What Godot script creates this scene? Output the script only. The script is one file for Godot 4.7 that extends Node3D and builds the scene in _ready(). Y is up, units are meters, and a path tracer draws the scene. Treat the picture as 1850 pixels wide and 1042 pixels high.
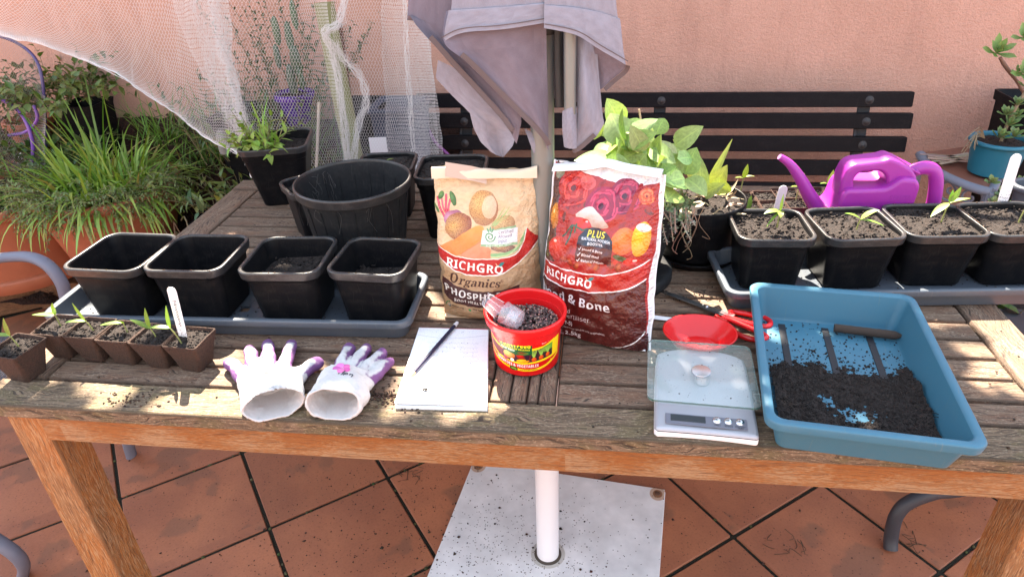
extends Node3D
# A potting table in a walled courtyard: weathered slatted table with pots, trays, bags and tools.
const TOP := 0.74                                   # height of the table top
var rng := RandomNumberGenerator.new()
var noise := FastNoiseLite.new()
var M := {}
var I := {}

func _ready() -> void:
	rng.seed = 7
	noise.seed = 11
	noise.frequency = 1.0
	noise.fractal_octaves = 3
	var cam := Camera3D.new()
	cam.name = "camera"
	add_child(cam)
	cam.transform = Transform3D(Basis(Vector3(0.992520, -0.034884, -0.116988), Vector3(-0.029311, 0.862175, -0.505762), Vector3(0.118507, 0.505408, 0.854704)), Vector3(0, 1.46, 0))
	cam.fov = 45.416
	cam.near = 0.05
	cam.far = 60.0
	var e := Environment.new()
	var sk := ProceduralSkyMaterial.new()
	sk.sky_top_color = Color(0.62, 0.68, 0.76)
	sk.sky_horizon_color = Color(0.89, 0.87, 0.85)
	sk.sky_curve = 0.12
	sk.sky_energy_multiplier = 0.86
	sk.ground_bottom_color = Color(0.42, 0.34, 0.29)
	sk.ground_horizon_color = Color(0.62, 0.58, 0.54)
	var sky := Sky.new()
	sky.sky_material = sk
	e.background_mode = Environment.BG_SKY
	e.sky = sky
	e.tonemap_mode = Environment.TONE_MAPPER_LINEAR
	e.tonemap_exposure = 7.3
	e.sdfgi_enabled = true
	e.ssao_enabled = true
	e.ssil_enabled = true
	var we := WorldEnvironment.new()
	we.name = "environment"
	we.environment = e
	add_child(we)
	var sun := DirectionalLight3D.new()
	sun.name = "sun"
	sun.light_energy = 1.6
	sun.light_color = Color(1.0, 0.95, 0.87)
	sun.light_angular_distance = 0.4
	sun.shadow_enabled = true
	sun.look_at_from_position(SUN, Vector3.ZERO)
	add_child(sun)
	make_images()
	make_materials()
	build_setting()
	build_table()
	build_umbrella()
	build_bench()
	build_chairs()
	build_garden()
	build_right_corner()
	build_left_pots()
	build_right_pots()
	build_peat()
	build_bags()
	build_bucket()
	build_gloves()
	build_notebook()
	build_scale()
	build_blue_tray()
	build_scissors()
	build_can()
	build_netting()
	build_added_tree()
	build_litter()

const SUN := Vector3(-0.22, 0.80, -0.60)             # towards the sun: behind the wall, a little left

# ---------------------------------------------------------------- meshes
class MB:
	var v := PackedVector3Array()
	var n := PackedVector3Array()
	var t := PackedVector2Array()
	var c := PackedColorArray()
	var ix := PackedInt32Array()
	var xf := Transform3D()
	var tint := Color.WHITE
	var uvo := Vector2.ZERO
	var uvk := 1.0

	func patch(p: PackedVector3Array, nu: int, q: PackedVector2Array, seam := false, flip := false, cols := PackedColorArray()) -> void:
		var nv := p.size() / nu
		var b := v.size()
		var nr := PackedVector3Array()
		nr.resize(p.size())
		for j in nv - 1:
			for i in nu - 1:
				var a := j * nu + i
				var d := a + nu
				var f1 := (p[a + 1] - p[a]).cross(p[d + 1] - p[a])
				var f2 := (p[d + 1] - p[a]).cross(p[d] - p[a])
				nr[a] += f1 + f2
				nr[a + 1] += f1
				nr[d + 1] += f1 + f2
				nr[d] += f2
				if flip:
					ix.append_array([b + a, b + a + 1, b + d + 1, b + a, b + d + 1, b + d])
				else:
					ix.append_array([b + a, b + d + 1, b + a + 1, b + a, b + d, b + d + 1])
		if seam:
			for j in nv:
				var s := nr[j * nu] + nr[j * nu + nu - 1]
				nr[j * nu] = s
				nr[j * nu + nu - 1] = s
		for k in p.size():
			v.append(xf * p[k])
			var w := xf.basis * nr[k]
			w = w.normalized() if w.length_squared() > 1e-24 else Vector3.UP
			n.append(-w if flip else w)
			t.append((q[k] if q.size() else Vector2.ZERO) * uvk + uvo)
			c.append(cols[k] if cols.size() else tint)

	func lathe(prof: Array, seg := 32, at := Vector3.ZERO, sx := 1.0, sz := 1.0, a0 := 0.0, a1 := TAU) -> void:
		var p := PackedVector3Array()
		var q := PackedVector2Array()
		var len := 0.0
		var full := absf(a1 - a0 - TAU) < 0.001
		for k in prof.size():
			var r: Vector2 = prof[k]
			if k > 0:
				len += r.distance_to(prof[k - 1])
				if r.distance_to(prof[k - 1]) < 1e-7:
					if p.size() > seg + 1:
						patch(p, seg + 1, q, full)
					p.clear()
					q.clear()
			for i in seg + 1:
				var a := a0 + (a1 - a0) * i / seg
				p.append(at + Vector3(sin(a) * r.x * sx, r.y, cos(a) * r.x * sz))
				q.append(Vector2(float(i) / seg * maxf(0.02, prof[0].x if prof[0].x > 0.01 else r.x) * TAU, len))
		if p.size() > seg + 1:
			patch(p, seg + 1, q, full)

	# sections: [y, half width, half depth, corner radius]; a repeated section makes a crisp edge
	func loft(secs: Array, at := Vector3.ZERO, k := 5) -> void:
		var p := PackedVector3Array()
		var q := PackedVector2Array()
		var len := 0.0
		var nu := 0
		for j in secs.size():
			var s: Array = secs[j]
			if j > 0:
				var o: Array = secs[j - 1]
				var d := Vector2(s[1] - o[1], s[0] - o[0]).length()
				len += d
				if d < 1e-7:
					if p.size() > nu:
						patch(p, nu, q, true)
					p.clear()
					q.clear()
			var ring := MB.rr(s[1], s[2], s[3], k)
			nu = ring.size()
			var per := 0.0
			for i in nu:
				if i > 0:
					per += ring[i].distance_to(ring[i - 1])
				p.append(at + Vector3(ring[i].x, s[0], ring[i].y))
				q.append(Vector2(per, len))
		if p.size() > nu:
			patch(p, nu, q, true)

	static func rr(hw: float, hd: float, r: float, k := 5) -> PackedVector2Array:
		r = minf(r, minf(hw, hd) * 0.999)
		var o := PackedVector2Array()
		o.append(Vector2(0, hd))
		var cs := [Vector2(hw - r, hd - r), Vector2(hw - r, r - hd), Vector2(r - hw, r - hd), Vector2(r - hw, hd - r)]
		for m in 4:
			for i in k + 1:
				var a := PI / 2 * (m + float(i) / k)
				o.append(cs[m] + Vector2(sin(a), cos(a)) * r)
			if m == 0: o.append(Vector2(hw, 0))
			if m == 1: o.append(Vector2(0, -hd))
			if m == 2: o.append(Vector2(-hw, 0))
		o.append(Vector2(0, hd))
		return o

	func tube(path: Array, r, seg := 8, cap := true, flat := 1.0, side := Vector3.ZERO) -> void:
		var m := path.size()
		var p := PackedVector3Array()
		var q := PackedVector2Array()
		var up: Vector3 = side
		var len := 0.0
		for k in m:
			var d: Vector3 = (path[mini(k + 1, m - 1)] - path[maxi(k - 1, 0)]).normalized()
			if up == Vector3.ZERO:
				up = Vector3.UP if absf(d.y) < 0.9 else Vector3.RIGHT
			up = (up - d * up.dot(d)).normalized()
			var w := d.cross(up)
			if k > 0: len += (path[k] - path[k - 1]).length()
			var rad: float = r[k] if r is Array else r
			for i in seg + 1:
				var a := TAU * i / seg
				p.append(path[k] + (up * sin(a) * flat + w * cos(a)) * rad)
				q.append(Vector2(rad * a, len))
		patch(p, seg + 1, q, true, true)
		if cap:
			for e in [0, m - 1]:
				var pp := PackedVector3Array()
				for i in seg + 1: pp.append(p[e * (seg + 1) + i])
				for i in seg + 1: pp.append(path[e])
				patch(pp, seg + 1, PackedVector2Array(), false, e == m - 1)

	func disc(ring: PackedVector3Array, mid: Vector3, flip := false) -> void:
		var pp := ring.duplicate()
		for i in ring.size(): pp.append(mid)
		var q := PackedVector2Array()
		for x in pp: q.append(Vector2(x.x, x.z))
		patch(pp, ring.size(), q, true, flip)

	func box(ctr: Vector3, size: Vector3, bev := 0.002, basis := Basis()) -> void:
		var h := size / 2
		bev = minf(bev, minf(h.x, minf(h.y, h.z)) * 0.9)
		var b := v.size()
		var long := size.max_axis_index()
		for s in 8:
			var g := Vector3(1 if s & 1 else -1, 1 if s & 2 else -1, 1 if s & 4 else -1)
			for k in 3:
				var p := g * (h - Vector3.ONE * bev)
				p[k] = g[k] * h[k]
				var nn := Vector3.ZERO
				nn[k] = g[k]
				v.append(xf * (ctr + basis * p))
				n.append((xf.basis * (basis * nn)).normalized())
				var o1 := (k + 1) % 3
				var o2 := (k + 2) % 3
				var pu := long if k != long else o1
				var pv := o2 if pu == o1 else o1
				t.append(Vector2(p[pu], p[pv] + 0.137 * k) * uvk + uvo)
				c.append(tint)
		var quads := []
		for k in 3:
			var i1 := (k + 1) % 3
			var i2 := (k + 2) % 3
			for sg in 2:
				var q := []
				for w in [[0, 0], [1, 0], [1, 1], [0, 1]]:
					q.append(((sg << k) | (w[0] << i1) | (w[1] << i2)) * 3 + k)
				quads.append(q)
			for w in [[0, 0], [0, 1], [1, 0], [1, 1]]:
				var base: int = (w[0] << i1) | (w[1] << i2)
				quads.append([base * 3 + i1, (base | (1 << k)) * 3 + i1, (base | (1 << k)) * 3 + i2, base * 3 + i2])
		for q in quads:
			face(b + q[0], b + q[1], b + q[2])
			face(b + q[0], b + q[2], b + q[3])
		for s in 8:
			face(b + s * 3, b + s * 3 + 1, b + s * 3 + 2)

	func face(i: int, j: int, k: int) -> void:
		var f := (v[j] - v[i]).cross(v[k] - v[i])
		if f.dot(n[i] + n[j] + n[k]) > 0:
			ix.append_array([i, k, j])
		else:
			ix.append_array([i, j, k])

	# a leaf: from base along dir, bending towards 'down', folded along its midrib
	func leaf(base: Vector3, dir: Vector3, up: Vector3, length: float, width: float, bend := 0.5, fold := 0.2, rows := 5, tip := 0.6) -> void:
		var d := dir.normalized()
		var u := (up - d * up.dot(d)).normalized()
		var w := d.cross(u)
		var p := PackedVector3Array()
		var q := PackedVector2Array()
		var at := base
		for j in rows + 1:
			var s := float(j) / rows
			var wd := width * 0.5 * pow(sin(PI * pow(s, tip)), 0.8) + (0.0006 if j == 0 else 0.0)
			if j == rows: wd = 0.0004
			var e := u * (wd * fold * 1.2)
			p.append_array([at - w * wd + e, at, at + w * wd + e])
			q.append_array([Vector2(0, s), Vector2(0.5, s), Vector2(1, s)])
			var a := -bend / rows
			d = d.rotated(w, a)
			u = u.rotated(w, a)
			at += d * length / rows
		patch(p, 3, q)

	func blade(base: Vector3, dir: Vector3, length: float, width: float, bend: float, rows := 5) -> void:
		var d := dir.normalized()
		var w := d.cross(Vector3.UP).normalized()
		if w.length() < 0.5: w = Vector3.RIGHT
		var p := PackedVector3Array()
		var q := PackedVector2Array()
		var at := base
		for j in rows + 1:
			var s := float(j) / rows
			var wd := width * 0.5 * (1.0 - s * s) * minf(1.0, 0.5 + s * 2.0) + 0.0003
			p.append_array([at - w * wd, at + w * wd])
			q.append_array([Vector2(0, s), Vector2(1, s)])
			d = (d + Vector3.DOWN * bend / rows).normalized()
			at += d * length / rows
		patch(p, 2, q)

	func crumb(at: Vector3, r: float, g: RandomNumberGenerator) -> void:
		var b := v.size()
		var ax := [Vector3(1, 0, 0), Vector3(0, 0, 1), Vector3(-1, 0, 0), Vector3(0, 0, -1), Vector3(0, 0.8, 0), Vector3(0, -0.8, 0)]
		var tw := g.randf() * TAU
		for a in ax:
			var d: Vector3 = (a as Vector3).rotated(Vector3.UP, tw) * r * g.randf_range(0.55, 1.25)
			v.append(xf * (at + d))
			n.append((xf.basis * d).normalized())
			t.append(Vector2(g.randf(), g.randf()))
			c.append(tint)
		for k in 4:
			ix.append_array([b + k, b + (k + 1) % 4, b + 4, b + k, b + 5, b + (k + 1) % 4])

	func ball(at: Vector3, r: Vector3, seg := 10, rings := 6) -> void:
		var p := PackedVector3Array()
		var q := PackedVector2Array()
		for j in rings + 1:
			var e := -PI / 2 + PI * j / rings
			for i in seg + 1:
				var a := TAU * i / seg
				p.append(at + Vector3(sin(a) * cos(e), sin(e), cos(a) * cos(e)) * r)
				q.append(Vector2(float(i) / seg, float(j) / rings))
		patch(p, seg + 1, q, true)

	func mesh() -> ArrayMesh:
		var a := []
		a.resize(Mesh.ARRAY_MAX)
		a[Mesh.ARRAY_VERTEX] = v
		a[Mesh.ARRAY_NORMAL] = n
		a[Mesh.ARRAY_TEX_UV] = t
		a[Mesh.ARRAY_COLOR] = c
		a[Mesh.ARRAY_INDEX] = ix
		var m := ArrayMesh.new()
		m.add_surface_from_arrays(Mesh.PRIMITIVE_TRIANGLES, a)
		return m

func mb(at := Vector3.ZERO) -> MB:                    # collects shapes given in world coordinates for a thing that stands at «at»
	var b := MB.new()
	b.xf = Transform3D(Basis(), -at)
	return b

func lm(tr := Transform3D()) -> MB:                   # collects shapes in a thing's own coordinates
	var b := MB.new()
	b.xf = tr
	return b

var taken := {}
func numbered(called: String) -> String:
	taken[called] = taken.get(called, -1) + 1
	return called if taken[called] == 0 else "%s_%03d" % [called, taken[called]]

func tag(o: Node3D, label: String, category: String, group := "", kind := "") -> Node3D:
	if label: o.set_meta("label", label)
	if category: o.set_meta("category", category)
	if group: o.set_meta("group", group)
	if kind: o.set_meta("kind", kind)
	return o

func thing(called: String, label: String, category: String, at := Vector3.ZERO, turn := 0.0, group := "") -> Node3D:
	var o := Node3D.new()
	o.name = numbered(called)
	add_child(o)
	o.position = at
	o.rotation.y = turn
	return tag(o, label, category, group)

func part(called: String, b, m: Material, parent: Node3D, kind := "", label := "") -> MeshInstance3D:
	var o := MeshInstance3D.new()
	var k := 0
	var nm := called
	while parent.has_node(nm):
		k += 1
		nm = "%s_%03d" % [called, k]
	o.name = nm
	o.mesh = b.mesh() if b is MB else b
	o.material_override = m
	parent.add_child(o)
	if kind: o.set_meta("kind", kind)
	if label: o.set_meta("label", label)
	return o

func solo(called: String, b, m: Material, label: String, category: String, group := "", kind := "", at := Vector3.ZERO) -> MeshInstance3D:
	var o := MeshInstance3D.new()
	o.name = numbered(called)
	o.mesh = b.mesh() if b is MB else b
	o.material_override = m
	o.position = at
	add_child(o)
	tag(o, label, category, group, kind)
	return o

func rf(a: float, b: float) -> float:
	return rng.randf_range(a, b)

func rdir(flat := 1.0) -> Vector3:
	var a := rng.randf() * TAU
	return Vector3(sin(a), rf(-1, 1) * flat, cos(a)).normalized()

func spline(pts: Array, n: int) -> Array:             # Catmull-Rom through points
	var o := []
	var m := pts.size()
	for k in n + 1:
		var s := float(k) / n * (m - 1)
		var i := mini(int(s), m - 2)
		var f := s - i
		o.append(pts[i].cubic_interpolate(pts[i + 1], pts[maxi(i - 1, 0)] , pts[mini(i + 2, m - 1)], f))
	return o

# a smooth sheet through rows of control points; returns points row by row
func sheet(rows: Array, nu: int, nv: int) -> PackedVector3Array:
	var cols := []
	for r in rows: cols.append(spline(r, nu))
	var out := PackedVector3Array()
	out.resize((nu + 1) * (nv + 1))
	for i in nu + 1:
		var line := []
		for r in cols: line.append(r[i])
		var s := spline(line, nv)
		for j in nv + 1: out[j * (nu + 1) + i] = s[j]
	return out

func grid_uv(nu: int, nv: int, w := 1.0, h := 1.0) -> PackedVector2Array:
	var q := PackedVector2Array()
	for j in nv + 1:
		for i in nu + 1: q.append(Vector2(w * i / nu, h * (1.0 - float(j) / nv)))
	return q

# the same without smoothing, for cloth that hangs in straight folds
func facets(rows: Array, nu: int, nv: int) -> PackedVector3Array:
	var out := PackedVector3Array()
	for j in nv + 1:
		var s := float(j) / nv * (rows.size() - 1)
		var a := mini(int(s), rows.size() - 2)
		for i in nu + 1:
			var u: float = float(i) / nu * (rows[a].size() - 1)
			var b: int = mini(int(u), rows[a].size() - 2)
			var p: Vector3 = rows[a][b].lerp(rows[a][b + 1], u - b)
			var q: Vector3 = rows[a + 1][b].lerp(rows[a + 1][b + 1], u - b)
			out.append(p.lerp(q, s - a))
	return out

# a polygon with its corners rounded
func rounded(o: Array, r: float, n := 4) -> PackedVector2Array:
	var out := PackedVector2Array()
	for k in o.size():
		var c := Vector2(o[k].x, o[k].y)
		var a := Vector2(o[k - 1].x, o[k - 1].y) - c
		var b := Vector2(o[(k + 1) % o.size()].x, o[(k + 1) % o.size()].y) - c
		var p := c + a.normalized() * minf(r, a.length() * 0.45)
		var q := c + b.normalized() * minf(r, b.length() * 0.45)
		for j in n + 1: out.append(p.lerp(c, j / float(n)).lerp(c.lerp(q, j / float(n)), j / float(n)))
	return out

# an outline (counter-clockwise, x to the right, y up) given thickness along z, with rounded edges
func plate(b: MB, o: PackedVector2Array, z0: float, z1: float, bev := 0.002, steps := 3, tr := Transform3D()) -> void:
	var was := b.xf
	b.xf = was * tr
	var m := o.size()
	var nrm := PackedVector2Array()
	for i in m:
		var e := (o[(i + 1) % m] - o[(i - 1 + m) % m]).normalized()
		nrm.append(Vector2(e.y, -e.x))
	var prof := []
	for k in steps + 1:
		var a := PI / 2 * k / steps
		prof.append([z0 + bev - bev * cos(a), bev - bev * sin(a)])
	for k in steps + 1:
		var a := PI / 2 * k / steps
		prof.append([z1 - bev + bev * sin(a), bev - bev * cos(a)])
	var p := PackedVector3Array()
	var q := PackedVector2Array()
	for r in prof:
		for i in m + 1:
			var w: Vector2 = o[i % m] - nrm[i % m] * r[1]
			p.append(Vector3(w.x, w.y, r[0]))
			q.append(Vector2(w.x, w.y))
	b.patch(p, m + 1, q, true)
	var tri := Geometry2D.triangulate_polygon(o)
	for side in 2:
		var at := b.v.size()
		var off := 0 if side == 0 else (prof.size() - 1) * (m + 1)
		for i in m:
			b.v.append(b.xf * p[off + i])
			b.n.append((b.xf.basis * Vector3(0, 0, -1 if side == 0 else 1)).normalized())
			b.t.append(q[off + i] * b.uvk + b.uvo)
			b.c.append(b.tint)
		for i in range(0, tri.size(), 3):
			b.face(at + tri[i], at + tri[i + 1], at + tri[i + 2])
	b.xf = was

# ---------------------------------------------------------------- textures
var fonts := {}
func font_of(which: String) -> RID:
	if not fonts.has(which):
		var f := SystemFont.new()
		f.font_names = PackedStringArray(["Droid Serif" if which.begins_with("serif") else "Droid Sans"])
		f.font_weight = 700 if which.ends_with("bold") else 400
		fonts[which] = f
	return fonts[which].get_rids()[0]

# letters from p0 to p1 along their baseline, capitals «cap» pixels tall
func write(im: Image, s: String, p0: Vector2, p1: Vector2, cap: float, col: Color, which := "bold", curve := 0.0, shear := 0.0) -> void:
	var ts := TextServerManager.get_primary_interface()
	var rid := font_of(which)
	var fs := 48
	var k := cap / (0.714 * fs)
	var adv := PackedFloat32Array()
	var total := 0.0
	for ch in s:
		var gi := ts.font_get_glyph_index(rid, fs, ch.unicode_at(0), 0)
		ts.font_render_glyph(rid, Vector2i(fs, 0), gi)
		adv.append(total)
		total += ts.font_get_glyph_advance(rid, fs, gi).x
	if total <= 0: return
	var ex := (p1 - p0) / total
	var ey := Vector2(-ex.y, ex.x).normalized() * k
	var atlas: Image = ts.font_get_texture_image(rid, Vector2i(fs, 0), 0)
	for n in s.length():
		var gi := ts.font_get_glyph_index(rid, fs, s.unicode_at(n), 0)
		var uvr := ts.font_get_glyph_uv_rect(rid, Vector2i(fs, 0), gi)
		if uvr.size.x < 1 or ts.font_get_glyph_texture_idx(rid, Vector2i(fs, 0), gi) != 0: continue
		var off := ts.font_get_glyph_offset(rid, Vector2i(fs, 0), gi)
		var f := (adv[n] + uvr.size.x / 2) / total
		var o := p0 + ex * adv[n] + ey.normalized() * curve * 4.0 * f * (1.0 - f)
		var lo := Vector2(1e9, 1e9)
		var hi := -lo
		for cx in [0.0, 1.0]:
			for cy in [0.0, 1.0]:
				var g := Vector2(off.x + uvr.size.x * cx, off.y + uvr.size.y * cy)
				g.x -= g.y * shear
				var q := o + ex * g.x + ey * g.y
				lo = lo.min(q)
				hi = hi.max(q)
		var det := ex.x * ey.y - ex.y * ey.x
		for y in range(maxi(0, int(lo.y)), mini(im.get_height(), int(hi.y) + 2)):
			for x in range(maxi(0, int(lo.x)), mini(im.get_width(), int(hi.x) + 2)):
				var al := 0.0
				for sub in 2:
					var d := Vector2(x + 0.25 + sub * 0.5, y + 0.25 + sub * 0.5) - o
					var gx := (d.x * ey.y - d.y * ey.x) / det
					var gy := (d.y * ex.x - d.x * ex.y) / det
					gx += gy * shear
					gx -= off.x
					gy -= off.y
					if gx >= 0 and gy >= 0 and gx < uvr.size.x - 1 and gy < uvr.size.y - 1:
						al += atlas.get_pixel(int(uvr.position.x + gx), int(uvr.position.y + gy)).a * 0.5
				if al > 0.02:
					im.set_pixel(x, y, im.get_pixel(x, y).lerp(col, al * col.a))

func ell(im: Image, c: Vector2, r: Vector2, rot: float, col: Color, edge := Color(0, 0, 0, 0), lit := Vector2(-0.3, -0.3), speck := 0.0) -> void:
	var big := maxf(r.x, r.y) + 2
	for y in range(maxi(0, int(c.y - big)), mini(im.get_height(), int(c.y + big))):
		for x in range(maxi(0, int(c.x - big)), mini(im.get_width(), int(c.x + big))):
			var d := (Vector2(x, y) - c).rotated(-rot) / r
			var l := d.length()
			var a := clampf((1.0 - l) * minf(r.x, r.y) * 0.8 + 0.5, 0, 1)
			if a > 0:
				var q := col
				if edge.a > 0:
					q = col.lerp(edge, clampf((d - lit).length() * 0.72, 0, 1))
					q.a = col.a
				if speck > 0 and noise.get_noise_2d(x * 0.16 + c.x, y * 0.16) > 0.42 - speck * 0.2:
					q = q.lerp(Color(0.36, 0.2, 0.12), 0.75)
				im.set_pixel(x, y, im.get_pixel(x, y).lerp(q, a * col.a))

func poly(im: Image, pts: Array, col: Color, col2 := Color(0, 0, 0, 0)) -> void:
	var lo := Vector2(1e9, 1e9)
	var hi := -lo
	for p in pts:
		lo = lo.min(p)
		hi = hi.max(p)
	for y in range(maxi(0, int(lo.y)), mini(im.get_height(), int(hi.y) + 1)):
		var xs := PackedFloat32Array()
		for k in pts.size():
			var a: Vector2 = pts[k]
			var b: Vector2 = pts[(k + 1) % pts.size()]
			if (a.y <= y + 0.5) != (b.y <= y + 0.5):
				xs.append(a.x + (y + 0.5 - a.y) / (b.y - a.y) * (b.x - a.x))
		xs.sort()
		var q := col if col2.a == 0 else col.lerp(col2, (y - lo.y) / (hi.y - lo.y))
		for k in range(0, xs.size() - 1, 2):
			for x in range(maxi(0, int(xs[k])), mini(im.get_width(), int(xs[k + 1]) + 1)):
				var a := clampf(x + 1 - xs[k], 0, 1) * clampf(xs[k + 1] - x, 0, 1)
				im.set_pixel(x, y, im.get_pixel(x, y).lerp(q, a * col.a))

func stroke(im: Image, pts: Array, w: float, col: Color) -> void:
	for k in pts.size() - 1:
		var a: Vector2 = pts[k]
		var b: Vector2 = pts[k + 1]
		var lo := a.min(b) - Vector2.ONE * (w + 1)
		var hi := a.max(b) + Vector2.ONE * (w + 1)
		for y in range(maxi(0, int(lo.y)), mini(im.get_height(), int(hi.y) + 1)):
			for x in range(maxi(0, int(lo.x)), mini(im.get_width(), int(hi.x) + 1)):
				var d := Vector2(x + 0.5, y + 0.5).distance_to(Geometry2D.get_closest_point_to_segment(Vector2(x + 0.5, y + 0.5), a, b))
				var al := clampf(w / 2 - d + 0.5, 0, 1)
				if al > 0: im.set_pixel(x, y, im.get_pixel(x, y).lerp(col, al * col.a))

func curve2(pts: Array, n := 24) -> Array:
	var o := []
	for k in n + 1:
		var s := float(k) / n * (pts.size() - 1)
		var i := mini(int(s), pts.size() - 2)
		o.append(pts[i].cubic_interpolate(pts[i + 1], pts[maxi(i - 1, 0)], pts[mini(i + 2, pts.size() - 1)], s - i))
	return o

func canvas(w: int, h: int, c: Color) -> Image:
	var im := Image.create(w, h, false, Image.FORMAT_RGB8)
	im.fill(c)
	return im

func lin(r: float, g: float, b: float) -> Color:
	return Color(r, g, b).linear_to_srgb()

# mottled picture: colours blended by two noises, with specks; sx and sy stretch the grain
func mottle(w: int, h: int, a: Color, b: Color, f1: float, f2: float, speck := Color(0, 0, 0, 0), many := 0.0, sx := 1.0, sy := 1.0) -> Image:
	var im := canvas(w, h, a)
	for y in h:
		for x in w:
			var p := noise.get_noise_2d(x * f1 * sx, y * f1 * sy) * 0.8 + 0.5
			var q := noise.get_noise_2d(x * f2 * sx + 91.0, y * f2 * sy)
			var col := a.lerp(b, clampf(p + q * 0.5, 0, 1))
			if many > 0 and noise.get_noise_2d(x * f2 * 1.7 + 400.0, y * f2 * 1.7) > 0.75 - many:
				col = col.lerp(speck, speck.a)
			im.set_pixel(x, y, col)
	return im

func wood_image(kind: String) -> Array:
	var w := 1024
	var h := 512
	var im := canvas(w, h, Color.BLACK)
	var bp := canvas(w, h, Color.BLACK)
	for y in h:
		for x in w:
			var wob := noise.get_noise_2d(x * 0.003, y * 0.01) * (26.0 if kind in ["grey", "moss"] else 13.0)
			var yy := y + wob
			var g := noise.get_noise_2d(x * 0.006, yy * 0.16)
			var fine := noise.get_noise_2d(x * 0.03 + 50, yy * 0.55)
			var hole := noise.get_noise_2d(x * 0.012 + 300, yy * 0.3)
			var crack := clampf((hole - 0.30) * 6.0, 0, 1)
			var col: Color
			var hgt := 0.55 + g * 0.3 + fine * 0.35 - crack * 0.6
			if kind == "grey":
				col = lin(0.115, 0.074, 0.052).lerp(lin(0.225, 0.160, 0.115), clampf(0.5 + g * 0.9 + fine * 0.45, 0, 1))
				var warm := noise.get_noise_2d(x * 0.008 + 90, y * 0.02 + 20)
				col = col.lerp(lin(0.155, 0.080, 0.048), clampf(warm * 1.4, 0, 0.55))
				var pale := noise.get_noise_2d(x * 0.09 + 700, y * 0.24 + 10)
				var zone := noise.get_noise_2d(x * 0.007 + 40, y * 0.012 + 70)
				var f := clampf((pale - 0.30 + zone * 0.42) * 5.0, 0, 1)
				col = col.lerp(lin(0.36, 0.30, 0.24), f * 0.62)
				hgt += f * 0.25
				col = col.lerp(lin(0.03, 0.021, 0.016), crack * 0.85)
			elif kind == "moss":
				col = lin(0.100, 0.076, 0.054).lerp(lin(0.215, 0.170, 0.125), clampf(0.5 + g * 1.1 + fine * 0.5, 0, 1))
				var moss := noise.get_noise_2d(x * 0.01 + 30, y * 0.02 + 60)
				col = col.lerp(lin(0.125, 0.112, 0.055), clampf(moss * 1.6 - 0.05, 0, 0.5))
				var pale := noise.get_noise_2d(x * 0.09 + 700, y * 0.22 + 10)
				col = col.lerp(lin(0.40, 0.36, 0.29), clampf((pale - 0.30) * 6.0, 0, 1) * 0.6)
				col = col.lerp(lin(0.03, 0.022, 0.017), crack * 0.8)
			else:
				col = lin(0.27, 0.092, 0.022).lerp(lin(0.38, 0.15, 0.040), clampf(0.5 + g * 1.2 + fine * 0.35, 0, 1))
				var wear := noise.get_noise_2d(x * 0.004 + 200, y * 0.012 + 5) * 0.9 + noise.get_noise_2d(x * 0.05, y * 0.45 + 80) * 0.9
				if kind == "legs":
					col = col.lerp(lin(0.23, 0.115, 0.05), clampf(wear * 1.6 + 0.35, 0, 0.85))
					col = col.lerp(lin(0.40, 0.25, 0.135), clampf(noise.get_noise_2d(x * 0.02 + 7, yy * 0.25 + 33) * 2.6 - 0.1, 0, 0.75))
				else:
					var low := clampf((y - 300.0) / 90.0, 0, 1) if y < 430 else clampf((500.0 - y) / 60.0, 0, 1)
					col = col.lerp(lin(0.38, 0.25, 0.145), clampf(wear * 1.7 + 0.9 * low - 0.15 + fine * 0.6, 0, 0.85))
					col = col.lerp(lin(0.20, 0.075, 0.025), clampf(g * 1.5 - 0.02 + fine * 0.9, 0, 0.6))
				col = col.lerp(lin(0.10, 0.04, 0.018), crack * (0.45 if kind == "apron" else 0.7))
			im.set_pixel(x, y, col)
			bp.set_pixel(x, y, Color(hgt, hgt, hgt))
	return [im, bp]

func bump_image(w: int, h: int, f1: float, f2: float, mix := 0.5) -> Image:
	var im := canvas(w, h, Color.BLACK)
	for y in h:
		for x in w:
			var g := 0.5 + noise.get_noise_2d(x * f1, y * f1) * (1.0 - mix) + noise.get_noise_2d(x * f2 + 37, y * f2) * mix
			im.set_pixel(x, y, Color(g, g, g))
	return im

func weave_image(n: int, step: int) -> Image:
	var im := canvas(n, n, Color.BLACK)
	for y in n:
		for x in n:
			var a := sin(TAU * x / step)
			var b := sin(TAU * y / step)
			var g := 0.5 + 0.25 * (a if (x / step + y / step) % 2 == 0 else b) + rng.randf() * 0.12
			im.set_pixel(x, y, Color(g, g, g))
	return im

func knit_image() -> Image:
	var im := canvas(128, 128, Color.BLACK)
	for y in 128:
		for x in 128:
			var col := (x % 8) / 8.0 - 0.5
			var ph := y + absf(col) * 7.0
			var g := 0.35 + 0.4 * (0.5 + 0.5 * sin(TAU * ph / 8.0)) * (1.0 - absf(absf(col) - 0.25) * 2.0) + 0.2 * (0.5 - absf(absf(col) - 0.25) * 2)
			im.set_pixel(x, y, Color(g, g, g))
	return im

func leaf_image() -> Image:
	var im := canvas(64, 128, Color.WHITE)
	for y in 128:
		for x in 64:
			var d := absf(x - 31.5) / 31.5
			var g := 0.88 + noise.get_noise_2d(x * 0.08, y * 0.05) * 0.12
			var vein := absf(fmod(y + d * 26.0 + 100.0, 16.0) - 8.0)
			if vein < 1.0: g += 0.05
			var c := Color(g, g, g)
			if d < 0.07: c = Color(1.25, 1.15, 0.95)
			im.set_pixel(x, y, c.clamp())
	return im

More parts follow.
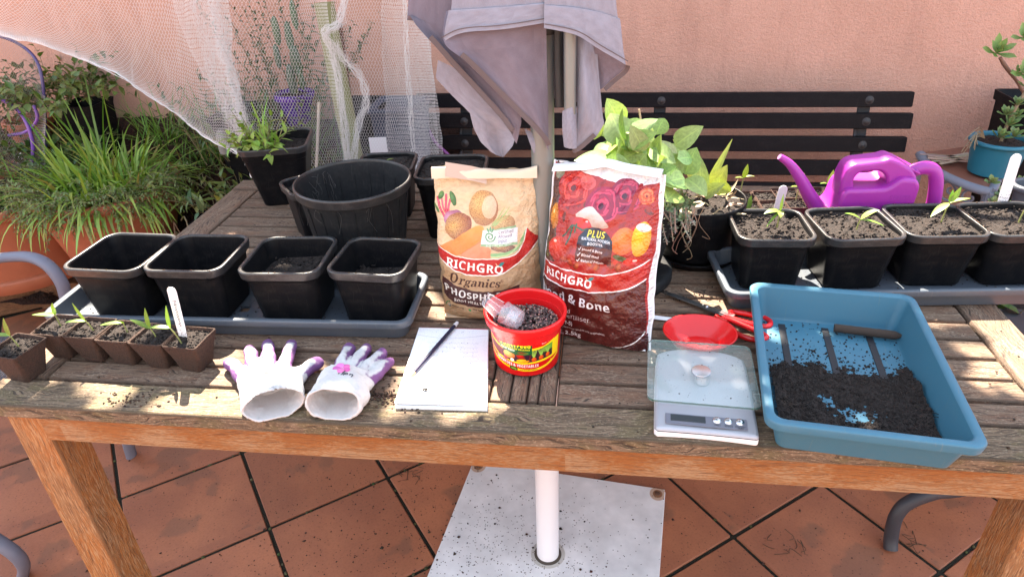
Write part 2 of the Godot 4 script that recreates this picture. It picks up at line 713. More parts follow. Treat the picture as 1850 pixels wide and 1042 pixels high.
# bilinear place of a point inside a four-cornered print, in pixels of the print
func on_print(p: Vector2, c: Array, size: Vector2) -> Vector2:
	var u := 0.5
	var v := 0.5
	for k in 12:
		var top: Vector2 = c[0].lerp(c[1], u)
		var bot: Vector2 = c[2].lerp(c[3], u)
		var e := p - top.lerp(bot, v)
		var du: Vector2 = (c[1] - c[0]).lerp(c[3] - c[2], v)
		var dv := bot - top
		var det := du.x * dv.y - du.y * dv.x
		u += (e.x * dv.y - e.y * dv.x) / det
		v += (du.x * e.y - du.y * e.x) / det
	return Vector2(u, v) * size

var quad := []
var qsize := Vector2.ONE
func A(x: float, y: float) -> Vector2:
	return on_print(Vector2(x, y), quad, qsize)

func AA(list: Array) -> Array:
	var o := []
	for p in list: o.append(A(p[0], p[1]))
	return o

func rose(im: Image, c: Vector2, r: float, a: Color, b: Color) -> void:
	ell(im, c, Vector2(r, r), 0, a, b, Vector2(-0.2, -0.3))
	for k in 16:
		var s := 1.0 - k / 17.0
		var an := k * 2.4
		var pts := []
		for j in 9:
			var t := an + j * 0.24
			pts.append(c + Vector2(cos(t), sin(t)) * r * s * (0.92 + 0.08 * sin(j * 0.9)))
		stroke(im, pts, maxf(1.5, r * 0.11), b.lerp(a, 0.35) if k % 2 else a.lightened(0.14))
	ell(im, c, Vector2(r, r) * 0.16, 0, b.darkened(0.3))

func brand(im: Image, p0: Vector2, p1: Vector2, cap: float) -> void:
	write(im, "RICHGRO", p0, p1, cap, Color(0.98, 0.97, 0.95))
	var o := p0.lerp(p1, 0.915) - Vector2(0, cap * 1.02)
	poly(im, [o, o + Vector2(cap * 0.28, -cap * 0.34), o + Vector2(cap * 0.75, -cap * 0.42), o + Vector2(cap * 0.5, cap * 0.02), o + Vector2(cap * 0.2, cap * 0.12)], Color(0.1, 0.5, 0.5))
	stroke(im, [o + Vector2(0, cap * 0.2), o + Vector2(-cap * 0.25, -cap * 0.25)], cap * 0.08, Color(0.95, 0.9, 0.75))

func bag_one() -> Image:
	quad = [Vector2(779, 299), Vector2(967, 299), Vector2(804, 590), Vector2(980, 590)]
	qsize = Vector2(576, 860)
	var im := canvas(576, 860, Color(0.80, 0.64, 0.47))
	for y in 860:
		for x in 576:
			var f := clampf((y - 400.0) / 120.0, 0, 1)
			var c := Color(0.93, 0.82, 0.67).lerp(Color(0.75, 0.61, 0.46), f)
			c = c.darkened(clampf(noise.get_noise_2d(x * 0.3, y * 0.3) * 0.12 + noise.get_noise_2d(x * 0.02, y * 0.05) * 0.08 + 0.03, 0, 0.2))
			im.set_pixel(x, y, c)
	for s in [[[789, 348], [803, 383], 13], [[795, 344], [807, 380], 9], [[805, 344], [808, 375], 12], [[813, 351], [811, 376], 11]]:
		stroke(im, AA([s[0], s[1]]), s[2], Color(0.78, 0.22, 0.36))
		stroke(im, AA([s[0], s[1]]), 3, Color(0.92, 0.55, 0.62))
	ell(im, A(818, 348), Vector2(17, 40), -0.35, Color(0.42, 0.6, 0.36), Color(0.26, 0.42, 0.25))
	ell(im, A(795, 344), Vector2(16, 22), 0.5, Color(0.45, 0.62, 0.34), Color(0.28, 0.44, 0.24))
	ell(im, A(789, 368), Vector2(10, 26), -0.5, Color(0.42, 0.58, 0.34), Color(0.28, 0.44, 0.24))
	ell(im, A(820, 384), Vector2(62, 40), -0.5, Color(0.84, 0.62, 0.74), Color(0.55, 0.33, 0.45))
	ell(im, A(829, 397), Vector2(84, 66), -0.62, Color(0.93, 0.76, 0.46), Color(0.62, 0.4, 0.36), Vector2(-0.3, -0.2), 0.8)
	ell(im, A(909, 393), Vector2(66, 44), -0.3, Color(0.92, 0.82, 0.6), Color(0.7, 0.55, 0.4), Vector2(-0.2, -0.4), 0.7)
	ell(im, A(874, 364), Vector2(80, 94), 0.15, Color(0.95, 0.80, 0.50), Color(0.72, 0.54, 0.42), Vector2(-0.35, -0.25), 0.8)
	ell(im, A(884, 362), Vector2(40, 62), 0.15, Color(0.97, 0.94, 0.86, 0.55))
	for k in 9:
		stroke(im, AA([[888 + k, 396 - k % 3], [905 + k * 2.2, 375 - k % 4 * 4]]), 4, Color(0.66, 0.77, 0.52, 0.8))
	poly(im, curve2(AA([[789, 424], [795, 441], [826, 421], [852, 402], [866, 396], [876, 401], [872, 425], [838, 450], [812, 447], [795, 441], [789, 424]]), 60), Color(0.95, 0.67, 0.38), Color(0.88, 0.52, 0.27))
	poly(im, AA([[872, 422], [890, 436], [890, 458], [830, 458], [846, 443]]), Color(0.95, 0.62, 0.46), Color(0.90, 0.55, 0.42))
	stroke(im, AA([[872, 424], [838, 449]]), 4, Color(0.78, 0.45, 0.25, 0.6))
	ell(im, A(912, 436), Vector2(70, 22), 0.1, Color(0.85, 0.72, 0.56), Color(0.5, 0.36, 0.36), Vector2(-0.2, -0.2), 0.9)
	stroke(im, curve2(AA([[892, 448], [918, 446], [938, 436], [950, 405]])), 16, Color(0.58, 0.74, 0.52))
	stroke(im, curve2(AA([[892, 452], [924, 447], [942, 428]])), 7, Color(0.76, 0.85, 0.62))
	poly(im, AA([[884, 402], [931, 396], [937, 432], [871, 433]]), Color(0.60, 0.74, 0.57))
	poly(im, AA([[874, 404], [934, 400], [936, 427], [872, 429]]), Color(0.93, 0.94, 0.96))
	for k in 3:
		var pts := []
		for j in 26: pts.append(A(887, 415) + Vector2(cos(j * 0.42 + k * 2.1), sin(j * 0.42 + k * 2.1)) * (30.0 - j * 1.0))
		if k == 0: stroke(im, pts, 7, Color(0.45, 0.66, 0.5))
	for k in 3: ell(im, A(883 + k * 4, 401 - absi(k - 1) * -2), Vector2(5, 13), (k - 1) * 0.5, Color(0.45, 0.66, 0.5))
	write(im, "Certified", A(902, 410), A(928, 408), 17, Color(0.3, 0.32, 0.42), "sans")
	write(im, "Allowed", A(902, 418), A(926, 416.5), 17, Color(0.3, 0.32, 0.42), "sans")
	write(im, "Input", A(902, 426), A(918, 425), 17, Color(0.3, 0.32, 0.42), "sans")
	write(im, "ACO CERT. NO. 10769", A(881, 432.5), A(926, 430.5), 8, Color(0.9, 0.95, 0.9))
	var top := curve2(AA([[790, 439], [796, 441], [823, 452], [866, 456.5], [918, 453], [938, 445], [947, 427], [949, 402]]), 40)
	var bot := curve2(AA([[990, 415], [963, 443], [935, 469], [909, 485], [866, 488.5], [832, 483], [797, 465], [788, 460]]), 40)
	poly(im, top + AA([[952, 404], [972, 425]]) + bot, Color(0.80, 0.15, 0.10), Color(0.72, 0.10, 0.08))
	stroke(im, top, 5, Color(0.97, 0.95, 0.92))
	stroke(im, bot, 6, Color(0.97, 0.95, 0.92))
	brand(im, A(810, 475.5), A(914, 485), 48)
	write(im, "O", A(815, 508), A(832, 510), 70, Color(0.25, 0.11, 0.07), "serifbold", 0, 0.2)
	write(im, "rganics", A(834, 510), A(908, 511), 50, Color(0.25, 0.11, 0.07), "serifbold", 6, 0.28)
	write(im, "®", A(908, 500), A(914, 500), 14, Color(0.29, 0.14, 0.09), "sans")
	poly(im, curve2(AA([[802, 501], [832, 514], [866, 521], [909, 519], [942, 509]])) + curve2(AA([[945, 532], [928, 548], [901, 556], [858, 559], [823, 550], [806, 538]])), Color(0.28, 0.13, 0.12))
	write(im, "PHOSPHORUS", A(807, 528), A(938, 531), 43, Color(0.95, 0.94, 0.92), "bold", 36)
	write(im, "ROOT HEALTH BOOSTER", A(827, 547), A(922, 548), 18, Color(0.93, 0.9, 0.86), "bold", 14)
	stroke(im, curve2(AA([[810, 563], [812, 556], [818, 552]])), 6, Color(0.3, 0.5, 0.3))
	ell(im, A(817, 561), Vector2(11, 11), 0, Color(0.85, 0.82, 0.75), Color(0.3, 0.3, 0.3))
	write(im, "Phosphorus", A(822, 561), A(844, 566), 11, Color(0.2, 0.13, 0.1))
	write(im, "healthy blooms", A(822, 566), A(844, 570), 7, Color(0.3, 0.2, 0.15), "sans")
	ell(im, A(855, 566), Vector2(9, 6), 0.6, Color(0.2, 0.55, 0.3))
	write(im, "Slow Release", A(860, 567), A(884, 569), 11, Color(0.2, 0.13, 0.1))
	write(im, "fertiliser boost", A(860, 572), A(884, 574), 7, Color(0.3, 0.2, 0.15), "sans")
	return im

func bag_two() -> Image:
	quad = [Vector2(1004, 304), Vector2(1204, 310), Vector2(972, 600), Vector2(1168, 650)]
	qsize = Vector2(640, 1000)
	var im := canvas(640, 1000, Color(0.90, 0.90, 0.91))
	var edge := AA([[1000, 300], [1006, 306], [1032, 313], [1077, 322], [1127, 333], [1155, 336], [1172, 331], [1197, 323], [1193, 400], [1185, 462], [1179, 500], [1166, 640], [1168, 660], [960, 640], [960, 300]])
	poly(im, edge, Color(0.66, 0.15, 0.14))
	for k in 60:
		var p := A(rf(985, 1185), rf(330, 470))
		if Geometry2D.is_point_in_polygon(p, PackedVector2Array(edge)):
			ell(im, p, Vector2(rf(14, 34), rf(8, 20)), rf(0, 3), Color(rf(0.35, 0.8), rf(0.08, 0.22), rf(0.08, 0.2), 0.8))
	poly(im, AA([[985, 400], [1010, 300], [1020, 340], [1020, 470], [975, 470]]), Color(0.35, 0.20, 0.16))
	ell(im, A(1016, 320), Vector2(30, 46), 0.4, Color(0.83, 0.83, 0.72), Color(0.5, 0.5, 0.42))
	rose(im, A(1047, 345), 96, Color(0.86, 0.16, 0.10), Color(0.55, 0.06, 0.05))
	ell(im, A(1072, 334), Vector2(50, 34), 0.3, Color(0.88, 0.42, 0.40, 0.7))
	rose(im, A(1141, 350), 88, Color(0.72, 0.10, 0.24), Color(0.40, 0.06, 0.22))
	rose(im, A(1104, 368), 94, Color(0.80, 0.12, 0.26), Color(0.45, 0.06, 0.22))
	rose(im, A(1177, 348), 42, Color(0.90, 0.46, 0.24), Color(0.75, 0.25, 0.16))
	poly(im, curve2(AA([[1060, 384], [1075, 373], [1090, 372], [1108, 384], [1120, 402], [1092, 404], [1066, 396], [1060, 384]]), 40), Color(0.88, 0.84, 0.80), Color(0.72, 0.60, 0.54))
	stroke(im, curve2(AA([[1150, 380], [1162, 345], [1165, 332]])), 22, Color(0.62, 0.06, 0.08))
	for t in [[998, 386, 22, 74, 0.05], [1015, 392, 30, 72, 0.0]]:
		ell(im, A(t[0], t[1]), Vector2(t[2], t[3]), t[4], Color(0.92, 0.62, 0.16), Color(0.66, 0.36, 0.08))
		ell(im, A(t[0] - 1, t[1] - 8), Vector2(5, 14), 0, Color(1, 0.93, 0.7, 0.8))
	for k in 12: ell(im, A(992 + k % 3 * 5, 426 + k * 3.2), Vector2(12, 6), 0.8, Color(0.55, 0.62, 0.36), Color(0.28, 0.34, 0.16))
	ell(im, A(1068, 402), Vector2(70, 44), 0.1, Color(0.86, 0.22, 0.20), Color(0.6, 0.10, 0.12), Vector2(0.3, -0.4))
	ell(im, A(1080, 396), Vector2(8, 6), 0, Color(1, 0.85, 0.85, 0.9))
	ell(im, A(1028, 446), Vector2(72, 72), 0, Color(0.90, 0.28, 0.18), Color(0.60, 0.10, 0.08))
	ell(im, A(1020, 432), Vector2(10, 8), 0, Color(1, 0.85, 0.8, 0.9))
	for s in [[[1056, 402], [1040, 420], [1034, 424]], [[1060, 402], [1074, 410], [1082, 408]], [[1058, 402], [1050, 424], [1044, 436]], [[1064, 400], [1060, 414]]]:
		stroke(im, AA(s), 9, Color(0.16, 0.36, 0.30))
	for k in 9: ell(im, A(1040 + k * 12, 462 + (k % 3) * 5), Vector2(26, 16), k, Color(0.78, 0.28 + 0.05 * (k % 3), 0.12, 0.9), Color(0.45, 0.14, 0.1))
	ell(im, A(1145, 424), Vector2(60, 78), 0.5, Color(0.93, 0.55, 0.25), Color(0.80, 0.36, 0.14))
	ell(im, A(1171, 421), Vector2(42, 96), 0.12, Color(0.98, 0.83, 0.18), Color(0.85, 0.55, 0.10))
	ell(im, A(1176, 400), Vector2(34, 22), 0.2, Color(0.9, 0.87, 0.82))
	ell(im, A(1140, 455), Vector2(40, 16), 0.2, Color(0.3, 0.35, 0.2))
	ell(im, A(1160, 463), Vector2(52, 24), -0.1, Color(0.90, 0.18, 0.12), Color(0.65, 0.08, 0.06))
	ell(im, A(1162, 460), Vector2(10, 6), 0, Color(1, 0.9, 0.85, 0.9))
	var sign_top := curve2(AA([[1068, 420], [1080, 409], [1097, 404], [1116, 410], [1128, 424]]))
	poly(im, sign_top + AA([[1127, 440], [1064, 434]]), Color(0.10, 0.16, 0.25))
	poly(im, AA([[1064, 434], [1127, 440], [1125, 469], [1062, 463]]), Color(0.33, 0.10, 0.09))
	write(im, "PLUS", A(1081, 421), A(1114, 422), 38, Color(0.92, 0.88, 0.30), "bold", 0, 0.25)
	write(im, "NATURAL POTASH", A(1073, 425.5), A(1124, 430), 15, Color(0.95, 0.95, 0.95))
	write(im, "BOOSTER", A(1084, 434), A(1111, 436), 15, Color(0.95, 0.95, 0.95))
	for k in 3:
		var p := A(1071 - k * 1.4, 441 + k * 10)
		stroke(im, [p + Vector2(-8, 2), p + Vector2(-3, 8), p + Vector2(8, -10)], 4, Color(0.95, 0.95, 0.95))
		write(im, ["Blood & Bone", "Blood Meal", "Natural Potash"][k], A(1075 - k * 1.4, 444 + k * 10), A([1111, 1104, 1112][k], 448 + k * 10), 14, Color(0.95, 0.93, 0.92), "bold", 0, 0.15)
	var top := curve2(AA([[966, 458], [980, 464], [998, 471], [1035, 480], [1075, 486], [1108, 487], [1144, 481], [1166, 473], [1182, 462]]), 40)
	var bot := curve2(AA([[1176, 498], [1170, 503], [1153, 512], [1117, 520], [1071, 519], [1016, 508], [980, 495], [962, 488]]), 40)
	poly(im, top + bot, Color(0.76, 0.14, 0.11), Color(0.68, 0.10, 0.08))
	poly(im, bot + AA([[960, 640], [1165, 660], [1171, 560]]), Color(0.33, 0.075, 0.06))
	stroke(im, top, 7, Color(0.96, 0.94, 0.93))
	stroke(im, bot, 7, Color(0.96, 0.94, 0.93))
	brand(im, A(996, 495), A(1090, 514), 47)
	write(im, "Blood & Bone", A(974, 530), A(1118, 561), 54, Color(0.95, 0.95, 0.96))
	write(im, "Based", A(1021, 561), A(1045, 566), 25, Color(0.9, 0.86, 0.86), "sans")
	write(im, "Calcium Fertiliser", A(985, 566), A(1079, 584), 29, Color(0.9, 0.86, 0.86), "sans")
	write(im, "(8-1-1-5)", A(1014, 585), A(1047, 592), 22, Color(0.95, 0.93, 0.93))
	write(im, "for greener, healthier garden and vegetables.", A(1000, 592), A(1104, 612), 13, Color(0.92, 0.88, 0.88))
	write(im, "Net", A(1015, 605), A(1023, 607), 12, Color(0.92, 0.88, 0.88), "sans")
	write(im, "Weight:", A(1010, 609), A(1027, 613), 12, Color(0.92, 0.88, 0.88), "sans")
	write(im, "2.5kg", A(1029, 611), A(1058, 618), 24, Color(0.95, 0.93, 0.93))
	stroke(im, curve2(AA([[1000, 612], [1060, 628], [1117, 637], [1144, 631], [1160, 619], [1167, 608]])), 6, Color(0.95, 0.93, 0.92))
	poly(im, curve2(AA([[985, 612], [1060, 630], [1117, 639], [1144, 634], [1162, 621], [1170, 612]])) + AA([[1168, 660], [975, 640]]), Color(0.26, 0.05, 0.06))
	return im

func bucket_art() -> Image:
	var im := canvas(1024, 320, Color(0.80, 0.05, 0.05))
	var yel := Color(0.96, 0.80, 0.08)
	poly(im, [Vector2(120, 60), Vector2(300, 110), Vector2(700, 92), Vector2(900, 40), Vector2(900, 215), Vector2(500, 235), Vector2(250, 205), Vector2(120, 160)], yel)
	poly(im, [Vector2(130, 76), Vector2(300, 124), Vector2(700, 112), Vector2(800, 95), Vector2(800, 200), Vector2(500, 222), Vector2(250, 192), Vector2(130, 146)], Color(0.42, 0.08, 0.14))
	poly(im, [Vector2(300, 130), Vector2(560, 120), Vector2(560, 222), Vector2(300, 204)], Color(0.25, 0.10, 0.16))
	ell(im, Vector2(370, 160), Vector2(60, 34), 0.1, Color(0.95, 0.78, 0.35), Color(0.7, 0.35, 0.15))
	ell(im, Vector2(330, 196), Vector2(26, 16), 0.1, Color(0.6, 0.15, 0.25))
	ell(im, Vector2(400, 202), Vector2(18, 14), 0, Color(0.95, 0.95, 0.9))
	ell(im, Vector2(480, 165), Vector2(44, 26), 0.5, Color(0.85, 0.10, 0.08), Color(0.4, 0.05, 0.05))
	ell(im, Vector2(500, 205), Vector2(60, 18), 0, Color(0.95, 0.75, 0.15), Color(0.8, 0.5, 0.05))
	ell(im, Vector2(545, 160), Vector2(20, 40), 0.2, Color(0.2, 0.08, 0.16))
	poly(im, [Vector2(572, 118), Vector2(800, 96), Vector2(800, 198), Vector2(572, 218)], Color(0.20, 0.13, 0.14))
	poly(im, [Vector2(690, 100), Vector2(800, 88), Vector2(800, 140), Vector2(700, 150)], Color(0.42, 0.60, 0.18))
	for k in 3:
		var x := 605.0 + k * 70
		for j in 5: stroke(im, [Vector2(x, 190 - k * 8), Vector2(x - 30 + j * 14, 118 - k * 4)], 7, Color(0.55, 0.72, 0.28))
		ell(im, Vector2(x, 196 - k * 8), Vector2(24, 20), 0, Color(0.93, 0.40, 0.10), Color(0.7, 0.2, 0.05))
	poly(im, [Vector2(268, 30), Vector2(590, 48), Vector2(586, 150), Vector2(440, 152), Vector2(270, 112)], Color(0.05, 0.32, 0.16))
	write(im, "PowerFeed", Vector2(285, 78), Vector2(576, 92), 38, Color(0.98, 0.92, 0.12))
	write(im, "CONTROLLED RELEASE", Vector2(285, 96), Vector2(570, 114), 13, Color(0.95, 0.85, 0.12))
	write(im, "PLANT FOOD", Vector2(285, 112), Vector2(432, 124), 14, Color(0.95, 0.97, 0.9))
	ell(im, Vector2(505, 134), Vector2(52, 14), 0.05, Color(0.45, 0.16, 0.08), Color(0.3, 0.5, 0.2))
	write(im, "ENRICHED WITH", Vector2(668, 58), Vector2(780, 44), 11, Color(0.98, 0.95, 0.9))
	write(im, "ELEMENTS", Vector2(678, 76), Vector2(782, 62), 14, Color(0.98, 0.95, 0.9))
	write(im, "TOMATOES & VEGETABLES", Vector2(215, 228), Vector2(650, 266), 24, Color(0.97, 0.95, 0.93), "bold", 12)
	var bandc := curve2([Vector2(120, 200), Vector2(250, 250), Vector2(500, 288), Vector2(700, 280), Vector2(900, 225)])
	stroke(im, bandc, 20, yel)
	ell(im, Vector2(408, 278), Vector2(42, 18), 0.1, Color(0.08, 0.28, 0.10))
	write(im, "500g", Vector2(384, 284), Vector2(436, 288), 15, Color(0.7, 0.8, 0.2))
	write(im, "AUSTRALIAN OWNED", Vector2(470, 292), Vector2(640, 292), 9, Color(0.3, 0.2, 0.05))
	write(im, "FERTILISER MADE", Vector2(240, 250), Vector2(360, 274), 9, Color(0.3, 0.2, 0.05))
	poly(im, [Vector2(770, 262), Vector2(790, 236), Vector2(812, 250)], yel)
	poly(im, [Vector2(815, 30), Vector2(880, 10), Vector2(880, 190), Vector2(815, 205)], yel)
	return im

func page_image() -> Image:
	var im := canvas(384, 560, Color(0.93, 0.93, 0.94))
	for y in 560:
		for x in 384:
			if noise.get_noise_2d(x * 0.45, y * 0.45) > 0.56:
				im.set_pixel(x, y, Color(0.45, 0.4, 0.4))
	stroke(im, curve2([Vector2(4, 62), Vector2(180, 84), Vector2(380, 48)]), 1.5, Color(0.62, 0.62, 0.66))
	for k in 5:
		var y := 120.0 + k * 34
		var pts := []
		for j in 60: pts.append(Vector2(40 + j * 5, y + sin(j * 2.1 + k) * 6 * rf(0.2, 1) + (8 if j % 9 == 0 else 0)))
		stroke(im, pts, 1.1, Color(0.55, 0.55, 0.62, 0.4))
	return im

func stick_image(scrawl: bool) -> Image:
	var im := canvas(64, 256, Color(0.93, 0.92, 0.93))
	for k in 260:
		var p := Vector2(rf(0, 64), 256 - absf(rng.randfn(0, 30)))
		if p.y > 0: ell(im, p, Vector2(1.5, 1.5), 0, Color(0.3, 0.2, 0.14, 0.6))
	if scrawl:
		var pts := []
		for j in 40: pts.append(Vector2(34 + sin(j * 1.7) * 11 * rf(0.4, 1), 60 + j * 2.8))
		stroke(im, pts, 2.2, Color(0.2, 0.2, 0.28))
		stroke(im, [Vector2(20, 58), Vector2(48, 58), Vector2(48, 74), Vector2(22, 74)], 2.2, Color(0.2, 0.2, 0.28))
	return im

func plastic_dust(base: Color, dust: Color, amount: float) -> Image:
	var im := canvas(512, 512, base)
	for y in 512:
		for x in 512:
			var z := noise.get_noise_2d(x * 0.012 + 5, y * 0.02)
			var d := noise.get_noise_2d(x * 0.09 + 33, y * 0.05)
			var c := base.lerp(dust, clampf((z * 0.6 + d * 0.4 + 0.05) * amount, 0, 0.5))
			if noise.get_noise_2d(x * 0.5 + 9, y * 0.5) > 0.6: c = base.lerp(dust, 0.55)
			im.set_pixel(x, y, c)
	for k in 30:
		var p := Vector2(rf(0, 512), rf(0, 512))
		stroke(im, [p, p + Vector2(rf(-10, 10), rf(10, 50))], 1.0, dust.lerp(base, 0.5))
	return im

func plate_image() -> Image:
	var im := canvas(768, 768, Color(0.80, 0.81, 0.84))
	for y in 768:
		for x in 768:
			var z := noise.get_noise_2d(x * 0.006, y * 0.006) * 0.10 + noise.get_noise_2d(x * 0.03, y * 0.03) * 0.03
			im.set_pixel(x, y, Color(0.88 + z * 0.7, 0.87 + z * 0.7, 0.87 + z * 0.7))
	for k in 900:
		var p := Vector2(rng.randfn(300, 200), rng.randfn(460, 190))
		ell(im, p, Vector2.ONE * rf(0.8, 2.0), 0, Color(0.22, 0.17, 0.14, 0.85))
	for c in [Vector2(26, 26), Vector2(742, 26)]:
		ell(im, c, Vector2(30, 34), 0, Color(0.62, 0.42, 0.26, 0.5))
		ell(im, c, Vector2(18, 20), 0, Color(0.45, 0.26, 0.14, 0.7))
	ell(im, Vector2(384, 384), Vector2(60, 60), 0, Color(0.5, 0.46, 0.38, 0.35))
	ell(im, Vector2(384, 384), Vector2(47, 47), 0, Color(0.12, 0.10, 0.09))
	return im

func tile_image() -> Image:
	var im := canvas(1024, 1024, Color.BLACK)
	for y in 1024:
		for x in 1024:
			var a := noise.get_noise_2d(x * 0.005, y * 0.005)
			var b := noise.get_noise_2d(x * 0.025 + 70, y * 0.025)
			var f := noise.get_noise_2d(x * 0.3 + 10, y * 0.3)
			var c := lin(0.44, 0.158, 0.076).lerp(lin(0.335, 0.118, 0.061), clampf(0.5 + a * 1.1 + b * 0.35, 0, 1))
			c = c.darkened(clampf(f * 0.14, 0, 0.2))
			var st := noise.get_noise_2d(x * 0.007 + 300, y * 0.007 + 90) + b * 0.25
			c = c.lerp(lin(0.16, 0.085, 0.055), clampf((st - 0.34) * 3.0, 0, 0.38))
			if noise.get_noise_2d(x * 0.32 + 800, y * 0.32) > 0.60: c = c.darkened(0.45)
			im.set_pixel(x, y, c)
	return im

func crinkle_image() -> Image:
	var im := canvas(512, 512, Color.BLACK)
	for y in 512:
		for x in 512:
			var a := 1.0 - absf(noise.get_noise_2d(x * 0.012 + 9, y * 0.022 + x * 0.006)) * 2.6
			var b := 1.0 - absf(noise.get_noise_2d(x * 0.03 + 80, y * 0.045 - x * 0.012)) * 2.6
			var edge := clampf(absf(x - 256.0) / 256.0, 0.25, 1.0)
			var g := 0.35 + (maxf(a, 0.0) * 0.35 + maxf(b, 0.0) * 0.2) * edge + noise.get_noise_2d(x * 0.006, y * 0.006) * 0.15
			im.set_pixel(x, y, Color(g, g, g))
	return im

func wall_image() -> Image:
	var im := canvas(1024, 1024, Color.BLACK)
	for y in 1024:
		for x in 1024:
			var a := noise.get_noise_2d(x * 0.006, y * 0.004)
			var b := noise.get_noise_2d(x * 0.03 + 60, y * 0.02)
			var f := noise.get_noise_2d(x * 0.4, y * 0.4 + 30)
			var c := lin(0.56, 0.318, 0.240).lerp(lin(0.50, 0.278, 0.205), clampf(0.5 + a * 0.8 + b * 0.4, 0, 1))
			var run := noise.get_noise_2d(x * 0.02 + 200, y * 0.0025)
			c = c.lerp(lin(0.40, 0.22, 0.17), clampf((run - 0.3) * 1.2, 0, 0.22))
			c = c.darkened(clampf(f * 0.16, 0, 0.2))
			im.set_pixel(x, y, c)
	return im

func make_images() -> void:
	var w := wood_image("grey")
	I.wood = w[0]
	I.wood_b = w[1]
	w = wood_image("moss")
	I.moss = w[0]
	I.moss_b = w[1]
	w = wood_image("apron")
	I.apron = w[0]
	I.apron_b = w[1]
	w = wood_image("legs")
	I.legs = w[0]
	I.legs_b = w[1]
	I.tile = tile_image()
	I.tile_b = bump_image(512, 512, 0.02, 0.2, 0.4)
	I.wall = wall_image()
	I.house = mottle(256, 256, lin(0.30, 0.29, 0.29), lin(0.25, 0.245, 0.24), 0.01, 0.12)
	I.wall_b = bump_image(1024, 1024, 0.13, 0.42, 0.6)
	I.soil = mottle(512, 512, lin(0.012, 0.0075, 0.006), lin(0.042, 0.026, 0.020), 0.05, 0.22, lin(0.13, 0.095, 0.075), 0.12)
	I.soil_b = bump_image(512, 512, 0.08, 0.3, 0.5)
	I.black = plastic_dust(lin(0.0065, 0.0065, 0.0075), lin(0.11, 0.088, 0.07), 0.34)
	I.grey = plastic_dust(lin(0.070, 0.082, 0.100), lin(0.18, 0.165, 0.15), 0.25)
	I.rimdust = plastic_dust(lin(0.022, 0.022, 0.024), lin(0.22, 0.19, 0.16), 0.45)
	I.bluedust = plastic_dust(lin(0.044, 0.150, 0.222), lin(0.20, 0.19, 0.17), 0.16)
	I.darkgrey = plastic_dust(lin(0.016, 0.0165, 0.018), lin(0.13, 0.115, 0.095), 0.4)
	I.terra = mottle(512, 512, lin(0.36, 0.115, 0.055), lin(0.29, 0.088, 0.042), 0.01, 0.2, lin(0.42, 0.2, 0.12), 0.05)
	I.peat = mottle(512, 512, lin(0.070, 0.034, 0.021), lin(0.036, 0.018, 0.012), 0.05, 0.3, lin(0.15, 0.085, 0.05), 0.14)
	I.weave = weave_image(128, 8)
	I.cloth = mottle(512, 512, lin(0.262, 0.265, 0.318), lin(0.218, 0.213, 0.255), 0.006, 0.1)
	I.knit = knit_image()
	I.leaf = leaf_image()
	I.bag1 = bag_one()
	I.bag2 = bag_two()
	I.bucket = bucket_art()
	I.page = page_image()
	I.stick = stick_image(true)
	I.blank = stick_image(false)
	I.plate = plate_image()
	I.crinkle = crinkle_image()

func T(name: String) -> ImageTexture:
	if I[name] is Image:
		var im: Image = I[name]
		I[name] = ImageTexture.create_from_image(im)
	return I[name]

func mat(key: String, col: Color, rough := 0.6, tex := "", scale := 1.0, bump := "", depth := 0.1, bscale := 0.0) -> StandardMaterial3D:
	var m := StandardMaterial3D.new()
	m.resource_name = key
	m.albedo_color = col
	m.roughness = rough
	m.vertex_color_use_as_albedo = true
	if tex: m.albedo_texture = T(tex)
	if bump:
		m.heightmap_enabled = true
		m.heightmap_texture = T(bump)
		m.heightmap_scale = depth
	m.uv1_scale = Vector3(scale, scale, scale)
	M[key] = m
	return m

func tri(key: String, col: Color, rough: float, tex: String, scale: float, bump := "", depth := 0.1, world := false) -> StandardMaterial3D:
	var m := mat(key, col, rough, tex, scale, bump, depth)
	m.uv1_triplanar = true
	m.uv1_world_triplanar = world
	return m

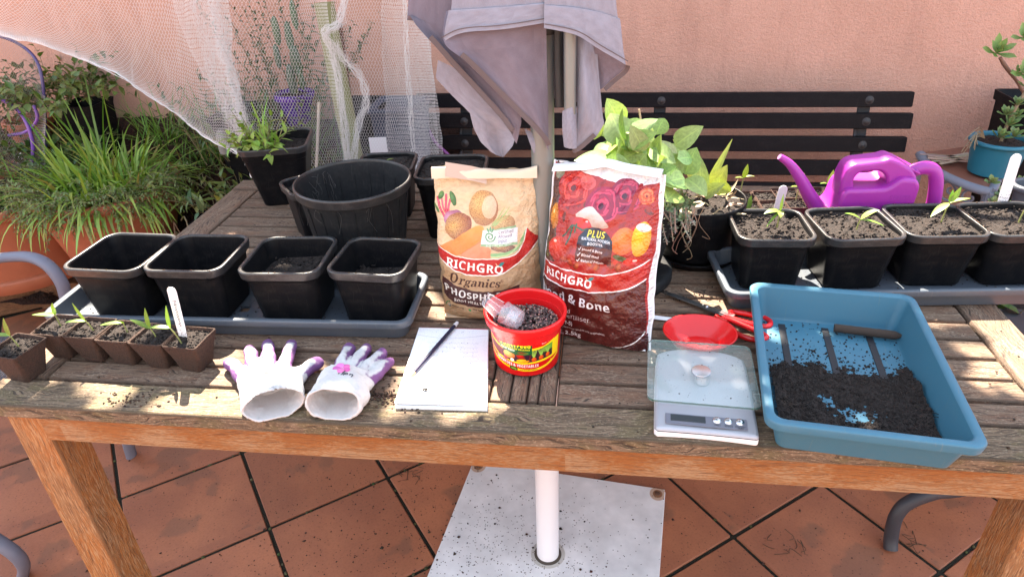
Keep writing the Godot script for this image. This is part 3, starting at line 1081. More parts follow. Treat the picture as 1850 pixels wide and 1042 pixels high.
func make_materials() -> void:
	mat("wood", Color(1.0, 0.96, 0.92), 0.82, "wood", 1.0, "wood_b", 0.12)
	mat("wood_edge", Color(1.0, 0.93, 0.86), 0.85, "moss", 1.0, "moss_b", 0.14)
	mat("apron", Color.WHITE, 0.55, "apron", 1.0, "apron_b", 0.06)
	mat("legs", Color.WHITE, 0.6, "legs", 1.0, "legs_b", 0.1)
	tri("tileflat", Color.WHITE, 0.7, "tile", 0.45, "", 0.1, true)
	mat("tile", Color.WHITE, 0.55, "tile", 0.45, "tile_b", 0.06)
	tri("grout", Color(0.30, 0.29, 0.20), 0.95, "soil_b", 6.0, "soil_b", 0.4, true)
	tri("wall", Color.WHITE, 0.9, "wall", 0.45, "wall_b", 0.26, true)
	tri("soil", Color.WHITE, 0.95, "soil", 5.0, "soil_b", 0.5)
	mat("crumb", Color.WHITE, 0.95)
	tri("black", Color.WHITE, 0.34, "black", 4.0)
	tri("blackmatt", Color.WHITE, 0.6, "black", 4.0)
	tri("rim", Color.WHITE, 0.36, "rimdust", 6.0)
	tri("darkgrey", Color.WHITE, 0.55, "darkgrey", 3.0)
	tri("traygrey", Color.WHITE, 0.42, "grey", 3.0)
	tri("terra", Color.WHITE, 0.6, "terra", 2.0)
	tri("peat", Color.WHITE, 0.95, "peat", 6.0, "soil_b", 0.25)
	tri("added_housewall", Color.WHITE, 0.95, "house", 0.9, "wall_b", 0.2, true)
	mat("leaf", Color.WHITE, 0.42, "leaf").backlight_enabled = true
	M.leaf.backlight = Color(0.62, 0.66, 0.30)
	mat("grass", Color.WHITE, 0.45).backlight_enabled = true
	M.grass.backlight = Color(0.55, 0.62, 0.22)
	mat("succulent", Color.WHITE, 0.45)
	M.succulent.subsurf_scatter_enabled = true
	M.succulent.subsurf_scatter_strength = 0.15
	mat("stem", Color.WHITE, 0.7)
	mat("metal", lin(0.185, 0.205, 0.195), 0.42).metallic = 0.35
	mat("whitemetal", lin(0.76, 0.75, 0.78), 0.4)
	mat("iron", lin(0.17, 0.19, 0.24), 0.55)
	mat("charcoal", lin(0.035, 0.036, 0.045), 0.5)
	mat("armgrey", lin(0.15, 0.155, 0.20), 0.5)
	tri("bench", Color(0.95, 0.95, 1.0), 0.5, "darkgrey", 2.0, "wood_b", 0.05)
	M.bench.albedo_color = Color(0.66, 0.62, 0.66)
	mat("cloth", Color.WHITE, 0.95, "cloth", 1.0, "weave", 0.02).rim_enabled = true
	M.cloth.rim = 0.3
	M.cloth.backlight_enabled = true
	M.cloth.backlight = Color(0.25, 0.23, 0.26)
	mat("hem", lin(0.115, 0.092, 0.095), 0.95)
	mat("bag1", Color(0.88, 0.87, 0.86), 0.6, "bag1", 1.0, "crinkle", 0.45)
	mat("bag2", Color(0.94, 0.94, 0.94), 0.2, "bag2", 1.0, "crinkle", 0.6)
	M.bag2.clearcoat_enabled = true
	M.bag2.clearcoat = 0.5
	mat("kraft", lin(0.52, 0.36, 0.22), 0.8)
	mat("paperwhite", lin(0.66, 0.52, 0.39), 0.8)
	mat("film", lin(0.78, 0.78, 0.80), 0.3)
	mat("red", lin(0.66, 0.010, 0.012), 0.22)
	M.red.subsurf_scatter_enabled = true
	M.red.subsurf_scatter_strength = 0.1
	mat("bucket", Color.WHITE, 0.3, "bucket", 1.0)
	mat("page", Color.WHITE, 0.9, "page", 1.0)
	mat("paper", lin(0.80, 0.79, 0.78), 0.9)
	mat("stick", Color.WHITE, 0.5, "stick", 1.0)
	mat("blank", Color.WHITE, 0.5, "blank", 1.0)
	mat("plate", Color.WHITE, 0.45, "plate", 1.0)
	mat("magenta", lin(0.325, 0.026, 0.30), 0.38)
	M.magenta.subsurf_scatter_enabled = true
	M.magenta.subsurf_scatter_strength = 0.25
	tri("blue", Color.WHITE, 0.5, "bluedust", 3.0)
	mat("teal", lin(0.012, 0.135, 0.20), 0.45)
	mat("silver", lin(0.37, 0.37, 0.40), 0.4).metallic = 0.2
	mat("steel", lin(0.62, 0.62, 0.64), 0.25).metallic = 1.0
	mat("darksteel", lin(0.16, 0.16, 0.17), 0.35).metallic = 0.9
	mat("whiteplastic", lin(0.80, 0.79, 0.80), 0.4)
	mat("lcd", lin(0.045, 0.05, 0.055), 0.2)
	mat("ink", lin(0.06, 0.06, 0.07), 0.7)
	mat("glass", Color(0.85, 0.95, 0.92, 0.08), 0.03).transparency = BaseMaterial3D.TRANSPARENCY_ALPHA
	M.glass.metallic_specular = 0.3
	mat("glassedge", Color(0.20, 0.36, 0.31, 0.7), 0.08).transparency = BaseMaterial3D.TRANSPARENCY_ALPHA
	mat("clear", Color(0.93, 0.93, 0.95, 0.14), 0.16).transparency = BaseMaterial3D.TRANSPARENCY_ALPHA
	mat("glove", Color.WHITE, 0.9, "", 1.0)
	tri("gloveknit", Color.WHITE, 0.9, "", 60.0, "knit", 0.05)
	mat("net", lin(0.74, 0.70, 0.68), 0.7)
	mat("netdark", lin(0.36, 0.33, 0.32), 0.7)
	mat("plain", Color.WHITE, 0.6)
	mat("shiny", Color.WHITE, 0.25)
	tri("timber", Color(1.0, 0.85, 0.7), 0.8, "wood", 2.0, "wood_b", 0.2)
	tri("mulch", Color(1.3, 1.05, 0.95), 0.95, "soil", 2.5, "soil_b", 1.2)
	tri("earth", Color(1.0, 0.8, 0.7), 0.95, "tile", 1.5, "soil_b", 0.8, true)
	for key in ["black", "blackmatt", "darkgrey", "bench"]: M[key].metallic_specular = 0.24

# ---------------------------------------------------------------- the courtyard
func build_setting() -> void:
	var b := lm()
	b.box(Vector3(0, -0.0465, 0), Vector3(40, 0.04, 40), 0.005)
	var g := solo("ground", b, M.tileflat, "", "", "", "structure")
	b = lm()
	b.box(Vector3(0, -0.0225, -0.9), Vector3(6.4, 0.035, 3.6), 0.002)
	var fl := solo("patio_floor", b, M.grout, "", "", "", "structure")
	var kinds := []
	for k in 8:
		var q := lm()
		q.uvo = Vector2(rf(0, 3), rf(0, 3))
		q.tint = Color.WHITE.darkened(rf(0, 0.22))
		q.box(Vector3(0, -0.009, 0), Vector3(0.3295, 0.018, 0.3295), 0.003)
		kinds.append(q.mesh())
	var th := deg_to_rad(52.5)
	var n1 := Vector2(-sin(th), cos(th))
	var n2 := Vector2(cos(th), sin(th))
	for i in range(-14, 14):
		for j in range(-14, 14):
			var c := n1 * (-0.045 - (i + 0.5) * 0.3385) + n2 * (-0.43 - (j + 0.5) * 0.3385)
			if c.x < -2.9 or c.x > 2.3 or c.y > 0.35 or c.y < (-2.62 if c.x > -0.5 else -2.2): continue
			var o := part("tile", kinds[rng.randi() % 8], M.tile, fl)
			o.transform = Transform3D(Basis(Vector3.UP, -th + PI / 2 * (rng.randi() % 4)), Vector3(c.x, rf(-0.001, 0.001), c.y))
	b = mb(Vector3(0, 0, -2.75))
	b.box(Vector3(0.2, 1.06, -2.75), Vector3(11.0, 2.18, 0.2), 0.01)
	solo("courtyard_wall", b, M.wall, "salmon pink rendered courtyard wall behind the whole scene", "wall", "", "", Vector3(0, 0, -2.75))

	b = mb(Vector3(0, 0, 2.9))
	b.box(Vector3(0, 1.35, 3.0), Vector3(11.0, 2.76, 0.2), 0.01)  # unseen wall, added for the fill light it bounces onto the table
	solo("added_house_wall", b, M.added_housewall, "unseen plain grey house wall added behind the viewer to give fill light", "wall", "", "", Vector3(0, 0, 2.9))

# ---------------------------------------------------------------- the table
func board(parent: Node3D, called: String, at: Vector3, lo: Vector3, hi: Vector3, m: Material, bev := 0.0025, sag := 0.0) -> void:
	var b := mb(at)
	b.uvo = Vector2(rf(0, 4), rf(0, 4))
	b.uvk = 1.0
	b.tint = Color.WHITE.darkened(rf(0, 0.16))
	# split lengthwise so that the edge wanders a little, as old boards do
	var size := hi - lo
	var bb := Basis(Vector3.UP, rf(-0.0015, 0.0015)) * Basis(Vector3.RIGHT, rf(-0.006, 0.006))
	b.box((lo + hi) / 2 + Vector3(0, rf(-sag, sag), 0), size, bev, bb)
	var k := b.t.size()
	for i in k: b.t[i] = b.t[i] * Vector2(1.15, 2.3)
	part(called, b, m, parent)

func build_table() -> void:
	var at := Vector3(-0.137, 0, -1.2925)
	var t := thing("garden_table", "long weathered slatted timber garden table carrying all the pots and tools", "table", at)
	var x0 := -1.036
	var x1 := 0.762
	var y := TOP
	board(t, "edge_board", at, Vector3(x0, y - 0.029, -0.8575), Vector3(x1, y, -0.785), M.wood_edge, 0.004)
	board(t, "edge_board", at, Vector3(x0, y - 0.029, -1.80), Vector3(x1, y, -1.7265), M.wood, 0.004)
	board(t, "end_board", at, Vector3(x0, y - 0.028, -1.7245), Vector3(-0.957, y - 0.0005, -0.8605), M.wood, 0.004)
	board(t, "end_board", at, Vector3(0.686, y - 0.028, -1.7245), Vector3(x1, y - 0.0005, -0.8605), M.wood, 0.004)
	for k in 15:
		var z1 := -0.8625 - 0.0573 * k
		board(t, "slat", at, Vector3(-0.954, y - 0.023, z1 - 0.0515), Vector3(-0.1665, y - 0.001, z1), M.wood, 0.003, 0.0008)
		board(t, "slat", at, Vector3(-0.0545, y - 0.023, z1 - 0.0515), Vector3(0.683, y - 0.001, z1), M.wood, 0.003, 0.0008)
	var xs := [-0.1640, -0.1330, -0.1310, -0.1050, -0.1025, -0.0860, -0.0845, -0.0570]
	for k in 4:
		for s in 2:
			board(t, "centre_slat", at, Vector3(xs[k * 2], y - 0.023, [-1.115, -1.722][s]), Vector3(xs[k * 2 + 1], y - 0.0015, [-0.8625, -1.185][s]), M.wood, 0.0025, 0.0006)
	board(t, "apron", at, Vector3(-0.944, 0.647, -0.826), Vector3(0.664, 0.7105, -0.802), M.apron, 0.003)
	board(t, "apron", at, Vector3(-0.944, 0.647, -1.785), Vector3(0.664, 0.7105, -1.76), M.apron, 0.003)
	board(t, "apron", at, Vector3(-1.0, 0.647, -1.70), Vector3(-0.975, 0.7105, -0.885), M.apron, 0.003)
	board(t, "apron", at, Vector3(0.70, 0.647, -1.70), Vector3(0.725, 0.7105, -0.885), M.apron, 0.003)
	board(t, "cross_rail", at, Vector3(-0.20, 0.67, -1.755), Vector3(-0.17, 0.715, -0.83), M.apron, 0.003)
	board(t, "cross_rail", at, Vector3(-0.045, 0.67, -1.755), Vector3(-0.015, 0.715, -0.83), M.apron, 0.003)
	for lx in [-1.016, 0.665]:
		for lz in [-0.884, -1.785]:
			var b := mb(at)
			b.uvo = Vector2(rf(0, 3), rf(0, 3))
			b.box(Vector3(lx + 0.036, 0.354, lz + 0.036), Vector3(0.072, 0.712, 0.072), 0.004)
			for i in b.t.size(): b.t[i] = b.t[i] * Vector2(1.0, 2.2)
			part("leg", b, M.legs, t)

# ---------------------------------------------------------------- the umbrella and its stand
func build_umbrella() -> void:
	var at := Vector3(-0.096, 0, -1.152)
	var s := thing("umbrella_stand", "square white steel umbrella stand with a tube, speckled with soil, on the tiles", "umbrella stand", at, deg_to_rad(-7.0))
	var b := lm()
	var ring := MB.rr(0.276, 0.276, 0.012, 4)
	var o := PackedVector2Array()
	for k in ring.size() - 1: o.append(ring[ring.size() - 2 - k] * Vector2(1, 1))
	b.loft([[0.001, 0.274, 0.274, 0.012], [0.001, 0.276, 0.276, 0.012], [0.007, 0.276, 0.276, 0.012], [0.009, 0.274, 0.274, 0.012]])
	var n := 24
	var p := PackedVector3Array()
	var q := PackedVector2Array()
	for j in 3:
		for i in 3:
			p.append(Vector3((i - 1) * 0.274, 0.009, (1 - j) * 0.274))
			q.append(Vector2(i * 0.5, 1.0 - j * 0.5))
	b.patch(p, 3, q)
	part("base_plate", b, M.plate, s)
	for c in [Vector3(-0.255, 0.009, -0.255), Vector3(0.255, 0.009, -0.255), Vector3(-0.255, 0.009, 0.255), Vector3(0.255, 0.009, 0.255)]:
		b = lm()
		b.tint = Color(0.10, 0.05, 0.03)
		b.lathe([Vector2(0.0075, 0), Vector2(0.0075, 0.002), Vector2(0.006, 0.003), Vector2(0.0, 0.003)], 14, c)
		part("bolt", b, M.plain, s)
	b = lm()
	b.lathe([Vector2(0.0275, 0.009), Vector2(0.0275, 0.56), Vector2(0.0275, 0.56), Vector2(0.0255, 0.561), Vector2(0.0245, 0.56), Vector2(0.0245, 0.30)], 32)
	part("tube", b, M.whitemetal, s)
	b = lm()
	b.tint = Color(0.06, 0.045, 0.035)
	b.lathe([Vector2(0.034, 0.0092), Vector2(0.031, 0.0115), Vector2(0.0277, 0.0125)], 32)
	part("weld", b, M.plain, s)
	var u := thing("patio_umbrella", "closed mauve grey patio umbrella with drooping canopy folds on a grey pole", "umbrella", at)
	b = lm()
	b.lathe([Vector2(0.0203, 0.32), Vector2(0.0203, 2.36), Vector2(0.012, 2.39), Vector2(0, 2.395)], 28)
	part("pole", b, M.metal, u)
	var pole := Vector2(at.x, at.z)
	var panels := [
		[[Vector3(-0.3004,1.3194,-1.13), Vector3(-0.2787,1.3254,-1.13), Vector3(-0.2448,1.3325,-1.13), Vector3(-0.2172,1.3319,-1.13)], [Vector3(-0.2981,1.2869,-1.12), Vector3(-0.2785,1.2751,-1.13), Vector3(-0.2513,1.258,-1.13), Vector3(-0.2124,1.2389,-1.13)], [Vector3(-0.2589,1.239,-1.115), Vector3(-0.2362,1.2219,-1.13), Vector3(-0.2012,1.2024,-1.13), Vector3(-0.1613,1.179,-1.13)], [Vector3(-0.2131,1.1841,-1.118), Vector3(-0.1923,1.1666,-1.13), Vector3(-0.1653,1.1501,-1.13), Vector3(-0.1309,1.1297,-1.13)], [Vector3(-0.1706,1.1339,-1.122), Vector3(-0.1609,1.1231,-1.13), Vector3(-0.1482,1.1127,-1.13), Vector3(-0.1336,1.0994,-1.13)], [Vector3(-0.1472,1.1007,-1.126), Vector3(-0.1458,1.0911,-1.135), Vector3(-0.1432,1.0843,-1.135), Vector3(-0.1396,1.0765,-1.135)]],
		[[Vector3(-0.2677,1.2144,-1.15), Vector3(-0.2489,1.2054,-1.15), Vector3(-0.2183,1.1889,-1.15), Vector3(-0.1831,1.1687,-1.15)], [Vector3(-0.2742,1.1848,-1.15), Vector3(-0.246,1.1709,-1.15), Vector3(-0.2057,1.1522,-1.15), Vector3(-0.1631,1.1333,-1.15)], [Vector3(-0.2456,1.1523,-1.15), Vector3(-0.2217,1.1391,-1.15), Vector3(-0.1864,1.1219,-1.15), Vector3(-0.1508,1.1085,-1.15)], [Vector3(-0.2197,1.1258,-1.15), Vector3(-0.2003,1.1143,-1.15), Vector3(-0.1756,1.0976,-1.16), Vector3(-0.1425,1.0924,-1.14)], [Vector3(-0.2147,1.0987,-1.15), Vector3(-0.1976,1.0929,-1.15), Vector3(-0.175,1.0822,-1.165), Vector3(-0.1422,1.0843,-1.135)], [Vector3(-0.2045,1.0751,-1.15), Vector3(-0.191,1.0712,-1.15), Vector3(-0.172,1.0622,-1.165), Vector3(-0.1443,1.0784,-1.135)], [Vector3(-0.1879,1.0572,-1.15), Vector3(-0.1774,1.0512,-1.15), Vector3(-0.1679,1.0418,-1.165), Vector3(-0.1464,1.0725,-1.135)]],
		[[Vector3(-0.2387,1.2955,-1.11), Vector3(-0.1902,1.2987,-1.11), Vector3(-0.1365,1.3001,-1.11), Vector3(-0.0843,1.3023,-1.11)], [Vector3(-0.2406,1.2546,-1.085), Vector3(-0.201,1.2598,-1.098), Vector3(-0.1414,1.2643,-1.105), Vector3(-0.0852,1.2709,-1.118)], [Vector3(-0.2082,1.2226,-1.09), Vector3(-0.18,1.2199,-1.105), Vector3(-0.136,1.2212,-1.105), Vector3(-0.0851,1.217,-1.122)], [Vector3(-0.1541,1.1591,-1.11), Vector3(-0.1333,1.1591,-1.11), Vector3(-0.1099,1.159,-1.11), Vector3(-0.0841,1.1548,-1.125)], [Vector3(-0.0986,1.0986,-1.115), Vector3(-0.0931,1.0968,-1.115), Vector3(-0.0876,1.0958,-1.115), Vector3(-0.0839,1.09,-1.127)], [Vector3(-0.0872,1.0779,-1.12), Vector3(-0.0863,1.075,-1.12), Vector3(-0.0845,1.0721,-1.12), Vector3(-0.0835,1.0712,-1.12)]],
		[[Vector3(-0.2228,1.3358,-1.098), Vector3(-0.1777,1.3349,-1.098), Vector3(-0.1297,1.3338,-1.098), Vector3(-0.0855,1.3329,-1.098)], [Vector3(-0.2314,1.2982,-1.092), Vector3(-0.1807,1.3001,-1.094), Vector3(-0.1303,1.3031,-1.094), Vector3(-0.0848,1.3066,-1.096)], [Vector3(-0.2377,1.2751,-1.088), Vector3(-0.1881,1.2818,-1.091), Vector3(-0.1347,1.2865,-1.091), Vector3(-0.0841,1.2921,-1.095)], [Vector3(-0.2416,1.2553,-1.086), Vector3(-0.2108,1.2675,-1.088), Vector3(-0.1509,1.2714,-1.088), Vector3(-0.0841,1.2789,-1.094)]],
		[[Vector3(-0.0859,1.3336,-1.092), Vector3(-0.0478,1.3333,-1.088), Vector3(-0.0079,1.3317,-1.094), Vector3(0.0167,1.3314,-1.092)], [Vector3(-0.086,1.3038,-1.089), Vector3(-0.0432,1.3008,-1.083), Vector3(-0.0027,1.2914,-1.09), Vector3(0.0269,1.2803,-1.089)], [Vector3(-0.086,1.2857,-1.086), Vector3(-0.0404,1.28,-1.079), Vector3(-0.0035,1.2642,-1.086), Vector3(0.0326,1.2431,-1.086)], [Vector3(-0.0859,1.2728,-1.084), Vector3(-0.0385,1.2639,-1.077), Vector3(-0.0053,1.2431,-1.084), Vector3(0.0378,1.2184,-1.084)]],
		[[Vector3(-0.0124,1.2437,-1.11), Vector3(0.0031,1.2353,-1.11), Vector3(0.0204,1.2253,-1.11), Vector3(0.0387,1.2126,-1.11)], [Vector3(-0.0085,1.2209,-1.12), Vector3(0.0053,1.2166,-1.12), Vector3(0.0194,1.208,-1.12), Vector3(0.036,1.2028,-1.12)], [Vector3(-0.0027,1.1942,-1.125), Vector3(0.0061,1.1932,-1.125), Vector3(0.0149,1.1897,-1.125), Vector3(0.0202,1.188,-1.125)], [Vector3(-0.0011,1.1706,-1.125), Vector3(0.0006,1.1715,-1.125), Vector3(0.0024,1.1723,-1.125), Vector3(0.005,1.1741,-1.125)]],
		[[Vector3(-0.0393,1.2666,-1.12), Vector3(-0.0266,1.2624,-1.12), Vector3(-0.0145,1.2541,-1.12), Vector3(-0.0065,1.2417,-1.12)], [Vector3(-0.0376,1.2096,-1.115), Vector3(-0.0251,1.2112,-1.1), Vector3(-0.0115,1.2043,-1.115), Vector3(-0.0028,1.2008,-1.115)], [Vector3(-0.0356,1.1409,-1.11), Vector3(-0.0202,1.1452,-1.095), Vector3(-0.0063,1.139,-1.11), Vector3(0.0054,1.1345,-1.11)], [Vector3(-0.0368,1.0892,-1.11), Vector3(-0.0259,1.0911,-1.11), Vector3(-0.0097,1.0987,-1.11), Vector3(0.0077,1.119,-1.11)], [Vector3(-0.0412,1.0701,-1.11), Vector3(-0.0348,1.0721,-1.11), Vector3(-0.0257,1.0778,-1.11), Vector3(-0.0034,1.0987,-1.11)]],
		[[Vector3(-0.1252,1.102,-1.14), Vector3(-0.1121,1.0944,-1.14), Vector3(-0.1,1.0867,-1.14), Vector3(-0.0877,1.0789,-1.14)], [Vector3(-0.1185,1.0844,-1.135), Vector3(-0.1082,1.0786,-1.135), Vector3(-0.0969,1.0747,-1.135), Vector3(-0.0856,1.0689,-1.135)], [Vector3(-0.1104,1.0609,-1.135), Vector3(-0.1028,1.058,-1.135), Vector3(-0.0942,1.057,-1.135), Vector3(-0.0857,1.0571,-1.135)]],
		[[Vector3(-0.0595,1.1414,-1.105), Vector3(-0.0518,1.1484,-1.093), Vector3(-0.0431,1.1511,-1.093), Vector3(-0.0365,1.1495,-1.105)], [Vector3(-0.0595,1.1131,-1.105), Vector3(-0.0515,1.1179,-1.09), Vector3(-0.0426,1.1188,-1.09), Vector3(-0.036,1.115,-1.105)], [Vector3(-0.0566,1.0822,-1.105), Vector3(-0.0507,1.0829,-1.095), Vector3(-0.0425,1.082,-1.095), Vector3(-0.0356,1.0795,-1.105)]],
	]
	for k in panels.size():
		var rows: Array = panels[k]
		if k in [0, 3, 4]:
			var up := []
			var up2 := []
			for w in rows[0]:
				up.append(Vector3(lerpf(w.x, pole.x, 0.35), w.y + 0.40, lerpf(w.z, pole.y, 0.2)))
				up2.append(Vector3(lerpf(w.x, pole.x, 0.8), w.y + 0.98, lerpf(w.z, pole.y, 0.6)))
			rows.push_front(up)
			rows.push_front(up2)
		var m := mb(at)
		var nu := 22
		var nv := 34
		var pts := facets(rows, nu, nv) if k == 1 else sheet(rows, nu, nv)
		for i in pts.size():
			var w: Vector3 = pts[i]
			var d := noise.get_noise_2d(w.x * 14.0 + k * 9.0, w.y * 6.0) * 0.0022 + noise.get_noise_2d(w.x * 40.0 + k * 5.0, w.y * 16.0) * 0.0014
			pts[i] = w + Vector3(0, 0, d)
		m.uvo = Vector2(k * 0.31, k * 0.17)
		m.tint = Color(0.66, 0.58, 0.60) if k in [0, 2, 5] else Color(1.22, 1.26, 1.28)  # inner panels darker, flaps lighter: light and shade put into the cloth tint
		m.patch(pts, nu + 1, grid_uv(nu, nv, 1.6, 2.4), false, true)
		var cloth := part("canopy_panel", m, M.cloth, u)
		# hems: a folded, stitched strip along the free edge
		var line := []
		var wid := 0.0
		if k in [0, 2]:
			for j in nv + 1:
				if pts[j * (nu + 1)].y < (1.262 if k == 0 else 1.235): line.append(j * (nu + 1))
			wid = 0.0085
		elif k == 6:
			for i in nu + 1: line.append(nv * (nu + 1) + i)
			wid = 0.008
		elif k == 5:
			for j in nv + 1: line.append(j * (nu + 1) + nu)
			wid = -0.007
		elif k in [3, 4]:
			for i in nu + 1: line.append(nv * (nu + 1) + i)
			wid = 0.0016
		if line.size() > 2:
			var h := mb(at)
			var hp := PackedVector3Array()
			var hq := PackedVector2Array()
			for j in line.size():
				var w: Vector3 = pts[line[j]]
				var w2: Vector3 = pts[line[mini(j + 1, line.size() - 1)]]
				var w1: Vector3 = pts[line[maxi(j - 1, 0)]]
				var d := (w2 - w1).normalized()
				var side := Vector3(-d.y, d.x, 0).normalized()
				if k in [3, 4]: w += side * 0.0055
				elif k == 0 or k == 2: w += side * 0.001
				var z := Vector3(0, 0, 0.0022)
				hp.append_array([w + z, w + side * absf(wid) + z])
				hq.append_array([Vector2(0, j * 0.01), Vector2(0.01, j * 0.01)])
			h.patch(hp, 2, hq)
			part("hem", h, M.hem, cloth)
	var path := [Vector3(-0.0482,1.2768,-1.108), Vector3(-0.0476,1.2203,-1.105), Vector3(-0.0469,1.1384,-1.103)]
	b = mb(at)
	b.tube([path[0] + Vector3(0, 0.85, -0.02)] + path, 0.0098, 14)
	part("rib", b, M.metal, u)
	b = mb(at)
	b.tint = Color(0.012, 0.012, 0.013)
	b.tube([Vector3(-0.0671,1.2896,-1.13), Vector3(-0.0669,1.2162,-1.125), Vector3(-0.0648,1.1453,-1.12)], 0.0075, 10)
	part("strut", b, M.plain, u)
	b = mb(at)
	b.tint = Color(0.02, 0.02, 0.022)
	b.lathe([Vector2(0.03, 1.255), Vector2(0.034, 1.27), Vector2(0.034, 1.34), Vector2(0.03, 1.35)], 20, Vector3(at.x, 0, at.z))
	part("runner", b, M.plain, u)
	b = mb(at)
	b.tint = Color(0.8, 0.74, 0.8)
	b.lathe([Vector2(0.075, 1.13), Vector2(0.10, 1.25), Vector2(0.12, 1.40), Vector2(0.09, 1.8), Vector2(0.035, 2.3)], 20, Vector3(at.x, 0, at.z), 1.0, 1.0, deg_to_rad(75), deg_to_rad(285))
	part("canopy_panel", b, M.cloth, u)

# ---------------------------------------------------------------- the bench
func build_bench() -> void:
	var at := Vector3(0.195, 0, -2.35)
	var t := thing("garden_bench", "long black slatted bench standing against the pink wall", "bench", at)
	var ends := [[-0.668, 1.050], [-0.666, 1.058], [-0.662, 1.052], [-0.658, 1.046], [-0.655, 1.04]]
	for k in 5:
		var b := mb(at)
		b.uvo = Vector2(rf(0, 2), rf(0, 2))
		var y: float = [0.787, 0.717, 0.639, 0.557, 0.477][k]
		b.box(Vector3((ends[k][0] + ends[k][1]) / 2, y, -2.475 + k * 0.014), Vector3(ends[k][1] - ends[k][0], 0.052 if k else 0.050, 0.032), 0.003, Basis(Vector3.RIGHT, -0.16))
		part("back_slat", b, M.bench, t)
	for k in 5:
		var b := mb(at)
		b.box(Vector3(0.195, 0.415, -2.36 + k * 0.078), Vector3(1.70, 0.028, 0.066), 0.003)
		part("seat_slat", b, M.bench, t)
	for x in [Vector3(-0.4911,0.6492,-2.46).x, Vector3(0.2147,0.6518,-2.46).x, Vector3(0.9084,0.6543,-2.46).x]:
		var b := mb(at)
		b.tint = Color(0.035, 0.037, 0.045)
		b.box(Vector3(x, 0.595, -2.470), Vector3(0.042, 0.39, 0.008), 0.002, Basis(Vector3.RIGHT, -0.17))
		b.tube([Vector3(x, 0.44, -2.45), Vector3(x, 0.40, -2.40), Vector3(x, 0.392, -2.05)], 0.014, 8)
		b.tube([Vector3(x, 0.40, -2.42), Vector3(x, 0.2, -2.47), Vector3(x, 0.0, -2.50)], 0.014, 8)
		b.tube([Vector3(x, 0.39, -2.08), Vector3(x, 0.2, -2.06), Vector3(x, 0.0, -2.04)], 0.014, 8)
		b.tube([Vector3(x - 0.02, 0.70, -2.48), Vector3(x - 0.02, 0.55, -2.43), Vector3(x - 0.03, 0.40, -2.30)], 0.006, 6)
		part("frame", b, M.plain, t)
		for k in 5:
			b = mb(at)
			b.tint = Color(0.026, 0.022, 0.023)
			var c := Vector3(x, [0.787, 0.717, 0.639, 0.557, 0.477][k] + 0.001, -2.475 + k * 0.014 + 0.0165)
			b.xf = b.xf * Transform3D(Basis(Vector3.RIGHT, PI / 2 - 0.16), c)
			b.lathe([Vector2(0.0145, 0), Vector2(0.0135, 0.0012), Vector2(0.009, 0.0014), Vector2(0.008, 0.004), Vector2(0.004, 0.0055), Vector2(0, 0.006)], 16)
			part("bolt", b, M.plain, t)

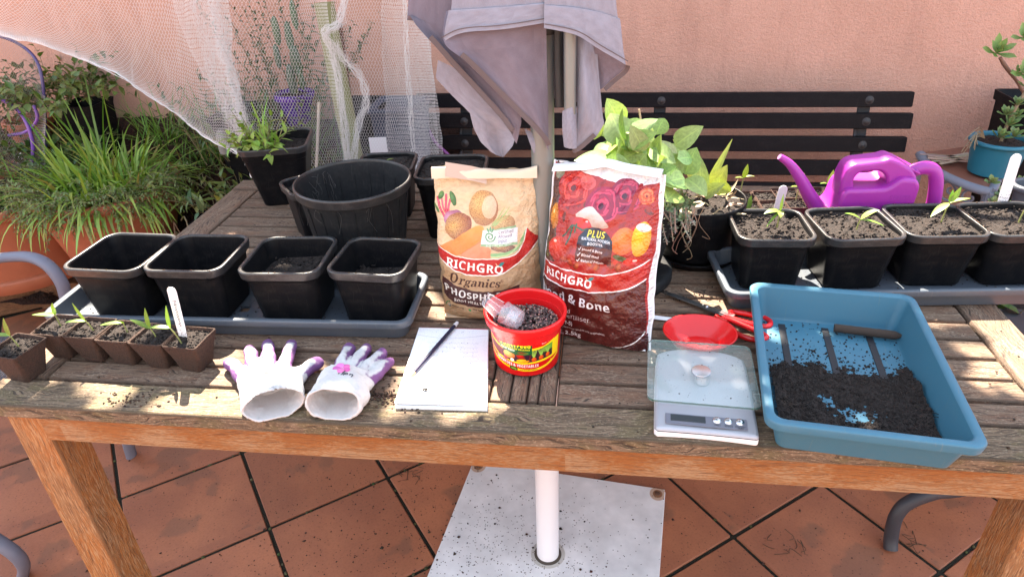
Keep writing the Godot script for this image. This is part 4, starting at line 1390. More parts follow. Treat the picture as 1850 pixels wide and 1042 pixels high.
# ---------------------------------------------------------------- chairs
func build_chairs() -> void:
	var at := Vector3(-1.62, 0, -1.18)
	var t := thing("garden_chair", "slate grey garden chair with a curved arm and mesh seat, at the left table end", "chair", at)
	var far := [Vector3(-1.98, 0.66, -1.43), Vector3(-1.6143,0.6555,-1.425), Vector3(-1.5371,0.6658,-1.425), Vector3(-1.4588,0.6722,-1.42), Vector3(-1.4093,0.6535,-1.415), Vector3(-1.3846,0.6043,-1.41), Vector3(-1.3813,0.5308,-1.405), Vector3(-1.315, 0.42, -1.40), Vector3(-1.36, 0.2, -1.40), Vector3(-1.385, 0.0, -1.40)]
	var b := mb(at)
	b.tube(spline(far, 48), 0.0175, 14, true, 0.72)
	part("arm", b, M.armgrey, t)
	var near := []
	for p in far: near.append(Vector3(p.x, p.y, -0.94) if p.y > 0.45 else Vector3(p.x - 0.03, p.y, -0.945))
	near = [Vector3(-1.98, 0.63, -0.94), Vector3(-1.75, 0.64, -0.94), Vector3(-1.60, 0.61, -0.94), Vector3(-1.53, 0.50, -0.94), Vector3(-1.50, 0.3, -0.95), Vector3(-1.3598,0.12,-0.95), Vector3(-1.4086,0,-0.9715)]
	b = mb(at)
	b.tube(spline(near, 40), 0.0175, 14, true, 0.72)
	part("arm", b, M.armgrey, t)
	for z in [-0.96, -1.40]:
		b = mb(at)
		b.tube(spline([Vector3(-1.95, 1.0, z), Vector3(-1.90, 0.66, z), Vector3(-1.86, 0.42, z), Vector3(-1.92, 0.2, z), Vector3(-2.0, 0.0, z)], 24), 0.0165, 12)
		part("rear_leg", b, M.armgrey, t)
	b = mb(at)
	for z in [-0.965, -1.395]:
		b.tube([Vector3(-1.88, 0.42, z), Vector3(-1.42, 0.425, z)], 0.012, 8)
	b.tube([Vector3(-1.42, 0.425, -0.965), Vector3(-1.42, 0.425, -1.395)], 0.012, 8)
	b.tube([Vector3(-1.93, 0.97, -0.965), Vector3(-1.93, 0.97, -1.395)], 0.012, 8)
	part("frame", b, M.armgrey, t)
	b = mb(at)
	b.tint = Color(0.10, 0.105, 0.125)
	for k in 62:
		var z := -0.972 - k * 0.0068
		b.box(Vector3(-1.65, 0.437, z), Vector3(0.46, 0.0016, 0.0034), 0.0004)
	for k in 66:
		b.box(Vector3(-1.425 - k * 0.007, 0.4385, -1.18), Vector3(0.0034, 0.0016, 0.42), 0.0004)
	part("seat", b, M.plain, t, "stuff")
	b = mb(at)
	b.tint = Color(0.10, 0.105, 0.125)
	b.box(Vector3(-1.905, 0.71, -1.18), Vector3(0.003, 0.5, 0.42), 0.001, Basis(Vector3.FORWARD, -0.09))
	part("backrest", b, M.plain, t)
	at = Vector3(1.05, 0, -1.25)
	t = thing("garden_chair", "charcoal tube chair leg curving from behind the right end of the table", "chair", at)
	b = mb(at)
	b.tube(spline([Vector3(0.7518,0.002,-1.2471), Vector3(0.751,0.0327,-1.262), Vector3(0.7497,0.0969,-1.268), Vector3(0.7705,0.1373,-1.275), Vector3(0.8241,0.1706,-1.28), Vector3(0.8849,0.1819,-1.285), Vector3(1.12, 0.25, -1.30), Vector3(1.30, 0.40, -1.30)], 40), 0.0165, 14)
	part("leg", b, M.charcoal, t)
	b = mb(at)
	b.tube(spline([Vector3(0.86, 0.002, -1.72), Vector3(0.87, 0.1, -1.72), Vector3(0.95, 0.2, -1.72), Vector3(1.12, 0.26, -1.72), Vector3(1.30, 0.40, -1.72)], 30), 0.0165, 12)
	part("leg", b, M.charcoal, t)
	b = mb(at)
	b.box(Vector3(1.10, 0.42, -1.51), Vector3(0.42, 0.02, 0.42), 0.008)
	part("seat", b, M.charcoal, t)
	b = mb(at)
	b.tube([Vector3(1.30, 0.40, -1.30), Vector3(1.38, 0.9, -1.30), Vector3(1.38, 0.9, -1.72), Vector3(1.30, 0.40, -1.72)], 0.0165, 12)
	part("backrest", b, M.charcoal, t)

# ---------------------------------------------------------------- plants
func shade_of(a: Color, b: Color) -> Color:
	return a.lerp(b, rng.randf()) * Color(rf(0.85, 1.15), rf(0.9, 1.1), rf(0.85, 1.1))

# a shoot with leaves along it
func shoot(stem: MB, leaf: MB, base: Vector3, dir: Vector3, length: float, ll: float, lw: float, gap: float, c1: Color, c2: Color, droop := 0.4, rows := 3, thick := 0.0015) -> void:
	var n := 6
	var pts := [base]
	var d := dir.normalized()
	for k in n:
		d = (d + Vector3.DOWN * droop / n + rdir() * 0.12).normalized()
		pts.append(pts[-1] + d * length / n)
	stem.tube(pts, [thick, thick, thick * 0.9, thick * 0.8, thick * 0.7, thick * 0.6, thick * 0.4], 5, false)
	var path := spline(pts, 24)
	var s := gap * 0.8
	var side := rng.randf() * TAU
	while s < length:
		var f := s / length * 24
		var i := mini(int(f), 23)
		var p: Vector3 = path[i].lerp(path[i + 1], f - i)
		var ax: Vector3 = (path[i + 1] - path[i]).normalized()
		var w := ax.cross(Vector3.UP if absf(ax.y) < 0.9 else Vector3.RIGHT).normalized()
		var o := w.rotated(ax, side)
		leaf.tint = shade_of(c1, c2)
		var k := 0.6 + 0.4 * sin(PI * s / length)
		leaf.leaf(p, o + ax * 0.6 + Vector3.UP * 0.15, Vector3.UP + ax * 0.3, ll * k * rf(0.75, 1.2), lw * k * rf(0.8, 1.2), rf(0.1, 0.9), 0.25, rows)
		side += 2.4
		s += gap * rf(0.8, 1.2)

func clump(t: Node3D, at: Vector3, rad: float, count: int, height: float, ll: float, lw: float, c1: Color, c2: Color, lean := 0.6, droop := 0.5, rows := 3, gap := 0.0) -> void:
	var s := mb(t.position)
	var l := mb(t.position)
	s.tint = Color(0.16, 0.13, 0.06)
	for k in count:
		var r := rad * sqrt(rng.randf())
		var a := rng.randf() * TAU
		var o := Vector3(sin(a), 0, cos(a))
		shoot(s, l, at + o * r, Vector3.UP + o * (r / rad) * lean * rf(0.5, 1.5) + rdir(0.2) * 0.25, height * rf(0.55, 1.15), ll, lw, gap if gap > 0 else ll * 0.55, c1, c2, droop, rows)
	part("stems", s, M.stem, t, "stuff")
	part("foliage", l, M.leaf, t, "stuff")

func tuft(t: Node3D, at: Vector3, rad: float, count: int, length: float, width: float, c1: Color, c2: Color, bend := 1.2, lean := 0.5, called := "grass") -> void:
	var l := mb(t.position)
	for k in count:
		var r := rad * sqrt(rng.randf())
		var a := rng.randf() * TAU
		var o := Vector3(sin(a), 0, cos(a))
		l.tint = shade_of(c1, c2)
		if rng.randf() < 0.07: l.tint = Color(0.42, 0.34, 0.12)
		l.blade(at + o * r, Vector3.UP + (o * r / rad + rdir(0.0) * 0.5) * lean, length * rf(0.45, 1.1), width * rf(0.6, 1.2), bend * rf(0.2, 1.3), 6)
	part(called, l, M.grass, t, "stuff")

func pot_shape(b: MB, at: Vector3, rim: float, base: float, h: float, band := 0.03, wall := 0.006, seg := 40) -> void:
	var k := (rim - base) / h
	b.lathe([Vector2(0, 0.002), Vector2(base * 0.9, 0.002), Vector2(base, 0.006), Vector2(base, 0.006), Vector2(base + k * (h - band), h - band), Vector2(base + k * (h - band), h - band), Vector2(rim + 0.006, h - band), Vector2(rim + 0.008, h - band + 0.003), Vector2(rim + 0.008, h - 0.004), Vector2(rim + 0.005, h), Vector2(rim - wall + 0.002, h), Vector2(rim - wall, h - 0.004), Vector2(rim - wall, h - 0.004), Vector2(base + k * h * 0.3 - wall, h * 0.3), Vector2(base - wall, 0.01), Vector2(0, 0.01)], seg, at)

func soil_round(b: MB, at: Vector3, r: float, amp := 0.006, crumbs := 60, mound := 0.01) -> void:
	var seg := 28
	var p := PackedVector3Array()
	var q := PackedVector2Array()
	for j in 8:
		var rr := r * (1.0 - j / 7.0)
		for i in seg + 1:
			var a := TAU * (i % seg) / seg
			var w := Vector3(sin(a) * rr, 0, cos(a) * rr)
			w.y = noise.get_noise_2d((at.x + w.x) * 60, (at.z + w.z) * 60) * amp + mound * (1.0 - rr * rr / (r * r))
			p.append(at + w)
			q.append(Vector2(w.x, w.z) * 4)
	b.patch(p, seg + 1, q, true)
	for k in crumbs:
		var a := rng.randf() * TAU
		var rr := r * sqrt(rng.randf()) * 0.96
		b.tint = Color(1, 1, 1) * rf(0.6, 1.7)
		b.tint.a = 1
		b.crumb(at + Vector3(sin(a) * rr, mound * (1.0 - rr * rr / (r * r)) + 0.001, cos(a) * rr), rf(0.0015, 0.0042), rng)
	b.tint = Color.WHITE

const G1 := Color(0.075, 0.19, 0.022)
const G2 := Color(0.15, 0.30, 0.04)
const D1 := Color(0.045, 0.10, 0.022)
const D2 := Color(0.10, 0.17, 0.04)

func build_garden() -> void:
	# raised bed: timber edging, earth, mulch trough against the wall
	var at := Vector3(-2.2, 0, -2.16)
	var t := thing("timber_edging", "weathered brown timber sleeper edging the garden bed on the left", "edging", at)
	var b := mb(at)
	b.box(Vector3(-2.52, 0.065, -2.085), Vector3(0.62, 0.13, 0.05), 0.006, Basis(Vector3.UP, 0.55))
	part("sleeper", b, M.timber, t)
	b = mb(at)
	b.box(Vector3(-1.72, 0.065, -2.22), Vector3(1.14, 0.13, 0.05), 0.006, Basis(Vector3.UP, 0.02))
	part("sleeper", b, M.timber, t)
	b = lm()
	var p := PackedVector3Array()
	for j in 17:
		for i in 61:
			var f := j / 16.0
			var w := Vector3(-3.2 + i * 0.045, 0.07 + 0.60 * smoothstep(0.25, 1.0, f), -2.12 - 0.53 * f)
			w.y += noise.get_noise_2d(w.x * 9, w.z * 9) * 0.035 + noise.get_noise_2d(w.x * 40, w.z * 40) * 0.012
			p.append(w)
	b.patch(p, 61, PackedVector2Array())
	var bed := solo("garden_bed", b, M.mulch, "", "", "", "structure")
	b = lm()
	for k in 900:
		b.tint = Color(1.2, 0.95, 0.85) * rf(0.6, 2.0)
		b.tint.a = 1
		var f := rng.randf()
		b.crumb(Vector3(rf(-2.3, -0.6), 0.085 + 0.60 * smoothstep(0.25, 1.0, f), -2.12 - 0.53 * f), rf(0.004, 0.013), rng)
	part("mulch", b, M.mulch, bed, "stuff")
	for e in [[Vector3(-1.30, 0.18, -2.10), "square black nursery pot in the shadow beyond the left table end"], [Vector3(-1.10, 0.20, -2.06), "square black nursery pot behind the left rear corner of the table"]]:
		var np := thing("nursery_pot", e[1], "pot", e[0])
		b = lm()
		b.loft([[0.0, 0.07, 0.07, 0.015], [0.29, 0.092, 0.092, 0.018], [0.29, 0.098, 0.098, 0.018], [0.31, 0.098, 0.098, 0.018], [0.31, 0.092, 0.092, 0.016], [0.26, 0.088, 0.088, 0.016], [0.26, 0.004, 0.004, 0.001]])
		part("body", b, M.blackmatt, np)
	at = Vector3(-1.5, 0.6, -2.44)
	t = thing("wild_grass", "loose tall grass and weeds growing in the mulch below the wall", "grass", at)
	for k in 16:
		tuft(t, Vector3(rf(-2.0, -1.0), rf(0.52, 0.64), rf(-2.56, -2.42)), 0.09, 34, rf(0.16, 0.28), 0.006, D2, G2, 1.0, 0.7)
	clump(t, Vector3(-1.28, 0.50, -2.14), 0.12, 40, 0.14, 0.05, 0.02, D1, Color(0.2, 0.22, 0.05), 0.8, 0.8)
	clump(t, Vector3(-1.08, 0.50, -2.08), 0.12, 40, 0.16, 0.05, 0.022, D2, Color(0.30, 0.28, 0.06), 0.9, 1.3)
	# terracotta bowls
	at = Vector3(-2.25, 0.215, -2.20)
	t = thing("terracotta_pot", "wide terracotta bowl with mixed weeds, cut by the left edge of the picture", "pot", at)
	b = lm()
	pot_shape(b, Vector3.ZERO, 0.322, 0.26, 0.33, 0.035, 0.012, 56)
	b.lathe([Vector2(0.26, 0.0), Vector2(0.282, 0.004), Vector2(0.288, 0.045), Vector2(0.280, 0.052), Vector2(0.266, 0.054)], 56)
	part("body", b, M.terra, t)
	b = lm()
	soil_round(b, Vector3(0, 0.27, 0), 0.29, 0.02, 50)
	part("soil", b, M.soil, t)
	var g := thing("leafy_weeds", "yellow green scalloped weeds filling the wide terracotta bowl at the left edge", "plant", at + Vector3(0, 0.28, 0))
	clump(g, at + Vector3(0.02, 0.30, 0.05), 0.22, 46, 0.17, 0.032, 0.026, Color(0.14, 0.17, 0.04), Color(0.24, 0.21, 0.07), 0.5, 0.5)
	tuft(g, at + Vector3(0.17, 0.28, 0.10), 0.10, 60, 0.20, 0.006, G1, G2, 1.6, 0.7)
	at = Vector3(-1.79, 0.235, -2.17)
	t = thing("terracotta_pot", "round terracotta pot overflowing with bright green grass", "pot", at)
	b = lm()
	pot_shape(b, Vector3.ZERO, 0.250, 0.165, 0.34, 0.03, 0.012, 56)
	part("body", b, M.terra, t)
	b = lm()
	soil_round(b, Vector3(0, 0.31, 0), 0.225, 0.02, 50)
	part("soil", b, M.soil, t)
	g = thing("green_grass", "dense tuft of bright green grass in the round terracotta pot", "grass", at + Vector3(0, 0.32, 0))
	tuft(g, at + Vector3(0, 0.31, 0.0), 0.20, 620, 0.235, 0.0125, Color(0.14, 0.27, 0.03), Color(0.31, 0.41, 0.08), 2.6, 0.95)
	tuft(g, at + Vector3(0, 0.31, -0.02), 0.16, 26, 0.46, 0.011, G1, Color(0.20, 0.32, 0.05), 0.9, 0.4)
	clump(g, at + Vector3(0, 0.31, 0.05), 0.19, 36, 0.15, 0.035, 0.016, Color(0.12, 0.22, 0.03), Color(0.26, 0.34, 0.07), 1.0, 0.7)
	tuft(g, at + Vector3(0, 0.31, 0.03), 0.22, 120, 0.20, 0.013, Color(0.20, 0.34, 0.05), Color(0.32, 0.44, 0.10), 3.2, 1.3, "arching_blades")
	g = thing("creeping_thyme", "small leaved creeping herb spilling over the rim of the grass pot", "plant", at + Vector3(0, 0.33, 0.2))
	var s := mb(g.position)
	var l := mb(g.position)
	s.tint = Color(0.2, 0.15, 0.08)
	for k in 460:
		var a := rf(-2.3, 1.9)
		var o := Vector3(sin(a), 0, cos(a))
		shoot(s, l, at + o * rf(0.17, 0.245) + Vector3(0, rf(0.31, 0.37), 0), o * 0.9 + Vector3.UP * rf(0.0, 1.1) + rdir() * 0.4, rf(0.05, 0.15), 0.015, 0.0075, 0.007, Color(0.12, 0.18, 0.05), Color(0.24, 0.30, 0.10), rf(0.6, 2.6), 2, 0.0009)
	part("stems", s, M.stem, g, "stuff")
	part("foliage", l, M.leaf, g, "stuff")
	# label and small black pots between the bowls
	at = Vector3(-2.3796,0.52,-2.4717)
	b = mb(at)
	b.box(at + Vector3(0, 0.03, 0), Vector3(0.016, 0.14, 0.0016), 0.0005, Basis(Vector3.FORWARD, 0.62))
	solo("plant_label", b, M.blank, "pale plant label leaning among the weeds at the far left", "plant label", "", "", at)
	var spots := [
		[Vector3(-2.17, 0.44, -2.36), 0.09, 0.07, 0.13, "small black pot between the two terracotta bowls"],
		[Vector3(-1.40, 0.10, -2.12), 0.15, 0.12, 0.28, "empty black pot low behind the left corner of the table"],
		[Vector3(-1.26, 0.10, -2.33), 0.16, 0.13, 0.36, "tall black pot in shadow behind the table corner, with a thin wire"],
	]
	for e in spots:
		var pt := thing("black_pot", e[4], "pot", e[0])
		b = lm()
		pot_shape(b, Vector3.ZERO, e[1], e[2], e[3], 0.022, 0.004, 36)
		part("body", b, M.blackmatt, pt)
		b = lm()
		soil_round(b, Vector3(0, e[3] * 0.72, 0), e[1] * 0.9, 0.01, 30)
		part("soil", b, M.soil, pt)
	at = Vector3(-1.47, 0.3, -2.12)
	t = thing("dry_stems", "dry pale stems and roots hanging beside the terracotta grass pot", "plant", at)
	b = mb(at)
	for k in 14:
		b.tint = shade_of(Color(0.33, 0.24, 0.16), Color(0.22, 0.14, 0.09))
		var o := Vector3(-1.57 + rf(-0.03, 0.06), rf(0.38, 0.46), -2.10 + rf(-0.05, 0.05))
		b.tube(spline([o, o + Vector3(rf(0, 0.07), rf(-0.10, 0.02), rf(0, 0.05)), o + Vector3(rf(0.02, 0.12), rf(-0.28, -0.12), rf(0, 0.08))], 8), rf(0.001, 0.0028), 5)
	part("stem", b, M.plain, t, "stuff")
	# the bush by the wall, in a black hanging pot
	at = Vector3(-2.02, 0.50, -2.50)
	t = thing("black_pot", "tall black pot against the wall under the leafy bush at upper left", "pot", at)
	b = lm()
	b.loft([[0.0, 0.06, 0.06, 0.02], [0.26, 0.075, 0.075, 0.02], [0.28, 0.08, 0.08, 0.02], [0.28, 0.074, 0.074, 0.02], [0.24, 0.07, 0.07, 0.02], [0.24, 0.01, 0.01, 0.005]])
	part("body", b, M.blackmatt, t)
	t = thing("leafy_bush", "bush of small toothed leaves in front of the wall at upper left", "plant", at + Vector3(-0.02, 0.34, 0.04))
	clump(t, at + Vector3(-0.06, 0.30, 0.06), 0.12, 90, 0.20, 0.042, 0.026, Color(0.07, 0.13, 0.025), Color(0.19, 0.25, 0.06), 1.0, 1.0)
	clump(t, at + Vector3(-0.06, 0.10, 0.12), 0.09, 46, 0.18, 0.042, 0.026, D1, D2, 0.8, 1.4)
	at = Vector3(-2.28, 0.56, -2.48)
	t = thing("terracotta_pot", "small dusty terracotta pot seen through the netting at the far left", "pot", at)
	b = lm()
	pot_shape(b, Vector3.ZERO, 0.085, 0.06, 0.16, 0.025, 0.006, 32)
	part("body", b, M.terra, t)
	t = thing("feathery_weeds", "fine feathery green weeds under the netting at the far left", "plant", Vector3(-2.3, 0.5, -2.42))
	clump(t, Vector3(-2.42, 0.55, -2.45), 0.22, 60, 0.34, 0.03, 0.012, D1, D2, 0.4, 0.4)
	clump(t, Vector3(-2.12, 0.50, -2.40), 0.10, 40, 0.18, 0.014, 0.005, D1, D2, 0.5, 0.5, 2, 0.006)
	# purple hoops
	at = Vector3(-2.35, 0.1, -2.35)
	t = thing("garden_hoop", "purple plastic hoops holding up the netting at the far left", "hoop", at)
	b = mb(at)
	b.tint = Color(0.075, 0.055, 0.16)
	b.tube(spline([Vector3(-2.3313,1.0558,-2.42), Vector3(-2.1834,1.0458,-2.4), Vector3(-2.0922,1.0137,-2.38), Vector3(-2.0412,0.9666,-2.36), Vector3(-2.0327,0.892,-2.34), Vector3(-2.066,0.7717,-2.33), Vector3(-2.1336,0.5786,-2.32)], 30), 0.006, 8)
	part("hoop", b, M.shiny, t)
	b = mb(at)
	b.tint = Color(0.17, 0.075, 0.36)
	b.tube(spline([Vector3(-2.2849,0.8449,-2.33), Vector3(-2.1926,0.8356,-2.31), Vector3(-2.1413,0.8054,-2.3), Vector3(-2.1157,0.7522,-2.29), Vector3(-2.1173,0.6768,-2.28), Vector3(-2.1481,0.597,-2.27)], 30), 0.007, 8)
	part("hoop", b, M.shiny, t)
	b = mb(at)
	b.tint = Color(0.17, 0.075, 0.36)
	b.tube(spline([Vector3(-2.2282,0.7053,-2.31), Vector3(-2.1437,0.7216,-2.3), Vector3(-2.0671,0.7711,-2.29), Vector3(-2.0669,0.8217,-2.3)], 20), 0.006, 8)
	part("hoop", b, M.shiny, t)
	# behind the netting: posts, purple pot, dark pots
	at = Vector3(-0.95, 0, -2.12)
	b = mb(at)
	b.tint = Color(0.22, 0.23, 0.10)
	b.tube([Vector3(-0.7891,0.6214,-2.08), Vector3(-0.8107,0.9442,-2.1), Vector3(-0.8246,1.177,-2.12)], 0.030, 16)
	solo("round_post", b, M.plain, "greenish round treated post propping up the netting", "post", "", "", at)
	b = mb(at)
	b.tint = Color(0.62, 0.36, 0.13)
	b.box((Vector3(-0.7933,0.9982,-2.16) + Vector3(-0.8277,0.613,-2.1)) / 2, Vector3(0.036, 0.62, 0.024), 0.002, Basis(Vector3.FORWARD, 0.02))
	solo("timber_stake", b, M.timber, "orange square timber stake beside the greenish post behind the netting", "stake", "", "", at)
	b = mb(at)
	b.tint = Color(0.55, 0.47, 0.38)
	b.tube([Vector3(-0.8233,0.925,-1.95), Vector3(-0.8721,0.709,-1.95)], 0.0045, 8)
	solo("cane", b, M.plain, "thin pale cane standing between the herb pot and the big black pot", "cane", "", "", at)
	at = Vector3(-1.1105,0.7344,-2.42) - Vector3(0, 0.02, 0)
	t = thing("purple_pot", "purple plastic pot with a cactus, hazy behind the netting", "pot", at)
	b = lm()
	pot_shape(b, Vector3.ZERO, 0.066, 0.042, 0.12, 0.022, 0.004)
	b.tint = Color.WHITE
	for k in b.c.size(): b.c[k] = Color(0.085, 0.03, 0.27)
	part("body", b, M.shiny, t)
	b = lm()
	soil_round(b, Vector3(0, 0.105, 0), 0.060, 0.004, 10)
	part("soil", b, M.soil, t)
	g = thing("cactus", "tall dark green jointed cactus growing in the purple pot", "cactus", at + Vector3(0, 0.11, 0))
	b = mb(g.position)
	var c0 := at + Vector3(0, 0.11, 0)
	for e in [[Vector3(0, 0.07, 0), Vector3(0.024, 0.085, 0.018)], [Vector3(0.045, 0.17, 0.01), Vector3(0.028, 0.075, 0.018)], [Vector3(0.03, 0.28, 0), Vector3(0.02, 0.075, 0.016)], [Vector3(-0.05, 0.19, 0), Vector3(0.018, 0.06, 0.014)], [Vector3(-0.03, 0.31, 0), Vector3(0.02, 0.07, 0.014)], [Vector3(0.075, 0.38, 0), Vector3(0.018, 0.07, 0.014)], [Vector3(0.06, 0.08, 0.02), Vector3(0.016, 0.05, 0.014)]]:
		b.tint = shade_of(Color(0.05, 0.10, 0.06), Color(0.08, 0.14, 0.08))
		b.ball(c0 + e[0] * 0.72, e[1] * 0.72, 10, 8)
	part("pads", b, M.succulent, g)
	for e in [[Vector3(-1.2742,0.6445,-2.4), 0.12, 0.09, 0.26, "square dark planter left of the purple pot behind the netting"], [Vector3(-0.8274,0.6809,-2.36), 0.075, 0.055, 0.27, "black planter right of the timber stake behind the netting"], [Vector3(-0.6781,0.6837,-2.28), 0.085, 0.07, 0.30, "tall dark blue grey planter at the right edge of the netting"]]:
		var pt := thing("planter", e[4], "planter", e[0])
		b = lm()
		b.loft([[-0.2, e[2], e[2], 0.02], [e[3] * 0.45, e[1], e[1], 0.02], [e[3] * 0.45, e[1] + 0.006, e[1] + 0.006, 0.02], [e[3] * 0.5, e[1] + 0.006, e[1] + 0.006, 0.02], [e[3] * 0.5, e[1] - 0.004, e[1] - 0.004, 0.02], [e[3] * 0.4, e[1] - 0.008, e[1] - 0.008, 0.02], [e[3] * 0.4, 0.005, 0.005, 0.002]])
		if "blue" in e[4]:
			for k in b.c.size(): b.c[k] = Color(0.05, 0.06, 0.10)
			part("body", b, M.plain, pt)
		else:
			part("body", b, M.blackmatt, pt)
	t = thing("shrubby_plants", "dark leafy plants crowded behind the netting near the post", "plant", Vector3(-1.15, 0.6, -2.3))
	clump(t, Vector3(-1.30, 0.62, -2.40), 0.2, 50, 0.30, 0.045, 0.016, D1, D2, 0.4, 0.4)
	clump(t, Vector3(-1.15, 0.75, -2.50), 0.16, 30, 0.50, 0.03, 0.014, D1, Color(0.08, 0.13, 0.05), 0.35, 0.2)
	clump(t, Vector3(-0.98, 0.58, -2.24), 0.18, 40, 0.16, 0.05, 0.02, D1, Color(0.12, 0.12, 0.05), 0.5, 0.6)
	at = Vector3(-0.6844,0.7719,-2.02)
	b = mb(at)
	b.box(at, Vector3(0.055, 0.05, 0.002), 0.0008, Basis(Vector3.UP, 0.1))
	solo("white_tag", b, M.blank, "small white paper tag behind the big black pot near the bench end", "tag", "", "", at)
	b = mb(Vector3(-0.62, 0.6, -2.3))
	b.tint = Color(0.20, 0.06, 0.22)
	b.tube(spline([Vector3(-0.612,0.7324,-2.36), Vector3(-0.5825,0.6782,-2.34), Vector3(-0.5391,0.6422,-2.32), Vector3(-0.4903,0.6003,-2.3)], 16), 0.006, 8)
	solo("garden_hose", b, M.shiny, "short length of purple hose showing through the left end of the bench", "hose", "", "", Vector3(-0.62, 0.6, -2.3))
	at = Vector3(-1.2451,0.7554,-2.1)
	b = mb(at)
	b.tint = Color(0.15, 0.16, 0.15)
	b.loft([[-0.04, 0.018, 0.018, 0.017], [0.01, 0.02, 0.02, 0.019], [0.03, 0.014, 0.014, 0.012], [0.036, 0.009, 0.009, 0.008], [0.042, 0.009, 0.009, 0.008]], at)
	solo("plastic_bottle", b, M.plain, "pale plastic bottle cloche lying under the bottom of the netting", "bottle", "", "", at)

# ---------------------------------------------------------------- shelf, succulents on the right
func rosette(b: MB, at: Vector3, r: float, n: int, axis: Vector3, c1: Color, c2: Color, fat := 0.42) -> void:
	var u := axis.normalized()
	var e := u.cross(Vector3.FORWARD).normalized()
	for k in n:
		var f := float(k) / n
		var a := k * 2.39996
		var o := e.rotated(u, a)
		var l := r * (1.0 - 0.72 * f)
		b.tint = c1.lerp(c2, f) * Color(rf(0.9, 1.1), rf(0.9, 1.1), rf(0.9, 1.1))
		var d := (o * (1.0 - f * 0.85) + u * (0.22 + 1.1 * f)).normalized()
		b.leaf(at + u * f * r * 0.15, d, u, l, l * fat, -0.5, 0.35, 4, 1.5)

